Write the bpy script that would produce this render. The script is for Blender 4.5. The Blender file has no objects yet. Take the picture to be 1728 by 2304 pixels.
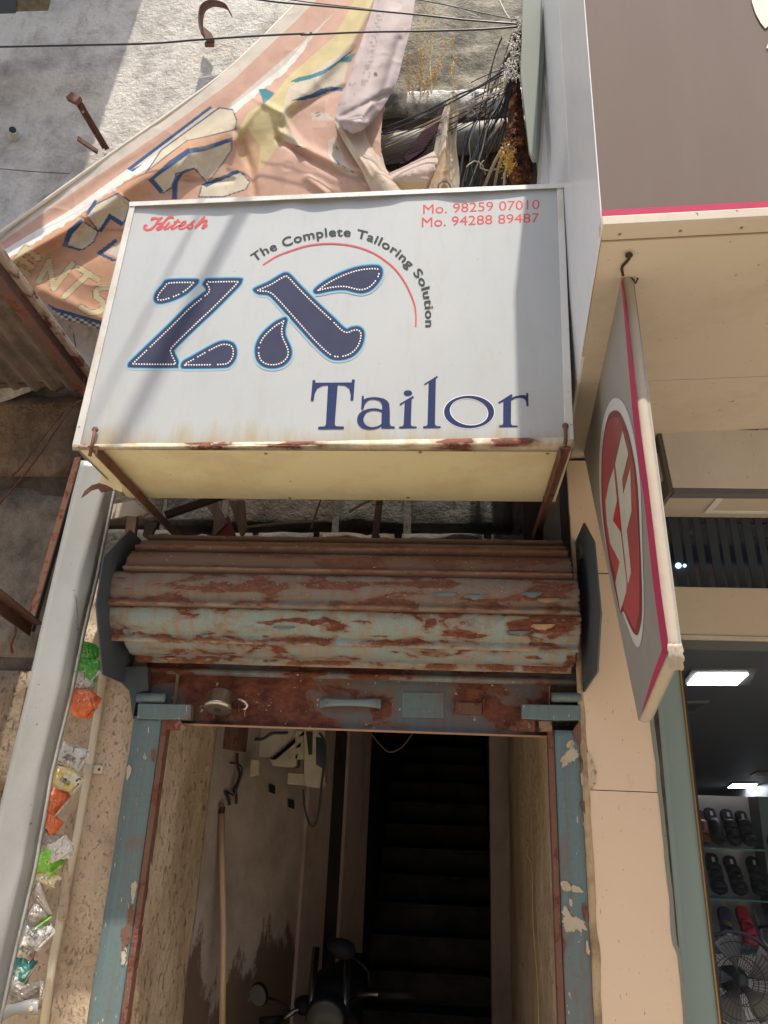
import bpy, bmesh, math, random
import numpy as np
from mathutils import Vector, Matrix, noise as mnoise
R = math.radians
rnd = random.Random(7)
SC = bpy.context.scene
COL = SC.collection

# ------------------------------------------------------------------ camera
F = 1730.0
_d = Vector((134, 683, 1730)).normalized()
_u = Vector((190, -4432, 1730)); _u = (_u - _d * _u.dot(_d)).normalized()
_x = _d.cross(_u).normalized()
CAM = Vector((0, -3.1, 1.6))
AX = Matrix(((_x.x, _d.x, _u.x), (_x.y, _d.y, _u.y), (_x.z, _d.z, _u.z)))   # world -> (right, down, forward)
cd = bpy.data.cameras.new('camera'); cam = bpy.data.objects.new('camera', cd); COL.objects.link(cam)
rt = Vector((_x.x, _d.x, _u.x)); dn = Vector((_x.y, _d.y, _u.y)); fw = Vector((_x.z, _d.z, _u.z))
cam.matrix_world = Matrix(((rt.x, -dn.x, -fw.x, CAM.x), (rt.y, -dn.y, -fw.y, CAM.y), (rt.z, -dn.z, -fw.z, CAM.z), (0, 0, 0, 1)))
cd.lens = F / 2304 * 36; cd.sensor_width = 36; cd.clip_start = .05; cd.clip_end = 400
SC.camera = cam

# ------------------------------------------------------------------ light
SUN_EL, SUN_AZ = 68.0, 11.0           # azimuth towards +X from straight behind the camera
wd = bpy.data.worlds.new('World'); SC.world = wd; wd.use_nodes = True
wn = wd.node_tree; wn.nodes.clear()
sky = wn.nodes.new('ShaderNodeTexSky'); sky.sky_type = 'NISHITA'; sky.sun_disc = False
sky.sun_elevation = R(SUN_EL); sky.sun_rotation = R(180 - SUN_AZ); sky.dust_density = 3.0
bg = wn.nodes.new('ShaderNodeBackground'); bg.inputs[1].default_value = .14
wo = wn.nodes.new('ShaderNodeOutputWorld')
wn.links.new(sky.outputs[0], bg.inputs[0]); wn.links.new(bg.outputs[0], wo.inputs[0])
sl = bpy.data.lights.new('sun', 'SUN'); sl.energy = 3.4; sl.angle = R(.6); sl.color = (1, .92, .80)
so = bpy.data.objects.new('sun', sl); COL.objects.link(so)
sdir = Vector((math.sin(R(SUN_AZ)) * math.cos(R(SUN_EL)), -math.cos(R(SUN_AZ)) * math.cos(R(SUN_EL)), math.sin(R(SUN_EL))))
so.rotation_euler = sdir.to_track_quat('Z', 'Y').to_euler(); so.location = sdir * 30
vs = SC.view_settings; vs.view_transform = 'Standard'; vs.look = 'None'; vs.gamma = 1; vs.exposure = .82; vs.use_curve_mapping = False
SC.cycles.max_bounces = 8; SC.cycles.diffuse_bounces = 5

# ------------------------------------------------------------------ pixel -> place helpers (photo pixels, 1728 x 2304)
_rx, _ry, _rz = (np.array(AX.col[i]) for i in range(3))
def ray(px, py):
    c = np.array((px - 864.0, py - 1152.0, F))
    return Vector((float(c @ _rx), float(c @ _ry), float(c @ _rz)))
def P(px, py, Y):
    r = ray(px, py); t = (Y - CAM.y) / r.y; return CAM + r * t
def PX(px, py, X):
    r = ray(px, py); t = (X - CAM.x) / r.x; return CAM + r * t
def PZ(px, py, Z):
    r = ray(px, py); t = (Z - CAM.z) / r.z; return CAM + r * t
def PPL(px, py, o, n):
    r = ray(px, py); t = (o - CAM).dot(n) / r.dot(n); return CAM + r * t
def Parr(px, py, Y):
    px = np.asarray(px, float); py = np.asarray(py, float); Y = np.broadcast_to(np.asarray(Y, float), px.shape)
    c = np.stack([px - 864, py - 1152, np.full_like(px, F)], -1)
    r = np.stack([c @ _rx, c @ _ry, c @ _rz], -1)
    t = (Y - CAM.y) / r[..., 1]
    return np.array(CAM) + r * t[..., None]
def projarr(A):
    w = np.asarray(A, float)-np.array(CAM); r_ = w@np.array(_x) if False else None
    c = np.stack([w@np.array(rt), w@np.array(dn), w@np.array(fw)], -1)
    return 864+F*c[..., 0]/c[..., 2], 1152+F*c[..., 1]/c[..., 2]
def crop(x0, y0, k):
    return lambda pts: [(x0 + a / k, y0 + b / k) for a, b in pts]
cA = crop(0, 0, 2.37); cB = crop(500, 0, 2.212); cC = crop(1100, 0, 2.642); cS = crop(150, 400, 1.43)
cG = crop(270, 460, 2.212); cT = crop(680, 830, 3.13); cH = crop(300, 460, 7.54)
cR = crop(1200, 550, 1.924); cQ = crop(1250, 1500, 2.751); cL = crop(0, 1300, 2.203); cLL = crop(0, 550, 2.329)
cI = crop(350, 1600, 1.659); cM = crop(450, 1600, 3.687); cW = crop(850, 50, 4.1475); cK = crop(200, 1080, 1.430)
cJ = crop(280, 1500, 2.676); cN = crop(880, 1500, 3.19); cV = crop(1300, 850, 3.404); cF = crop(1500, 1750, 3.99)
cO = crop(400, 2000, 2.765); cU = crop(200, 1080, 4.1475)

# ------------------------------------------------------------------ mesh helpers
class MB:
    def __init__(s): s.v = []; s.f = []; s.c = None; s.sm = False; s.mi = []
    def add(s, vs_, fs):
        o = len(s.v); s.v += [tuple(p) for p in vs_]; s.f += [tuple(i + o for i in f) for f in fs]; return s
    def box(s, a, b):
        x0, y0, z0 = a; x1, y1, z1 = b
        return s.add([(x0,y0,z0),(x1,y0,z0),(x1,y1,z0),(x0,y1,z0),(x0,y0,z1),(x1,y0,z1),(x1,y1,z1),(x0,y1,z1)],
                     [(0,3,2,1),(4,5,6,7),(0,1,5,4),(1,2,6,5),(2,3,7,6),(3,0,4,7)])
    def prism(s, pts, vec):
        n = len(pts); v = Vector(vec); a = [Vector(p) for p in pts]
        return s.add(a + [p + v for p in a], [tuple(range(n)), tuple(range(2*n-1, n-1, -1))] + [(i, i+n, (i+1) % n + n, (i+1) % n) for i in range(n)])
    def bar(s, a, b, w, h, up=(0,0,1)):
        a = Vector(a); b = Vector(b); d = (b - a).normalized(); u = Vector(up); sd = d.cross(u)
        if sd.length < 1e-4: sd = d.cross(Vector((1,0,0)))
        sd.normalize(); u = sd.cross(d).normalized()
        q = [a - sd*w/2 - u*h/2, a + sd*w/2 - u*h/2, a + sd*w/2 + u*h/2, a - sd*w/2 + u*h/2]
        return s.prism(q, b - a)
    def tube(s, path, r, n=8, cap=True):
        pts = [Vector(p) for p in path]; m = len(pts); rr = r if hasattr(r, '__len__') else [r]*m
        vs_ = []; up = None
        for i, p in enumerate(pts):
            d = (pts[min(i+1, m-1)] - pts[max(i-1, 0)])
            d = d.normalized() if d.length > 1e-9 else Vector((0,0,1))
            if up is None: up = d.orthogonal().normalized()
            else:
                up = up - d * up.dot(d); up = up.normalized() if up.length > 1e-6 else d.orthogonal().normalized()
            w = d.cross(up)
            for k in range(n):
                a = 2*math.pi*k/n; vs_.append(p + (up*math.cos(a) + w*math.sin(a))*rr[i])
        fs = [(i*n+k, i*n+(k+1) % n, (i+1)*n+(k+1) % n, (i+1)*n+k) for i in range(m-1) for k in range(n)]
        if cap: fs += [tuple(range(n-1, -1, -1)), tuple(range((m-1)*n, m*n))]
        s.sm = True
        return s.add(vs_, fs)
    def lathe(s, prof, origin, axis, n=24, cap=True):
        ax = Vector(axis).normalized(); u = ax.orthogonal().normalized(); w = ax.cross(u); o = Vector(origin)
        vs_ = [o + ax*h + (u*math.cos(2*math.pi*k/n) + w*math.sin(2*math.pi*k/n))*r for h, r in prof for k in range(n)]
        m = len(prof)
        fs = [(i*n+k, i*n+(k+1) % n, (i+1)*n+(k+1) % n, (i+1)*n+k) for i in range(m-1) for k in range(n)]
        if cap: fs += [tuple(range(n-1, -1, -1)), tuple(range((m-1)*n, m*n))]
        return s.add(vs_, fs)
    def grid(s, A):      # A: array (nu, nv, 3)
        nu, nv = A.shape[:2]
        i = np.arange(nu-1)[:, None]*nv + np.arange(nv-1)[None]
        f = np.stack([i, i+1, i+nv+1, i+nv], -1).reshape(-1, 4)
        s.sm = True
        return s.add(A.reshape(-1, 3).tolist(), f.tolist())
    def build(s, name, mat, parent=None, bevel=0, solid=0, smooth=None, kind=None):
        me = bpy.data.meshes.new(name); off = parent_loc(parent)
        if parent is None:
            a = np.array(s.v); off = Vector(((a[:,0].min()+a[:,0].max())/2, (a[:,1].min()+a[:,1].max())/2, a[:,2].min()))
        vv = (np.array(s.v) - np.array(off)).tolist()
        me.from_pydata(vv, [], s.f); me.update()
        if s.c is not None:
            at = me.color_attributes.new('Col', 'FLOAT_COLOR', 'POINT')
            c4 = np.ones((len(s.v), 4)); c4[:, :3] = s.c; at.data.foreach_set('color', c4.ravel())
        if not isinstance(mat, (list, tuple)): mat = [mat]
        for m in mat: me.materials.append(m)
        if s.mi: me.polygons.foreach_set('material_index', s.mi)
        if (s.sm if smooth is None else smooth): me.polygons.foreach_set('use_smooth', [True]*len(me.polygons))
        bm = bmesh.new(); bm.from_mesh(me); bmesh.ops.recalc_face_normals(bm, faces=bm.faces); bm.to_mesh(me); bm.free()
        o = bpy.data.objects.new(name, me); COL.objects.link(o)
        if parent is not None: o.parent = parent
        else: o.location = off
        if solid:
            m = o.modifiers.new('s', 'SOLIDIFY'); m.thickness = solid; m.offset = 0
        if bevel:
            m = o.modifiers.new('b', 'BEVEL'); m.width = bevel; m.segments = 2; m.limit_method = 'ANGLE'; m.harden_normals = False
        if kind: o['kind'] = kind
        return o
def parent_loc(p):
    l = Vector((0,0,0))
    while p is not None: l = l + p.location; p = p.parent
    return l
def tag(o, label=None, cat=None, group=None, kind=None):
    if label: o['label'] = label
    if cat: o['category'] = cat
    if group: o['group'] = group
    if kind: o['kind'] = kind
    return o
def thing(name, label, cat, loc=(0,0,0), group=None):
    o = bpy.data.objects.new(name, None); COL.objects.link(o); o.location = loc; o.empty_display_size = .1
    return tag(o, label, cat, group)

def fbm(p, sc, oct_=4, seed=0.0):
    return mnoise.fractal(Vector((p[0]*sc+seed, p[1]*sc+seed*.7, p[2]*sc-seed)), 1.0, 2.0, oct_)
def vnoise(x, y, scale, seed=0, oct_=4):       # numpy value noise, -1..1
    r = np.random.RandomState(seed); tot = np.zeros_like(x, float); amp = 1; norm = 0
    for o in range(oct_):
        T = r.rand(64, 64)*2-1; xs = x*scale*2**o + 17.3*o; ys = y*scale*2**o + 9.1*o
        xi = np.floor(xs).astype(int); yi = np.floor(ys).astype(int); fx = xs-xi; fy = ys-yi
        fx = fx*fx*(3-2*fx); fy = fy*fy*(3-2*fy)
        g = lambda a, b: T[a % 64, b % 64]
        tot += amp*((g(xi,yi)*(1-fx)+g(xi+1,yi)*fx)*(1-fy) + (g(xi,yi+1)*(1-fx)+g(xi+1,yi+1)*fx)*fy); norm += amp; amp *= .5
    return tot/norm
def inpoly(x, y, poly):
    ins = np.zeros(x.shape, bool); n = len(poly)
    for i in range(n):
        x0, y0 = poly[i]; x1, y1 = poly[(i+1) % n]
        if y0 == y1: continue
        c = ((y0 > y) != (y1 > y)) & (x < (x1-x0)*(y-y0)/(y1-y0)+x0); ins ^= c
    return ins
def dseg(x, y, pts):
    d = np.full(x.shape, 1e9)
    for (x0, y0), (x1, y1) in zip(pts[:-1], pts[1:]):
        dx, dy = x1-x0, y1-y0; L = dx*dx+dy*dy+1e-9
        t = np.clip(((x-x0)*dx+(y-y0)*dy)/L, 0, 1); d = np.minimum(d, np.hypot(x-x0-t*dx, y-y0-t*dy))
    return d
def catmull(pts, n=6, closed=True):
    P_ = [np.array(p, float) for p in pts]; m = len(P_); out = []
    for i in range(m if closed else m-1):
        g = (lambda j: P_[j % m]) if closed else (lambda j: P_[min(max(j, 0), m-1)])
        p0, p1, p2, p3 = g(i-1), g(i), g(i+1), g(i+2)
        for k in range(n):
            t = k/n; out.append(.5*((2*p1)+(-p0+p2)*t+(2*p0-5*p1+4*p2-p3)*t*t+(-p0+3*p1-3*p2+p3)*t**3))
    if not closed: out.append(P_[-1])
    return out
def resample(pts, step, closed=True):
    a = np.array(pts, float)
    if closed: a = np.vstack([a, a[:1]])
    s = np.concatenate([[0], np.cumsum(np.linalg.norm(np.diff(a, axis=0), axis=1))])
    n = max(4, int(round(s[-1]/step))); t = np.linspace(0, s[-1], n, endpoint=not closed)
    return np.stack([np.interp(t, s, a[:, k]) for k in range(a.shape[1])], 1)
def offset(poly, d):      # closed 2D, +d outwards
    a = np.array(poly, float); t = np.roll(a, -1, 0)-np.roll(a, 1, 0); t /= np.linalg.norm(t, axis=1)[:, None]+1e-9
    area = .5*np.sum(a[:,0]*np.roll(a[:,1], -1)-np.roll(a[:,0], -1)*a[:,1])
    n = np.stack([t[:,1], -t[:,0]], 1)*(1 if area > 0 else -1)
    return a+n*d
def fill2d(loops):        # flat outlines with holes -> verts, faces
    cu = bpy.data.curves.new('tmp', 'CURVE'); cu.dimensions = '2D'; cu.fill_mode = 'BOTH'
    for lp in loops:
        sp = cu.splines.new('POLY'); sp.points.add(len(lp)-1)
        for q, (a, b) in zip(sp.points, lp): q.co = (a, b, 0, 1)
        sp.use_cyclic_u = True
    return _tomesh(cu)
def _tomesh(cu):
    o = bpy.data.objects.new('tmp', cu); COL.objects.link(o)
    me = o.to_mesh(); v = np.array([q.co[:2] for q in me.vertices]).reshape(-1, 2); f = [tuple(p.vertices) for p in me.polygons]
    o.to_mesh_clear(); bpy.data.objects.remove(o); bpy.data.curves.remove(cu); return v, f
_font_cache = {}
def textmesh(s, bold=0.0, shear=0.0, space=1.0):
    cu = bpy.data.curves.new('tmp', 'FONT'); cu.body = s; cu.offset = bold; cu.shear = shear; cu.space_character = space
    cu.resolution_u = 4; cu.fill_mode = 'FRONT' if hasattr(cu, 'fill_mode') else cu.fill_mode
    return _tomesh(cu)
def flat(mb, v, f, mapf): return mb.add([mapf(a, b) for a, b in v], f)

# ------------------------------------------------------------------ materials
class NT:
    def __init__(s, name):
        s.m = bpy.data.materials.new(name); s.m.use_nodes = True; s.t = s.m.node_tree; s.t.nodes.clear()
        s.out = s.t.nodes.new('ShaderNodeOutputMaterial'); s.co = s.t.nodes.new('ShaderNodeTexCoord').outputs['Object']
    def n(s, ty, **kw):
        nd = s.t.nodes.new('ShaderNode'+ty)
        for k, v in kw.items():
            if k in ('i',):
                for kk, vv in v.items():
                    if hasattr(vv, 'is_linked') or hasattr(vv, 'links'): s.t.links.new(vv, nd.inputs[kk])
                    else: nd.inputs[kk].default_value = vv
            else: setattr(nd, k, v)
        return nd
    def map(s, scale=(1,1,1), rot=(0,0,0), loc=(0,0,0)):
        return s.n('Mapping', i={'Vector': s.co, 'Scale': scale, 'Rotation': rot, 'Location': loc}).outputs[0]
    def noise(s, scale, detail=6, rough=.6, vec=None, dist=0.0):
        return s.n('TexNoise', i={'Vector': vec or s.co, 'Scale': scale, 'Detail': detail, 'Roughness': rough, 'Distortion': dist}).outputs[0]
    def ramp(s, fac, stops, interp='LINEAR'):
        r = s.n('ValToRGB', i={'Fac': fac}); e = r.color_ramp; e.interpolation = interp
        while len(e.elements) < len(stops): e.elements.new(.5)
        for el, (p, c) in zip(e.elements, stops):
            el.position = p; el.color = (c, c, c, 1) if not hasattr(c, '__len__') else (*c[:3], 1)
        return r.outputs[0]
    def mix(s, fac, a, b, mode='MIX'):
        nd = s.n('Mix', data_type='RGBA', blend_type=mode); 
        for idx, v in ((0, fac), (6, a), (7, b)):
            if hasattr(v, 'links'): s.t.links.new(v, nd.inputs[idx])
            elif idx == 0: nd.inputs[0].default_value = v
            else: nd.inputs[idx].default_value = (*v[:3], 1)
        return nd.outputs[2]
    def math(s, op, a, b=0.0, clamp=False):
        nd = s.n('Math', operation=op, use_clamp=clamp)
        for idx, v in ((0, a), (1, b)):
            if hasattr(v, 'links'): s.t.links.new(v, nd.inputs[idx])
            else: nd.inputs[idx].default_value = v
        return nd.outputs[0]
    def done(s, color, rough=.7, height=None, bump=.3, dist=.01, metal=0.0, spec=.4, trans=0.0, **extra):
        b = s.n('BsdfPrincipled')
        def put(k, v):
            if hasattr(v, 'links'): s.t.links.new(v, b.inputs[k])
            else: b.inputs[k].default_value = (*v[:3], 1) if hasattr(v, '__len__') and len(v) >= 3 else v
        put('Base Color', color); put('Roughness', rough); put('Metallic', metal); put('Specular IOR Level', spec)
        for k, v in extra.items(): put(k.replace('_', ' '), v)
        if height is not None:
            bp = s.n('Bump', i={'Height': height, 'Strength': bump, 'Distance': dist}); s.t.links.new(bp.outputs[0], b.inputs['Normal'])
        sh = b.outputs[0]
        if trans:
            tr = s.n('BsdfTranslucent'); 
            if hasattr(color, 'links'): s.t.links.new(color, tr.inputs[0])
            else: tr.inputs[0].default_value = (*color[:3], 1)
            mx = s.n('MixShader'); mx.inputs[0].default_value = trans
            s.t.links.new(sh, mx.inputs[1]); s.t.links.new(tr.outputs[0], mx.inputs[2]); sh = mx.outputs[0]
        s.t.links.new(sh, s.out.inputs[0]); return s.m

def m_plain(name, col, rough=.5, metal=0, spec=.4, var=.12, scale=8, bump=.05, **kw):
    t = NT(name); nz = t.noise(scale, 6, .65)
    c = t.mix(nz, tuple(x*(1-var) for x in col), tuple(min(1, x*(1+var)) for x in col))
    return t.done(c, rough, t.noise(scale*8, 4), bump, .002, metal, spec, **kw)
def m_plaster(name, col, dark, sc=3.0, thr=(.42, .62), bump=.6, bsc=60, dist=.006, pits=0.0, rust=None, grime=.3, gcol=(.06,.05,.04), streak=(1,1,1)):
    t = NT(name)
    a = t.noise(sc, 9, .68, t.map(streak)); m1 = t.ramp(a, [(thr[0], 0.0), (thr[1], 1.0)])
    c = t.mix(m1, dark, col)
    g = t.noise(sc*4.3, 8, .75, t.map((1,1,.5))); gm = t.ramp(g, [(.52, 0.0), (.72, grime)])
    c = t.mix(gm, c, gcol)
    fine = t.noise(bsc, 6, .7); vo = t.n('TexVoronoi', i={'Vector': t.co, 'Scale': bsc*.7}).outputs[0]
    h = t.math('ADD', fine, t.math('MULTIPLY', t.noise(bsc*.22, 5, .6), 1.3))
    if pits:
        pv = t.noise(bsc*.8, 5, .7, t.map((1.3, 1.3, .8)), .6); pm = t.ramp(pv, [(.33, 1.0), (.42, 0.0)])
        c = t.mix(t.math('MULTIPLY', pm, pits), c, tuple(x*.25 for x in col)); h = t.math('SUBTRACT', h, t.math('MULTIPLY', pm, 1.2))
    if rust:
        rm = t.ramp(t.noise(2.2, 7, .7, t.map((1,1,1), loc=(5,2,9))), [(.60, 0.0), (.75, .8)]); c = t.mix(rm, c, rust)
    c = t.mix(t.math('MULTIPLY', fine, .35), c, tuple(x*.45 for x in col))
    return t.done(c, .8, h, bump, dist, spec=.3)
def m_rust(name, paint, thr=.5, stretch=(1,1,1), seed=0, scale=7, dusty=0.0, rough=.5, paint2=None, soft=.015, attr=False):
    t = NT(name)
    v = t.map(stretch, loc=(seed, seed*.37, seed*1.7))
    a = t.noise(scale, 9, .62, v, .35)
    if attr: a = t.math('ADD', a, t.math('MULTIPLY', t.math('SUBTRACT', t.n('SeparateColor', i={'Color': t.n('VertexColor', layer_name='Col').outputs[0]}).outputs[0], .5), .42))
    mask = t.ramp(a, [(thr-soft, 0.0), (thr+soft, 1.0)])
    edge = t.ramp(a, [(thr-.11, 0.0), (thr-.012, 1.0)])
    b = t.noise(scale*5, 8, .75, v)
    rc = t.ramp(b, [(.25, (.022,.010,.009)), (.42, (.085,.029,.021)), (.58, (.175,.060,.035)), (.72, (.27,.11,.055)), (.85, (.38,.22,.13))])
    st = t.noise(scale*.8, 8, .7, t.map((stretch[0]*7, stretch[1], stretch[2]*.35), loc=(seed+3, 1, 2)))
    pc = t.mix(t.ramp(st, [(.42, 0.0), (.70, .85)]), paint, paint2 or (.17, .085, .05))
    pc = t.mix(t.ramp(t.noise(scale*12, 5, .7), [(.5, 0.0), (.75, .35)]), pc, (.08,.05,.04))
    pc = t.mix(t.math('MULTIPLY', edge, .6), pc, (.17,.075,.045))
    c = t.mix(mask, pc, rc)
    if dusty: c = t.mix(dusty, c, (.17,.11,.08))
    c2 = t.mix(t.ramp(t.noise(scale*16, 3, .5, v), [(.69, 0.0), (.72, 1.0)]), c, (.42,.38,.30))
    if attr:
        sep = t.n('SeparateColor', i={'Color': t.n('VertexColor', layer_name='Col').outputs[0]})
        gn = t.noise(scale*6, 6, .7, v)
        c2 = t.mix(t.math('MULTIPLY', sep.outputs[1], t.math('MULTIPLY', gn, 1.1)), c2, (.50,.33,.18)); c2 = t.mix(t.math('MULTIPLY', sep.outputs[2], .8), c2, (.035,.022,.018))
    h = t.math('ADD', t.math('MULTIPLY', t.math('SUBTRACT', 1.0, mask), .8), t.math('MULTIPLY', b, .5))
    rg = t.mix(mask, (rough,)*3, (.9,)*3)
    return t.done(c2, rg, h, .55, .004, spec=.4)
def m_metalpaint(name, col, rough=.35, dirt=.35, dcol=(.16,.11,.07), scale=3, rustspots=0.0):
    t = NT(name); a = t.noise(scale, 9, .7, t.map((1,1,.6)))
    c = t.mix(t.ramp(a, [(.48, 0.0), (.75, dirt)]), col, dcol)
    c = t.mix(t.ramp(t.noise(scale*25, 5, .7), [(.60, 0.0), (.75, .3)]), c, dcol)
    if rustspots: c = t.mix(t.ramp(t.noise(scale*7, 6, .7), [(.66, 0.0), (.70, rustspots)]), c, (.20,.07,.03))
    c = t.mix(t.ramp(t.noise(48, 3, .5, t.map((1,1,1), loc=(7,3,1))), [(.715, 0.0), (.735, .8)]), c, tuple(x*.35 for x in dcol))
    return t.done(c, rough, t.noise(scale*3, 5, .5), .2, .012, spec=.4)
def m_attr(name, rough=.65, trans=0.0, weave=900, bump=.15, dirt=.25):
    t = NT(name); at = t.n('VertexColor', layer_name='Col').outputs[0]
    d = t.ramp(t.noise(9, 8, .7), [(.45, 0.0), (.8, dirt)]); c = t.mix(d, at, (.22,.16,.11))
    c = t.mix(t.ramp(t.noise(70, 5, .7), [(.60, 0.0), (.75, .25)]), c, (.20,.15,.10))
    return t.done(c, rough, t.noise(140, 3), bump, .001, spec=.15, trans=trans)

# ------------------------------------------------------------------ shared materials
M = {}
M['stucco'] = m_plaster('white_stucco', (.74,.70,.63), (.36,.32,.28), 2.2, (.36,.54), 1.0, 36, .026, rust=(.30,.19,.09), grime=.5, gcol=(.10,.09,.08))
M['mossy'] = m_plaster('mossy_concrete', (.34,.31,.24), (.09,.085,.06), 3.5, (.40,.60), 1.0, 55, .014, grime=.7, gcol=(.05,.05,.035))
M['ledge'] = m_plaster('old_whitewash', (.66,.65,.60), (.13,.13,.11), 4.5, (.40,.52), .9, 60, .010, grime=.8, gcol=(.06,.06,.045))
M['rubble'] = m_plaster('dark_stone', (.13,.10,.075), (.04,.03,.025), 4.0, (.35,.65), 1.0, 34, .02, grime=.6, gcol=(.035,.03,.025))
M['rubble2'] = m_plaster('grey_stone', (.105,.10,.09), (.045,.04,.035), 5.0, (.35,.65), 1.0, 38, .018, grime=.4, gcol=(.05,.045,.04))
M['mortar'] = m_plaster('dark_mortar', (.12,.10,.08), (.04,.035,.03), 6, (.4,.6), .8, 50, .01)
M['jamb'] = m_plaster('speckled_plaster', (.60,.485,.35), (.34,.25,.16), 2.6, (.32,.50), .8, 75, .006, pits=.4, grime=.3, gcol=(.10,.08,.06))
M['reveal'] = m_plaster('hacked_plaster', (.66,.53,.38), (.40,.29,.19), 3.2, (.35,.55), 1.0, 40, .014, pits=.55, grime=.25, gcol=(.10,.07,.05), streak=(1,1,.4))
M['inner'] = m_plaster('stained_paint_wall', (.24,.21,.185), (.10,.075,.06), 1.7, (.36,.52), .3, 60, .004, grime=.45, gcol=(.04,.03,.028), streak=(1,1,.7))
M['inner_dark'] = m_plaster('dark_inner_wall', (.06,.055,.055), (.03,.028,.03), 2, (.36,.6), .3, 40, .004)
M['blue'] = m_rust('blue_grey_paint_rusty', (.115,.185,.205), .62, (1,1,.35), 3, 5, rough=.45, paint2=(.12,.13,.12))
M['rustiron'] = m_rust('rusty_iron', (.13,.075,.055), .56, (1,1,1), 9, 12, rough=.8, paint2=(.20,.08,.05))
M['brownangle'] = m_rust('brown_painted_iron', (.115,.062,.055), .56, (1,1,1), 15, 9, rough=.7, paint2=(.09,.05,.045))
M['creamangle'] = m_rust('flaking_cream_iron', (.42,.35,.28), .56, (1,1,1), 21, 12, rough=.7, paint2=(.30,.22,.16))
M['darkiron'] = m_plain('dark_iron', (.045,.030,.026), .8, .2)
M['cable'] = m_plain('black_cable', (.022,.022,.028), .45, 0, .5)
M['cable2'] = m_plain('grey_cable', (.32,.31,.30), .5)
M['cable3'] = m_plain('tan_cable', (.36,.27,.16), .6)
M['cable4'] = m_plain('green_cable', (.03,.10,.08), .5)
M['cream'] = m_metalpaint('cream_soffit_panel', (.50,.44,.35), .6, .25, (.36,.28,.20), 1.6)
M['panelwhite'] = m_metalpaint('white_cladding', (.70,.70,.68), .3, .25, (.42,.36,.28), 1.3)
M['greycol'] = m_metalpaint('grey_green_sheet', (.21,.23,.20), .85, .3, (.25,.24,.19), 1.5)

# ------------------------------------------------------------------ ground
gb = MB(); gb.box((-60, -60, -.2), (60, 60, 0))
t = NT('dusty_street'); c = t.mix(t.noise(1.5, 8, .65), (.40,.33,.25), (.52,.44,.33)); M['street'] = t.done(c, .9, t.noise(40, 5), .3, .01)
gb.build('ground', M['street'], kind='structure')

ob = MB(); ob.box((-30, -9.2, 0), (30, -8.2, 6.2)); ob.build('opposite_facade', m_plaster('far_side_plaster', (.66,.58,.46), (.56,.48,.38), 1, (.35,.6), .3, 20), kind='structure')  # unseen facade added to cut sky light and ground bounce
WY = .35      # face of the old wall behind everything
HX0 = P(377, 1645, .02).x       # left plaster reveal
HX1 = P(1242, 1642, .02).x      # right plaster reveal
Lw = P(300, 1618, .0).x         # outer edge of the left post
# ------------------------------------------------------------------ the old wall: plaster field, ledge band, dark stones
def wallgrid(pts, Y, name, mat, parent, nu, nv, amp, sc, seed, ext=None):
    """quad of photo corners tl,tr,br,bl on plane Y, bumpy real relief"""
    tl, tr, br, bl = [np.array(P(*p, Y)) for p in pts]
    u = np.linspace(0, 1, nu)[:, None, None]; v = np.linspace(0, 1, nv)[None, :, None]
    A = (tl*(1-v)+tr*v)*(1-u)+(bl*(1-v)+br*v)*u
    n = vnoise(A[..., 0]+20, A[..., 2]+20, sc, seed, 5); A[..., 1] += -n*amp
    m = MB(); m.grid(A); return m.build(name, mat, parent)
wall = thing('plaster_wall', 'old two storey wall of white stucco, mossy concrete and stone behind the signs', 'wall', (0, WY, 0))
wallgrid([(-260,-260),(1000,-260),(1000,520),(-260,1010)], WY, 'stucco_face', M['stucco'], wall, 170, 190, .030, 1.7, 3)
wallgrid([(868,-200),(1290,-200),(1290,205),(868,205)], WY-.02, 'concrete_face', M['mossy'], wall, 90, 80, .022, 7, 5)
# white ledge under the mossy field: top surface catches the sun
lz = P(950, 213, WY-.05).z
lx0, lx1 = P(800, 240, WY-.05).x, P(1290, 240, WY-.05).x
b = MB(); u = np.linspace(0, 1, 90); prof = [(.0, .012), (-.07, .006), (-.08, -.02), (-.075, -.09), (-.055, -.13), (.0, -.14)]
A = np.array([[(lx0+(lx1-lx0)*a, WY-.0+py+vnoise(np.array([a*30]), np.array([k*1.3]), 1, 4)[0]*.010, lz+pz+vnoise(np.array([a*40]), np.array([k*2.]), 1, 8)[0]*.008) for k, (py, pz) in enumerate(prof)] for a in u])
b.grid(A); b.build('ledge', M['ledge'], wall)
wallgrid([(800,255),(1290,255),(1290,480),(800,480)], WY, 'lower_face', M['rubble'], wall, 50, 60, .03, 6, 9)
# big grey drain / rounded band (below ledge)
pa = P(780, 345, WY-.10); pb = P(1260, 288, WY-.10)
m = MB(); m.tube([pa+(pb-pa)*t_ for t_ in np.linspace(0, 1, 8)], .085, 20); dp = m.build('drain_pipe', m_metalpaint('old_grey_drain', (.19,.185,.17), .6, .6, (.16,.15,.12), 5), None)
tag(dp, 'thick pale grey horizontal drain pipe on the wall behind the cables', 'pipe')

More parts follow.
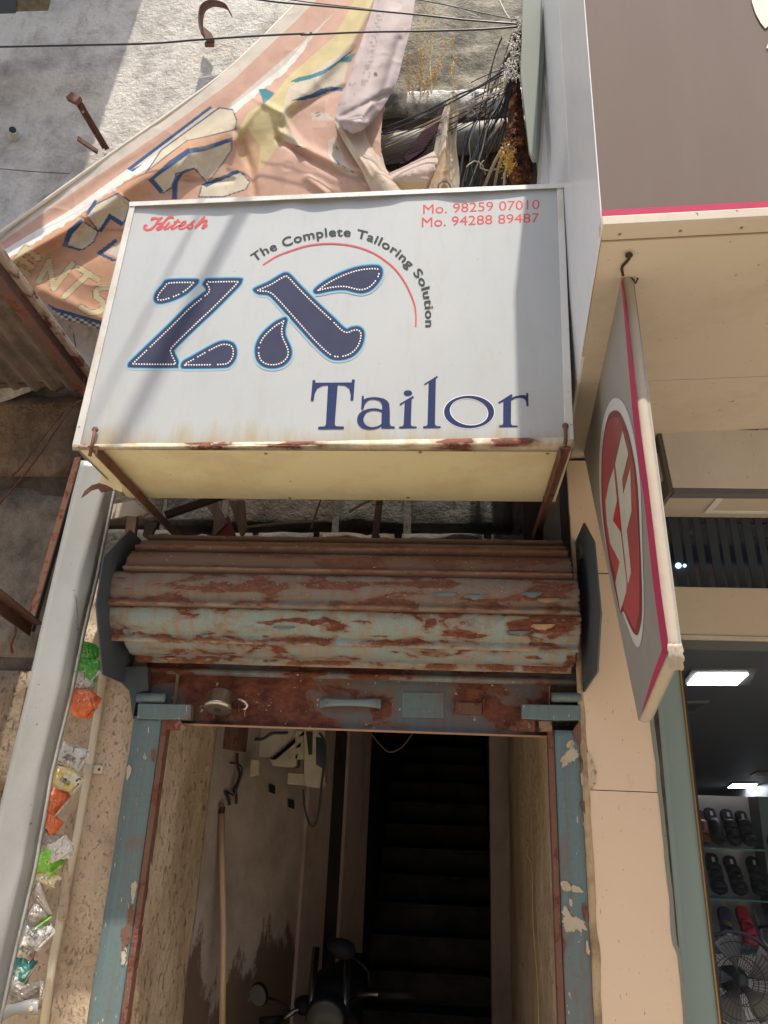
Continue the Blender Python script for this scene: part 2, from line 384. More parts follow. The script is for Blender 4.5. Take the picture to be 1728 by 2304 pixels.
def stones(name_parent, x0, x1, y0, y1, Y, rows, mats, seed, cover=None, amp=.012, depth=.10):
    """courses of individual stones between photo rows y0..y1 (top..bottom)"""
    r = random.Random(seed)
    zt = P((x0+x1)/2, y0, Y).z; zb = P((x0+x1)/2, y1, Y).z; X0 = P(x0, (y0+y1)/2, Y).x; X1 = P(x1, (y0+y1)/2, Y).x
    h = (zt-zb)/rows; out = []
    for i in range(rows):
        x = X0 - r.random()*.2; 
        while x < X1-.03:
            w = h*(1.1+r.random()*1.3); a, b_ = x+.008, min(x+w-.008, X1); z1 = zt-i*h-.008; z0 = z1-h+.016
            x += w
            m = MB(); n1, n2 = 9, 7; yo = r.uniform(-.018, .012)
            A = np.zeros((n2+2, n1+2, 3))
            for p in range(n2+2):
                for q in range(n1+2):
                    fu = min(max((q-1)/(n1-1), 0), 1); fv = min(max((p-1)/(n2-1), 0), 1)
                    ed = min(fu, 1-fu, fv, 1-fv); rd = 1-min(1, ed*5)
                    px_ = a+(b_-a)*fu; pz_ = z0+(z1-z0)*fv
                    cx, cz = (a+b_)/2, (z0+z1)/2; k = 1-.05*rd*(1 if ed < .01 else 0)
                    px_ = cx+(px_-cx)*k; pz_ = cz+(pz_-cz)*k
                    back = (p in (0, n2+1) or q in (0, n1+1))
                    yy = Y+yo+.02*rd*rd + fbm((px_, i, pz_), 9, 4, seed)*amp*1.6 + (.05 if back else 0)
                    A[p, q] = (px_, yy, pz_)
            m.grid(A); out.append(m.build('stone', r.choice(mats), name_parent))
    return out
M['brownstone'] = m_plaster('brown_stone', (.36,.28,.20), (.20,.15,.10), 5.0, (.35,.65), .9, 50, .010, pits=.3, grime=.4, gcol=(.08,.06,.04))
rub = thing('stone_wall', 'dark weathered stone courses of the wall between the tailor sign and the rolling shutter', 'wall', (0, WY, 1.9))
zt = P(700, 1000, WY).z; zb = P(700, 1500, WY).z
m = MB(); m.box((P(230,1200,WY).x, WY+.04, zb-.15), (P(1330,1200,WY).x, WY+.25, zt+.9)); m.build('mortar_bed', M['mortar'], rub)
stones(rub, 232, 1325, 1085, 1420, WY, 3, [M['rubble'], M['rubble2'], M['rubble2']], 4)
# upper part of the stone wall hides behind the sign: plain
# left neighbour's stone wall
LX1 = P(233, 1100, WY).x
M['rubL'] = m_plaster('brown_rough_stone', (.30,.22,.16), (.09,.065,.05), 4.5, (.35,.6), 1.0, 30, .03, grime=.7, gcol=(.03,.022,.018), rust=(.25,.13,.06))
M['rubL2'] = m_plaster('grey_rough_stone', (.33,.30,.26), (.14,.12,.10), 6, (.35,.6), 1.0, 34, .026, grime=.5, gcol=(.05,.04,.035), rust=(.22,.14,.08))
ls = thing('neighbour_stone_wall', 'rough brown stone wall in shade left of the grey metal panel, under the corrugated canopy', 'wall', (-1.6, WY, 0))
m = MB(); m.box((-3.2, WY+.03, 0), (LX1+.05, WY+.3, P(100, 860, WY).z)); m.build('mortar_bed', M['mortar'], ls)
stones(ls, -150, 175, 880, 1075, WY, 1, [M['rubL']], 21, amp=.022)
stones(ls, -200, 165, 1080, 1490, WY, 1, [M['rubL2'], M['rubL2']], 23, amp=.016)
stones(ls, -240, 120, 1494, 1800, WY, 1, [M['brownstone']], 25, amp=.012)
stones(ls, -260, 40, 1805, 2500, WY, 2, [M['brownstone']], 26, amp=.012)

# pier of speckled plaster left of the door
pier = thing('plaster_pier', 'speckled grey plaster pier between the wrappers and the blue door post', 'wall', (-.9, .1, 0))
pzt = P(300, 1480, .06).z
X0 = P(-80, 1900, .10).x
pfx = [(P(a, b, .09).z, P(a, b, .09).x) for a, b in ((205,1300),(150,1560),(100,1736),(60,1958),(14,2153),(-30,2340))][::-1]
u = np.linspace(0, 1, 150)[:, None]; v = np.linspace(0, 1, 60)[None]
A = np.zeros((150, 60, 3)); A[..., 2] = (pzt+.35)*(1-u); xl_ = np.interp(A[..., 2], [q_[0] for q_ in pfx], [q_[1] for q_ in pfx]); A[..., 0] = xl_+(Lw+.035-xl_)*v; A[..., 1] = .09
n1 = vnoise(A[..., 0]+9, A[..., 2]+9, 5, 12, 5); n2 = vnoise(A[..., 0]+9, A[..., 2]+9, 2.2, 31, 3)
A[..., 1] += -n1*.012 + .012*np.clip((n2-.25)*12, 0, 1)
m = MB(); m.grid(A); m.build('plaster_face', M['jamb'], pier)
m = MB(); m.prism([(pfx[-1][1], .13, pzt+.35), (Lw+.03, .13, pzt+.35), (Lw+.03, .13, 0), (pfx[0][1]-.2, .13, 0)], (0, WY+.04-.13, 0)); m.build('core', M['mortar'], pier)

# ------------------------------------------------------------------ entrance passage
pas = thing('entrance_passage', 'dark stained entrance passage behind the open rolling shutter', 'passage', (0, .3, 0))
# thick reveals
def reveal(X, Yn, Yf, sgn, mat, name, wav):
    u = np.linspace(0, 1, 160)[:, None]; v = np.linspace(0, 1, 40)[None]
    A = np.zeros((160, 40, 3)); A[..., 2] = 2.1*(1-u)+0*v
    edge = Yf + wav*vnoise(np.zeros((160, 1))+3, u*9, 1, 5, 4)
    A[..., 1] = Yn+(edge-Yn)*v
    A[..., 0] = X + sgn*(vnoise(A[..., 1]*1.0+5, A[..., 2]*.6+7, 9, 17, 4)*.008)
    A[:, -1, 0] -= sgn*.04
    m = MB(); m.grid(A); return m.build(name, mat, pas)
YL = PX(470, 1811, HX0).y; YR = PX(1140, 1648, HX1).y
reveal(HX0, .03, min(YL, 1.2), 1, M['reveal'], 'left_reveal', .03)
reveal(HX1, .03, min(YR, 2.6), -1, M['reveal'], 'right_reveal', .0)
IX = HX0-.03
def wbox(x0, x1, y0, y1, z0, z1, name, mat):
    m = MB(); m.box((x0, y0, z0), (x1, y1, z1)); return m.build(name, mat, pas)
IA = Vector((IX, .72, 0)); IB = Vector((P(825, 1800, 2.5).x, 2.5, 0)); idir = (IB-IA).normalized(); inor = Vector((idir.y, -idir.x, 0))
def onw(px, py): return PPL(px, py, IA, inor)
SXL = IB.x
t = NT('stained_inner_plaster'); nz = t.noise(2.2, 9, .7, t.map((1,1,.5))); sz = t.n('SeparateXYZ', i={'Vector': t.co}).outputs[2]
zst = P(640, 2120, 1.5).z
lvl = t.math('ADD', t.math('MULTIPLY', t.math('SUBTRACT', nz, .5), 1.9), t.math('SUBTRACT', zst, sz)); c = t.mix(t.ramp(t.noise(3.5, 8, .7), [(.38, 0.0), (.62, 1.0)]), (.27,.235,.21), (.38,.335,.30))
c = t.mix(t.ramp(lvl, [(.02, 0.0), (.10, .92)]), c, (.10,.065,.045)); c = t.mix(t.ramp(t.noise(20, 7, .75), [(.60, 0.0), (.72, .5)]), c, (.10,.07,.05)); M['inner'] = t.done(c, .85, t.noise(50, 5), .3, .004)
def slantpart(pxa, pxb, out, name, mat, z1_=3.0):
    a, b_ = onw(pxa, 1800), onw(pxb, 1800); m = MB(); q = [Vector((a.x, a.y, 0)), Vector((b_.x, b_.y, 0))]
    m.prism([q[0], q[1], q[1]+Vector((0, 0, z1_)), q[0]+Vector((0, 0, z1_))], (0, 0, 0)) if False else m.prism([q[0]+inor*out, q[1]+inor*out, q[1]-inor*.12, q[0]-inor*.12], (0, 0, z1_)); return m.build(name, mat, pas)
slantpart(440, 828, 0, 'left_wall', M['inner'])
pw = m_plaster('pale_pilaster_paint', (.40,.33,.30), (.24,.18,.16), 1.4, (.36,.5), .2, 50, .003, grime=.3, streak=(1,1,.4))
slantpart(688, 740, .02, 'pilaster', pw)
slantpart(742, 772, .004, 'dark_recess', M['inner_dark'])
slantpart(774, 824, .02, 'pilaster', pw)
PXR = HX1-.015
wbox(PXR+.05, PXR+.2, .3, 9.5, 0, 4, 'right_wall', M['inner'])
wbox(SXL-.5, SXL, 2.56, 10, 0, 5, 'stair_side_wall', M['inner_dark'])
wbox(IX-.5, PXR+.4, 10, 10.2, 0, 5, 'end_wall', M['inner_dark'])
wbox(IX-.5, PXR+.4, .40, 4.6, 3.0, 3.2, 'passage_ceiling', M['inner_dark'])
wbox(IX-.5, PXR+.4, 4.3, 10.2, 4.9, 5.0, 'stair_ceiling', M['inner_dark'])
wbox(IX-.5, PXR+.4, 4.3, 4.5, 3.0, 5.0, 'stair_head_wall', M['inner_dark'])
wbox(IX-.13, HX0-.018, .10, .3, 0, 2.1, 'jamb_core', M['mortar'])
wbox(HX1+.018, HX1+.12, .06, .3, 0, 2.1, 'jamb_core', M['mortar'])
wbox(Lw-.1, P(1325,1600,0).x, .17, .34, 2.12, 2.5, 'lintel', M['mortar'])
m = MB(); m.box((-2.6, .0, -.01), (2.2, 10, .012)); fl = m.build('passage_floor', M['street'], kind='structure')
# stair
SX0 = P(892, 1835, 2.4).x
yb = 2.6
stair = thing('staircase', 'dark steep staircase climbing at the back of the passage', 'stairs', (0, yb, 0))
sm = m_plaster('worn_step', (.09,.08,.075), (.03,.028,.028), 3, (.35,.6), .3, 40, .004)
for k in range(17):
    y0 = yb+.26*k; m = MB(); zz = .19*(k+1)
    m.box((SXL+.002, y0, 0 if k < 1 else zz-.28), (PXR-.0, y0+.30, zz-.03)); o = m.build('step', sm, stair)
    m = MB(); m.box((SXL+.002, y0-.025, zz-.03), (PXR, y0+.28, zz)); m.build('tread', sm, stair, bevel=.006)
# dark column strip right inside
wbox(PX(1103,1800,PXR).x-.09, PXR+.05, 2.45, 2.6, 0, 3, 'right_pilaster', pw)

# ------------------------------------------------------------------ the tailor sign box
SY = -.63
zU = P(700, 1003, SY).z
t = NT('printed_sign_vinyl'); sz = t.n('SeparateXYZ', i={'Vector': t.co}).outputs[2]; nz = t.noise(3, 8, .7, t.map((3,1,.5)))
c = t.mix(t.ramp(t.noise(1.2, 8, .6), [(.35, 0.0), (.7, 1.0)]), (.40,.43,.445), (.445,.47,.475))
c = t.mix(t.ramp(t.noise(7, 9, .75, t.map((1.6,1,.5))), [(.50, 0.0), (.80, .45)]), c, (.33,.32,.28))
c = t.mix(t.ramp(t.math('SUBTRACT', t.math('ADD', .085, t.math('MULTIPLY', t.math('SUBTRACT', nz, .5), .35)), sz), [(.0, 0.0), (.09, .75)]), c, (.36,.29,.16))
c = t.mix(t.ramp(t.noise(150, 2, .5), [(.70, 0.0), (.73, .5)]), c, (.62,.62,.58)); c = t.mix(t.ramp(t.noise(60, 3, .5, t.map((1,1,1), loc=(4,4,4))), [(.73, 0.0), (.75, .7)]), c, (.12,.10,.08))
M['vinyl'] = t.done(c, .6, t.noise(400, 2, .5, t.map((.05,1,1))), .10, .001, spec=.25)
M['frame'] = m_metalpaint('sign_frame_white', (.62,.62,.58), .4, .5, (.30,.22,.12), 6, rustspots=.5)
M['frame_rust'] = m_rust('sign_lip_rusty', (.50,.47,.36), .60, (.5,1,1), 31, 9, rough=.6, paint2=(.42,.30,.16))
M['under'] = m_metalpaint('yellowed_underside', (.68,.635,.42), .45, .55, (.40,.26,.10), 2.2, rustspots=.25)
sign = thing('tailor_sign', 'big white box sign reading Tailor with denim letters ZK, above the rusty shutter', 'sign', (-.45, SY, zU))
TL, TR, BR, BL = (293,456), (1267,414), (1291,993), (160,1014)
YB = -.12
def sgn(px, py, d=0.0): return P(px, py, SY-(d if d > .0075 else d*.35))
m = MB(); q = [P(*p, SY+.004) for p in (TL, TR, BR, BL)]
q2 = [Vector((p.x, YB, p.z)) for p in q]
q2[2].z = q2[3].z = zU; q[2].z = q[3].z = zU+.0
m.add(q+q2, [(0,1,2,3), (7,6,5,4), (0,4,5,1), (1,5,6,2), (3,7,4,0)]); m.build('box_body', M['frame'], sign)
# face sheet with faint waviness
nu, nv = 60, 90
u = np.linspace(0, 1, nu)[:, None, None]; v = np.linspace(0, 1, nv)[None, :, None]
c4 = [np.array(sgn(*p)) for p in ((300,462), (1260,420), (1280,986), (176,1004))]
A = (c4[0]*(1-v)+c4[1]*v)*(1-u)+(c4[3]*(1-v)+c4[2]*v)*u
A[..., 1] += .0012*vnoise(A[..., 0]+9, A[..., 2]+9, 2.0, 4, 2)
m = MB(); m.grid(A); m.build('face_sheet', M['vinyl'], sign)
# frame strips
def strip(name, pts, mat, th=.020, front=.008, bevel=.002):
    m = MB(); m.prism([sgn(*p, front) for p in pts], (0, th, 0)); return m.build(name, mat, sign, bevel=bevel)
strip('frame_strip', [(293,462),(304,462),(179,1003),(163,1006)], M['frame'])
strip('frame_strip', [(1253,418),(1267,418),(1291,990),(1272,990)], M['frame'])
# top lip, uneven so that it throws a scalloped shade
m = MB(); n = 90; A = np.zeros((4, n, 3))
for j in range(n):
    f = j/(n-1); x = 291+(1268-291)*f; y = 455+(413-455)*f
    w = .010+.012*max(0, vnoise(np.array([f*9.+2]), np.array([1.]), 1, 21, 2)[0]+.25)
    a = sgn(x, y+9, w); b_ = sgn(x, y, w)
    A[0, j] = a; A[1, j] = b_; A[2, j] = (b_.x, SY+.03, b_.z+.002); A[3, j] = (b_.x, YB, b_.z+.002)
m.grid(A); m.build('top_lip', M['frame'], sign, solid=.003, smooth=False)
# bottom flange: bent, rusty
m = MB(); n = 120; A = np.zeros((4, n, 3))
for j in range(n):
    f = j/(n-1); x = 163+(1290-163)*f; y = 1001+(984-1001)*f+1.5*vnoise(np.array([f*14.]), np.array([2.]), 1, 5, 3)[0]
    y2 = 1013+(994-1013)*f; wv = .003*vnoise(np.array([f*22.]), np.array([5.]), 1, 9, 3)[0]
    a = sgn(x, y, .004+wv); b_ = sgn(x, y2, .012+wv)
    A[0, j] = a; A[1, j] = b_; A[2, j] = (b_.x, b_.y+.002, zU-.004); A[3, j] = (b_.x, SY+.03, zU-.004)
m.grid(A); m.build('bottom_flange', M['frame_rust'], sign, solid=.003)
m = MB(); ub = [P(165,1013,SY), P(1289,993,SY)]
m.prism([(ub[0].x, SY+.005, zU), (ub[1].x, SY+.005, zU), (ub[1].x+.005, YB, zU), (ub[0].x+.005, YB, zU)], (0, 0, .006)); m.build('bottom_panel', M['under'], sign)
M['screw'] = m_plain('dull_screw', (.28,.25,.18), .4, .8)
for px, py in [(598,1020),(945,1017),(1232,1020),(652,1120),(918,1119),(1224,1118),(330,1120)]:
    p = PZ(px, py, zU); m = MB(); m.lathe([(0, .007), (.002, .007), (.004, .004)], (p.x, p.y, zU), (0,0,-1), 10); m.build('screw', M['screw'], sign)

# lettering -------------------------------------------------
def denim():
    t = NT('denim_print'); w1 = t.n('TexWave', wave_type='BANDS', bands_direction='DIAGONAL', i={'Vector': t.co, 'Scale': 90, 'Distortion': 1.5, 'Detail': 2}).outputs['Fac' if False else 1]
    nz = t.noise(260, 4, .8); c = t.mix(nz, (.028,.034,.07), (.095,.105,.16)); c = t.mix(t.math('MULTIPLY', w1, .35), c, (.03,.035,.08))
    c = t.mix(t.ramp(t.noise(8, 4), [(.4, 0.0), (.7, .4)]), c, (.04,.045,.085)); return t.done(c, .85, spec=.1)
M['denim'] = denim()
M['white_print'] = m_plain('white_print', (.78,.79,.80), .5)
M['red_print'] = m_plain('faded_red_print', (.60,.11,.11), .8, spec=.1, var=.1)
M['grey_print'] = m_plain('dark_grey_print', (.06,.075,.072), .8, spec=.1)
M['navy_print'] = m_plain('navy_print', (.032,.045,.125), .8, spec=.1, var=.35, scale=60)
t = NT('cyan_halo'); M['halo'] = t.done(t.n('VertexColor', layer_name='Col').outputs[0], .8, spec=.1)
glyphs = [
 [(425,378),(442,370),(595,368),(606,380),(596,402),(545,455),(470,530),(390,605),(280,712),(270,735),(290,780),(288,806),(270,812),(62,810),(42,800),(50,783),(120,715),(250,590),(330,510),(405,448),(428,428),(424,412),(413,398)],
 [(240,375),(375,372),(390,382),(380,400),(330,445),(270,475),(210,492),(180,488),(170,470),(178,440),(210,400)],
 [(305,800),(316,780),(360,755),(430,715),(490,685),(530,680),(565,692),(580,725),(575,765),(550,800),(510,812),(330,815),(308,811)],
 [(665,428),(674,415),(740,385),(790,355),(822,340),(848,350),(900,405),(980,485),(1060,560),(1122,618),(1150,612),(1185,608),(1210,625),(1215,660),(1200,710),(1165,750),(1120,770),(1070,773),(1030,755),(960,690),(870,590),(780,490),(738,452),(690,446)],
 [(965,435),(975,415),(1030,375),(1110,335),(1190,310),(1270,303),(1300,315),(1305,350),(1285,390),(1250,425),(1210,440),(1175,438),(1120,425),(1060,428),(985,443)],
 [(825,563),(832,575),(822,620),(825,655),(845,700),(854,735),(845,770),(815,800),(770,814),(720,808),(685,780),(673,735),(680,690),(710,640),(765,590),(810,566)]]
for gi, g in enumerate(glyphs):
    out = resample([tuple(p) for p in catmull(cG(g), 5)], 2.2)
    # halo: soft cyan ring printed round the shape
    rings = [offset(out, d) for d in (-1.0, 1.0, 2.2, 4.0, 6.0)]
    cols = [(.03,.08,.24), (.04,.24,.48), (.11,.36,.55), (.32,.45,.52), (.47,.50,.505)]
    m = MB(); n = len(out); vs_ = [sgn(a, b, .0014+.00012*gi) for r_ in rings for a, b in r_]
    fs = [(k*n+i, k*n+(i+1) % n, (k+1)*n+(i+1) % n, (k+1)*n+i) for k in range(4) for i in range(n)]
    m.add(vs_, fs); m.c = np.repeat(np.array(cols), n, 0); m.build('cyan_outline', M['halo'], sign)
    v_, f_ = fill2d([out]); m = MB(); flat(m, v_, f_, lambda a, b: sgn(a, b, .0026+.00012*gi)); m.build('denim_letter', M['denim'], sign)
    # stitches
    ins = offset(out, -7.5); ins = ins[[bool(np.min(np.hypot(out[:,0]-a, out[:,1]-b)) > 6.3) for a, b in ins]]
    st = resample([tuple(p) for p in ins], 6.0); tg = np.roll(st, -1, 0)-np.roll(st, 1, 0); tg /= np.linalg.norm(tg, axis=1)[:, None]+1e-9
    m = MB()
    for (a, b), (dx, dy) in zip(st, tg):
        if rnd.random() < .03: continue
        l, w = 1.55, 1.45; nx, ny = -dy, dx
        m.add([sgn(a+dx*l*s1+nx*w*s2, b+dy*l*s1+ny*w*s2, .0042) for s1, s2 in ((-1,-1),(1,-1),(1,1),(-1,1))], [(0,1,2,3)])
    m.build('stitching', M['white_print'], sign, kind='stuff')
tail = {
 'letter_t': [[(60,222),(73,78),(92,79),(93,97),(348,95),(350,74),(371,75),(360,220),(340,219),(342,175),(330,135),(300,116),(250,111),(229,390),(238,403),(294,406),(293,422),(112,424),(113,408),(158,404),(167,390),(182,113),(140,117),(105,137),(88,172),(80,223)]],
 'letter_a': [[(415,285),(420,188),(434,190),(434,215),(455,205),(480,200),(510,198),(540,201),(575,209),(598,224),(613,245),(617,300),(617,385),(624,402),(652,406),(651,419),(560,419),(557,405),(540,413),(520,421),(480,427),(450,424),(420,414),(400,397),(389,375),(386,355),(391,332),(403,312),(425,296),(455,284),(485,278),(515,277),(540,281),(563,289),(563,258),(555,235),(540,222),(505,213),(475,216),(455,228),(440,248),(430,285)],
              [(560,304),(540,296),(510,291),(480,294),(455,305),(440,322),(431,345),(431,365),(440,385),(455,400),(475,408),(500,410),(525,405),(545,396),(558,386)]],
 'letter_i': [[(683,406),(706,404),(714,390),(722,236),(690,257),(684,247),(780,190),(787,199),(771,212),(765,390),(772,403),(807,406),(806,417),(683,419)],
              [(744+30*math.cos(a*.314), 170+20*math.sin(a*.314)) for a in range(20)]],
 'letter_l': [[(852,404),(874,402),(882,390),(890,96),(862,115),(858,106),(948,50),(957,57),(941,70),(935,388),(945,402),(975,404),(974,416),(852,418)]],
 'letter_o': [[(1175+177*math.cos(a*.105), 303+115*math.sin(a*.105)) for a in range(60)],
              [(1175+136*math.cos(a*.105)*math.cos(.16)-92*math.sin(a*.105)*math.sin(.16)*1.0, 302+136*math.cos(a*.105)*math.sin(.16)+94*math.sin(a*.105)*math.cos(.16)) for a in range(60)]],
 'letter_r': [[(1387,397),(1408,395),(1415,385),(1416,229),(1385,244),(1379,236),(1472,178),(1482,184),(1474,203),(1500,192),(1530,186),(1555,184),(1577,187),(1577,170),(1592,171),(1594,263),(1580,263),(1577,235),(1568,215),(1552,206),(1525,203),(1495,210),(1471,225),(1470,385),(1478,397),(1517,399),(1516,410),(1387,411)]]}
for k, loops in tail.items():
    v_, f_ = fill2d([cT(l) for l in loops]); m = MB(); flat(m, v_, f_, lambda a, b: sgn(a, b, .0028)); m.build('printed_'+k, M['navy_print'], sign)
    # pale keyline round each letter
    lp = resample(cT(loops[0]), 3); o1 = offset(lp, 1.6); v_, f_ = fill2d([o1]) if k not in ('letter_o',) else fill2d([o1, offset(resample(cT(loops[1]), 3), -1.4)])
    m = MB(); flat(m, v_, f_, lambda a, b: sgn(a, b, .0016)); m.build('letter_keyline', M['white_print'], sign) if k == 'letter_o' else None
def text_line(s, p0, p1, hpx, mat, name, bold=0, shear=0, d=.0025, parent=sign, mapper=None, space=1.0, sub=False):
    v_, f_ = textmesh(s, bold, shear, space); ref, _ = textmesh('H', bold)
    ch = ref[:, 1].max(); x0, x1 = v_[:, 0].min(), v_[:, 0].max()
    mp = mapper or (lambda a, b: sgn(a, b, d)); dx, dy = p1[0]-p0[0], p1[1]-p0[1]
    m = MB(); flat(m, v_, f_, lambda a, b: mp(p0[0]+dx*(a-x0)/(x1-x0), p0[1]+dy*(a-x0)/(x1-x0)-b/ch*hpx)); return m.build(name, mat, parent)
text_line('Mo. 98259 07010', (952,481), (1214,470), 20.5, M['red_print'], 'phone_number')
text_line('Mo. 94288 89487', (949,510), (1213,500), 20.5, M['red_print'], 'phone_number')
# arc slogan and red arc
bl = resample([tuple(p) for p in catmull(cG([(672,287),(735,245),(800,218),(880,190),(960,170),(1070,157),(1165,162),(1240,182),(1310,215),(1370,255),(1430,312),(1478,370),(1505,440),(1518,520),(1520,608)]), 8, False)], 1.0, False)
v_, f_ = textmesh('The Complete Tailoring Solution', 0, 0, 1.08); ref, _ = textmesh('H'); ch = ref[:, 1].max(); x0, x1 = v_[:, 0].min(), v_[:, 0].max()
m = MB(); vs_ = []
for q_ in range(5):
  vs_ = []
  for a, b in v_:
    s_ = (a-x0)/(x1-x0)*(len(bl)-1); i = min(int(s_), len(bl)-2); p = bl[i]+(bl[i+1]-bl[i])*(s_-i)
    j0, j1 = max(i-5, 0), min(i+5, len(bl)-1); tg = bl[j1]-bl[j0]; tg = tg/np.linalg.norm(tg); nn = np.array((tg[1], -tg[0]))
    q = p+nn*(b/ch*19.0)+tg*(.75,-.75,0,0,0)[q_]+nn*(0,0,.55,-.55,0)[q_]; vs_.append(sgn(q[0], q[1], .0026+.00008*q_))
  m.add(vs_, f_)
m.build('arched_slogan', M['grey_print'], sign)
arc = resample([tuple(p) for p in catmull(cG([(712,300),(755,272),(800,248),(900,213),(960,200),(1030,194),(1090,196),(1150,204),(1210,220),(1270,246),(1325,283),(1370,322),(1410,375),(1440,430),(1460,480),(1470,520),(1473,565),(1472,607)]), 8, False)], 4, False)
tg = np.gradient(arc, axis=0); tg /= np.linalg.norm(tg, axis=1)[:, None]; nn = np.stack([tg[:, 1], -tg[:, 0]], 1)*1.7
m = MB(); n = len(arc); m.add([sgn(a, b, .0026) for a, b in arc+nn]+[sgn(a, b, .0026) for a, b in arc-nn], [(i, i+1, n+i+1, n+i) for i in range(n-1)]); m.build('red_arc', M['red_print'], sign)
# script name, drawn as brush strokes
def brush(strokes, cv, mat, name, d=.0026, parent=None):
    m = MB(); k = 0
    for pts, w in strokes:
        c = resample([tuple(p) for p in catmull(cv(pts), 6, False)], .8, False); n = len(c)
        tg = np.gradient(c, axis=0); tg /= np.linalg.norm(tg, axis=1)[:, None]+1e-9; nn = np.stack([tg[:, 1], -tg[:, 0]], 1)
        t_ = np.linspace(0, 1, n); ww = 1.45*(w[0]*(1-t_)+w[1]*t_)*np.minimum(1, np.minimum(t_, 1-t_)*12+.45)
        a = c+nn*ww[:, None]/2; b = c-nn*ww[:, None]/2; dd = d+k*.00006; k += 1
        m.add([sgn(x, y, dd) for x, y in a]+[sgn(x, y, dd) for x, y in b], [(i, i+1, n+i+1, n+i) for i in range(n-1)])
    return m.build(name, mat, sign)
brush([([(238,362),(205,352),(182,388),(215,425),(280,422),(340,385),(385,330),(430,270),(492,218)], (3.4,3.2)),
       ([(322,272),(318,243),(370,232),(430,242),(498,215)], (4.5,2.2)), ([(385,335),(440,322),(520,305)], (2,2)),
       ([(690,235),(645,212),(590,225),(530,290),(470,350),(410,395),(405,420),(450,418),(520,365)], (3.6,3.0)),
       ([(615,300),(575,345),(530,392),(540,418),(590,400),(660,345)], (3.4,2.2)),
       ([(768,248),(715,315),(655,385),(655,414),(700,400),(770,350)], (3.2,2.2)), ([(685,290),(800,288)], (2,2)),
       ([(775,372),(840,350),(890,305),(880,285),(835,300),(785,360),(775,400),(810,415),(880,385),(940,335)], (2.6,2.2)),
       ([(905,392),(960,340),(1000,300),(1048,275)], (2,2.6)), ([(1000,302),(990,335),(1005,370),(985,400),(935,405),(915,388)], (3.2,2.2)),
       ([(1042,402),(1130,300),(1215,200)], (3.2,3.6)), ([(1085,368),(1150,310),(1220,272),(1252,280),(1210,330),(1170,385),(1190,396),(1262,340)], (2.4,2.8))], cH, M['red_print'], 'script_name')

# rusted angle brackets carrying the sign, and the small bolts on its face
for side, (fx, fy), lab in ((-1, (203,1024), 'rusty angle iron bracket under the left end of the tailor sign'), (1, (1272,1003), 'rusty angle iron bracket under the right end of the tailor sign')):
    x = P(fx, fy, SY-.02).x; br = thing('sign_bracket', lab, 'bracket', (x, WY, zU-.03), 'brackets under the tailor sign')
    m = MB(); m.box((x-.019, SY-.018, zU-.016), (x+.019, WY+.05, zU-.011)); m.build('flat_flange', M['rustiron'], br, bevel=.001)
    m = MB(); e = x+.019*side*-1; m.box((e-.003, SY-.018, zU-.052), (e+.003, WY+.05, zU-.012)); m.build('upright_flange', M['rustiron'], br, bevel=.001)
    top = (214,966) if side < 0 else (1272,958)
    a = P(*top, SY-.014); b_ = P(fx-1, fy+2, SY-.014)
    m = MB(); m.tube([a, a*.5+b_*.5+Vector((.002, -.003, 0)), b_], .0065, 8); m.build('threaded_rod', M['rustiron'], br)
    m = MB(); m.lathe([(0, .011), (.008, .012), (.012, .006)], a+Vector((0, .006, 0)), (0,-1,0), 8); m.build('nut', M['rustiron'], br)
    m = MB(); m.bar((x, WY, zU-.02), (x-side*0.0, WY-.0, zU-.35), .04, .006, (0,1,0)); m.build('wall_strut', M['darkiron'], br)

# ------------------------------------------------------------------ rolling shutter
DZ, DR = 2.412, .262
def cyl(px, py, rad=DR):
    o = CAM; r = ray(px, py); a = r.y**2+r.z**2; b_ = 2*((o.y)*r.y+(o.z-DZ)*r.z); c = o.y**2+(o.z-DZ)**2-rad*rad
    disc = max(b_*b_-4*a*c, 0); t_ = (-b_-math.sqrt(disc))/(2*a); p = o+r*t_
    return math.atan2(p.z-DZ, -p.y), p
shut = thing('rolling_shutter', 'rusty half rolled steel shutter with peeling blue grey paint over the dark entrance', 'shutter', (-.4, 0, 0))
bounds = [(1213,'t'),(1238,'t'),(1288,'a'),(1373,'b'),(1456,'c'),(1500,'d')]
xl = {'t':(270,1289),'a':(258,1296),'b':(235,1306),'c':(238,1311),'d':(268,1304)}
M['slat1'] = m_rust(attr=True, name='slat_dusty_rust', paint=(.155,.115,.10), thr=.50, stretch=(.45,1,1), seed=2, scale=9, dusty=.45, rough=.8, paint2=(.18,.10,.075))
M['slat2'] = m_rust(attr=True, name='slat_peeling_upper', paint=(.17,.19,.175), thr=.50, stretch=(.55,1,1.3), seed=5, scale=10, dusty=0.25, rough=.6, paint2=(.22,.10,.055))
M['slat3'] = m_rust(attr=True, name='slat_peeling_middle', paint=(.20,.285,.285), thr=.50, stretch=(.55,1,1.3), seed=13, scale=11, dusty=0, rough=.5, paint2=(.27,.15,.08))
M['slat4'] = m_rust(attr=True, name='slat_peeling_lower', paint=(.20,.28,.30), thr=.50, stretch=(.55,1,1.3), seed=29, scale=11, dusty=0, rough=.5, paint2=(.30,.17,.09))
ths = [math.radians(118), math.radians(100)]+[cyl(740, y_)[0] for y_, _ in bounds]
ths.append(ths[-1]-math.radians(14))
mats = [M['slat1'], M['slat1'], M['slat1'], M['slat1'], M['slat2'], M['slat3'], M['slat4'], M['slat1']]
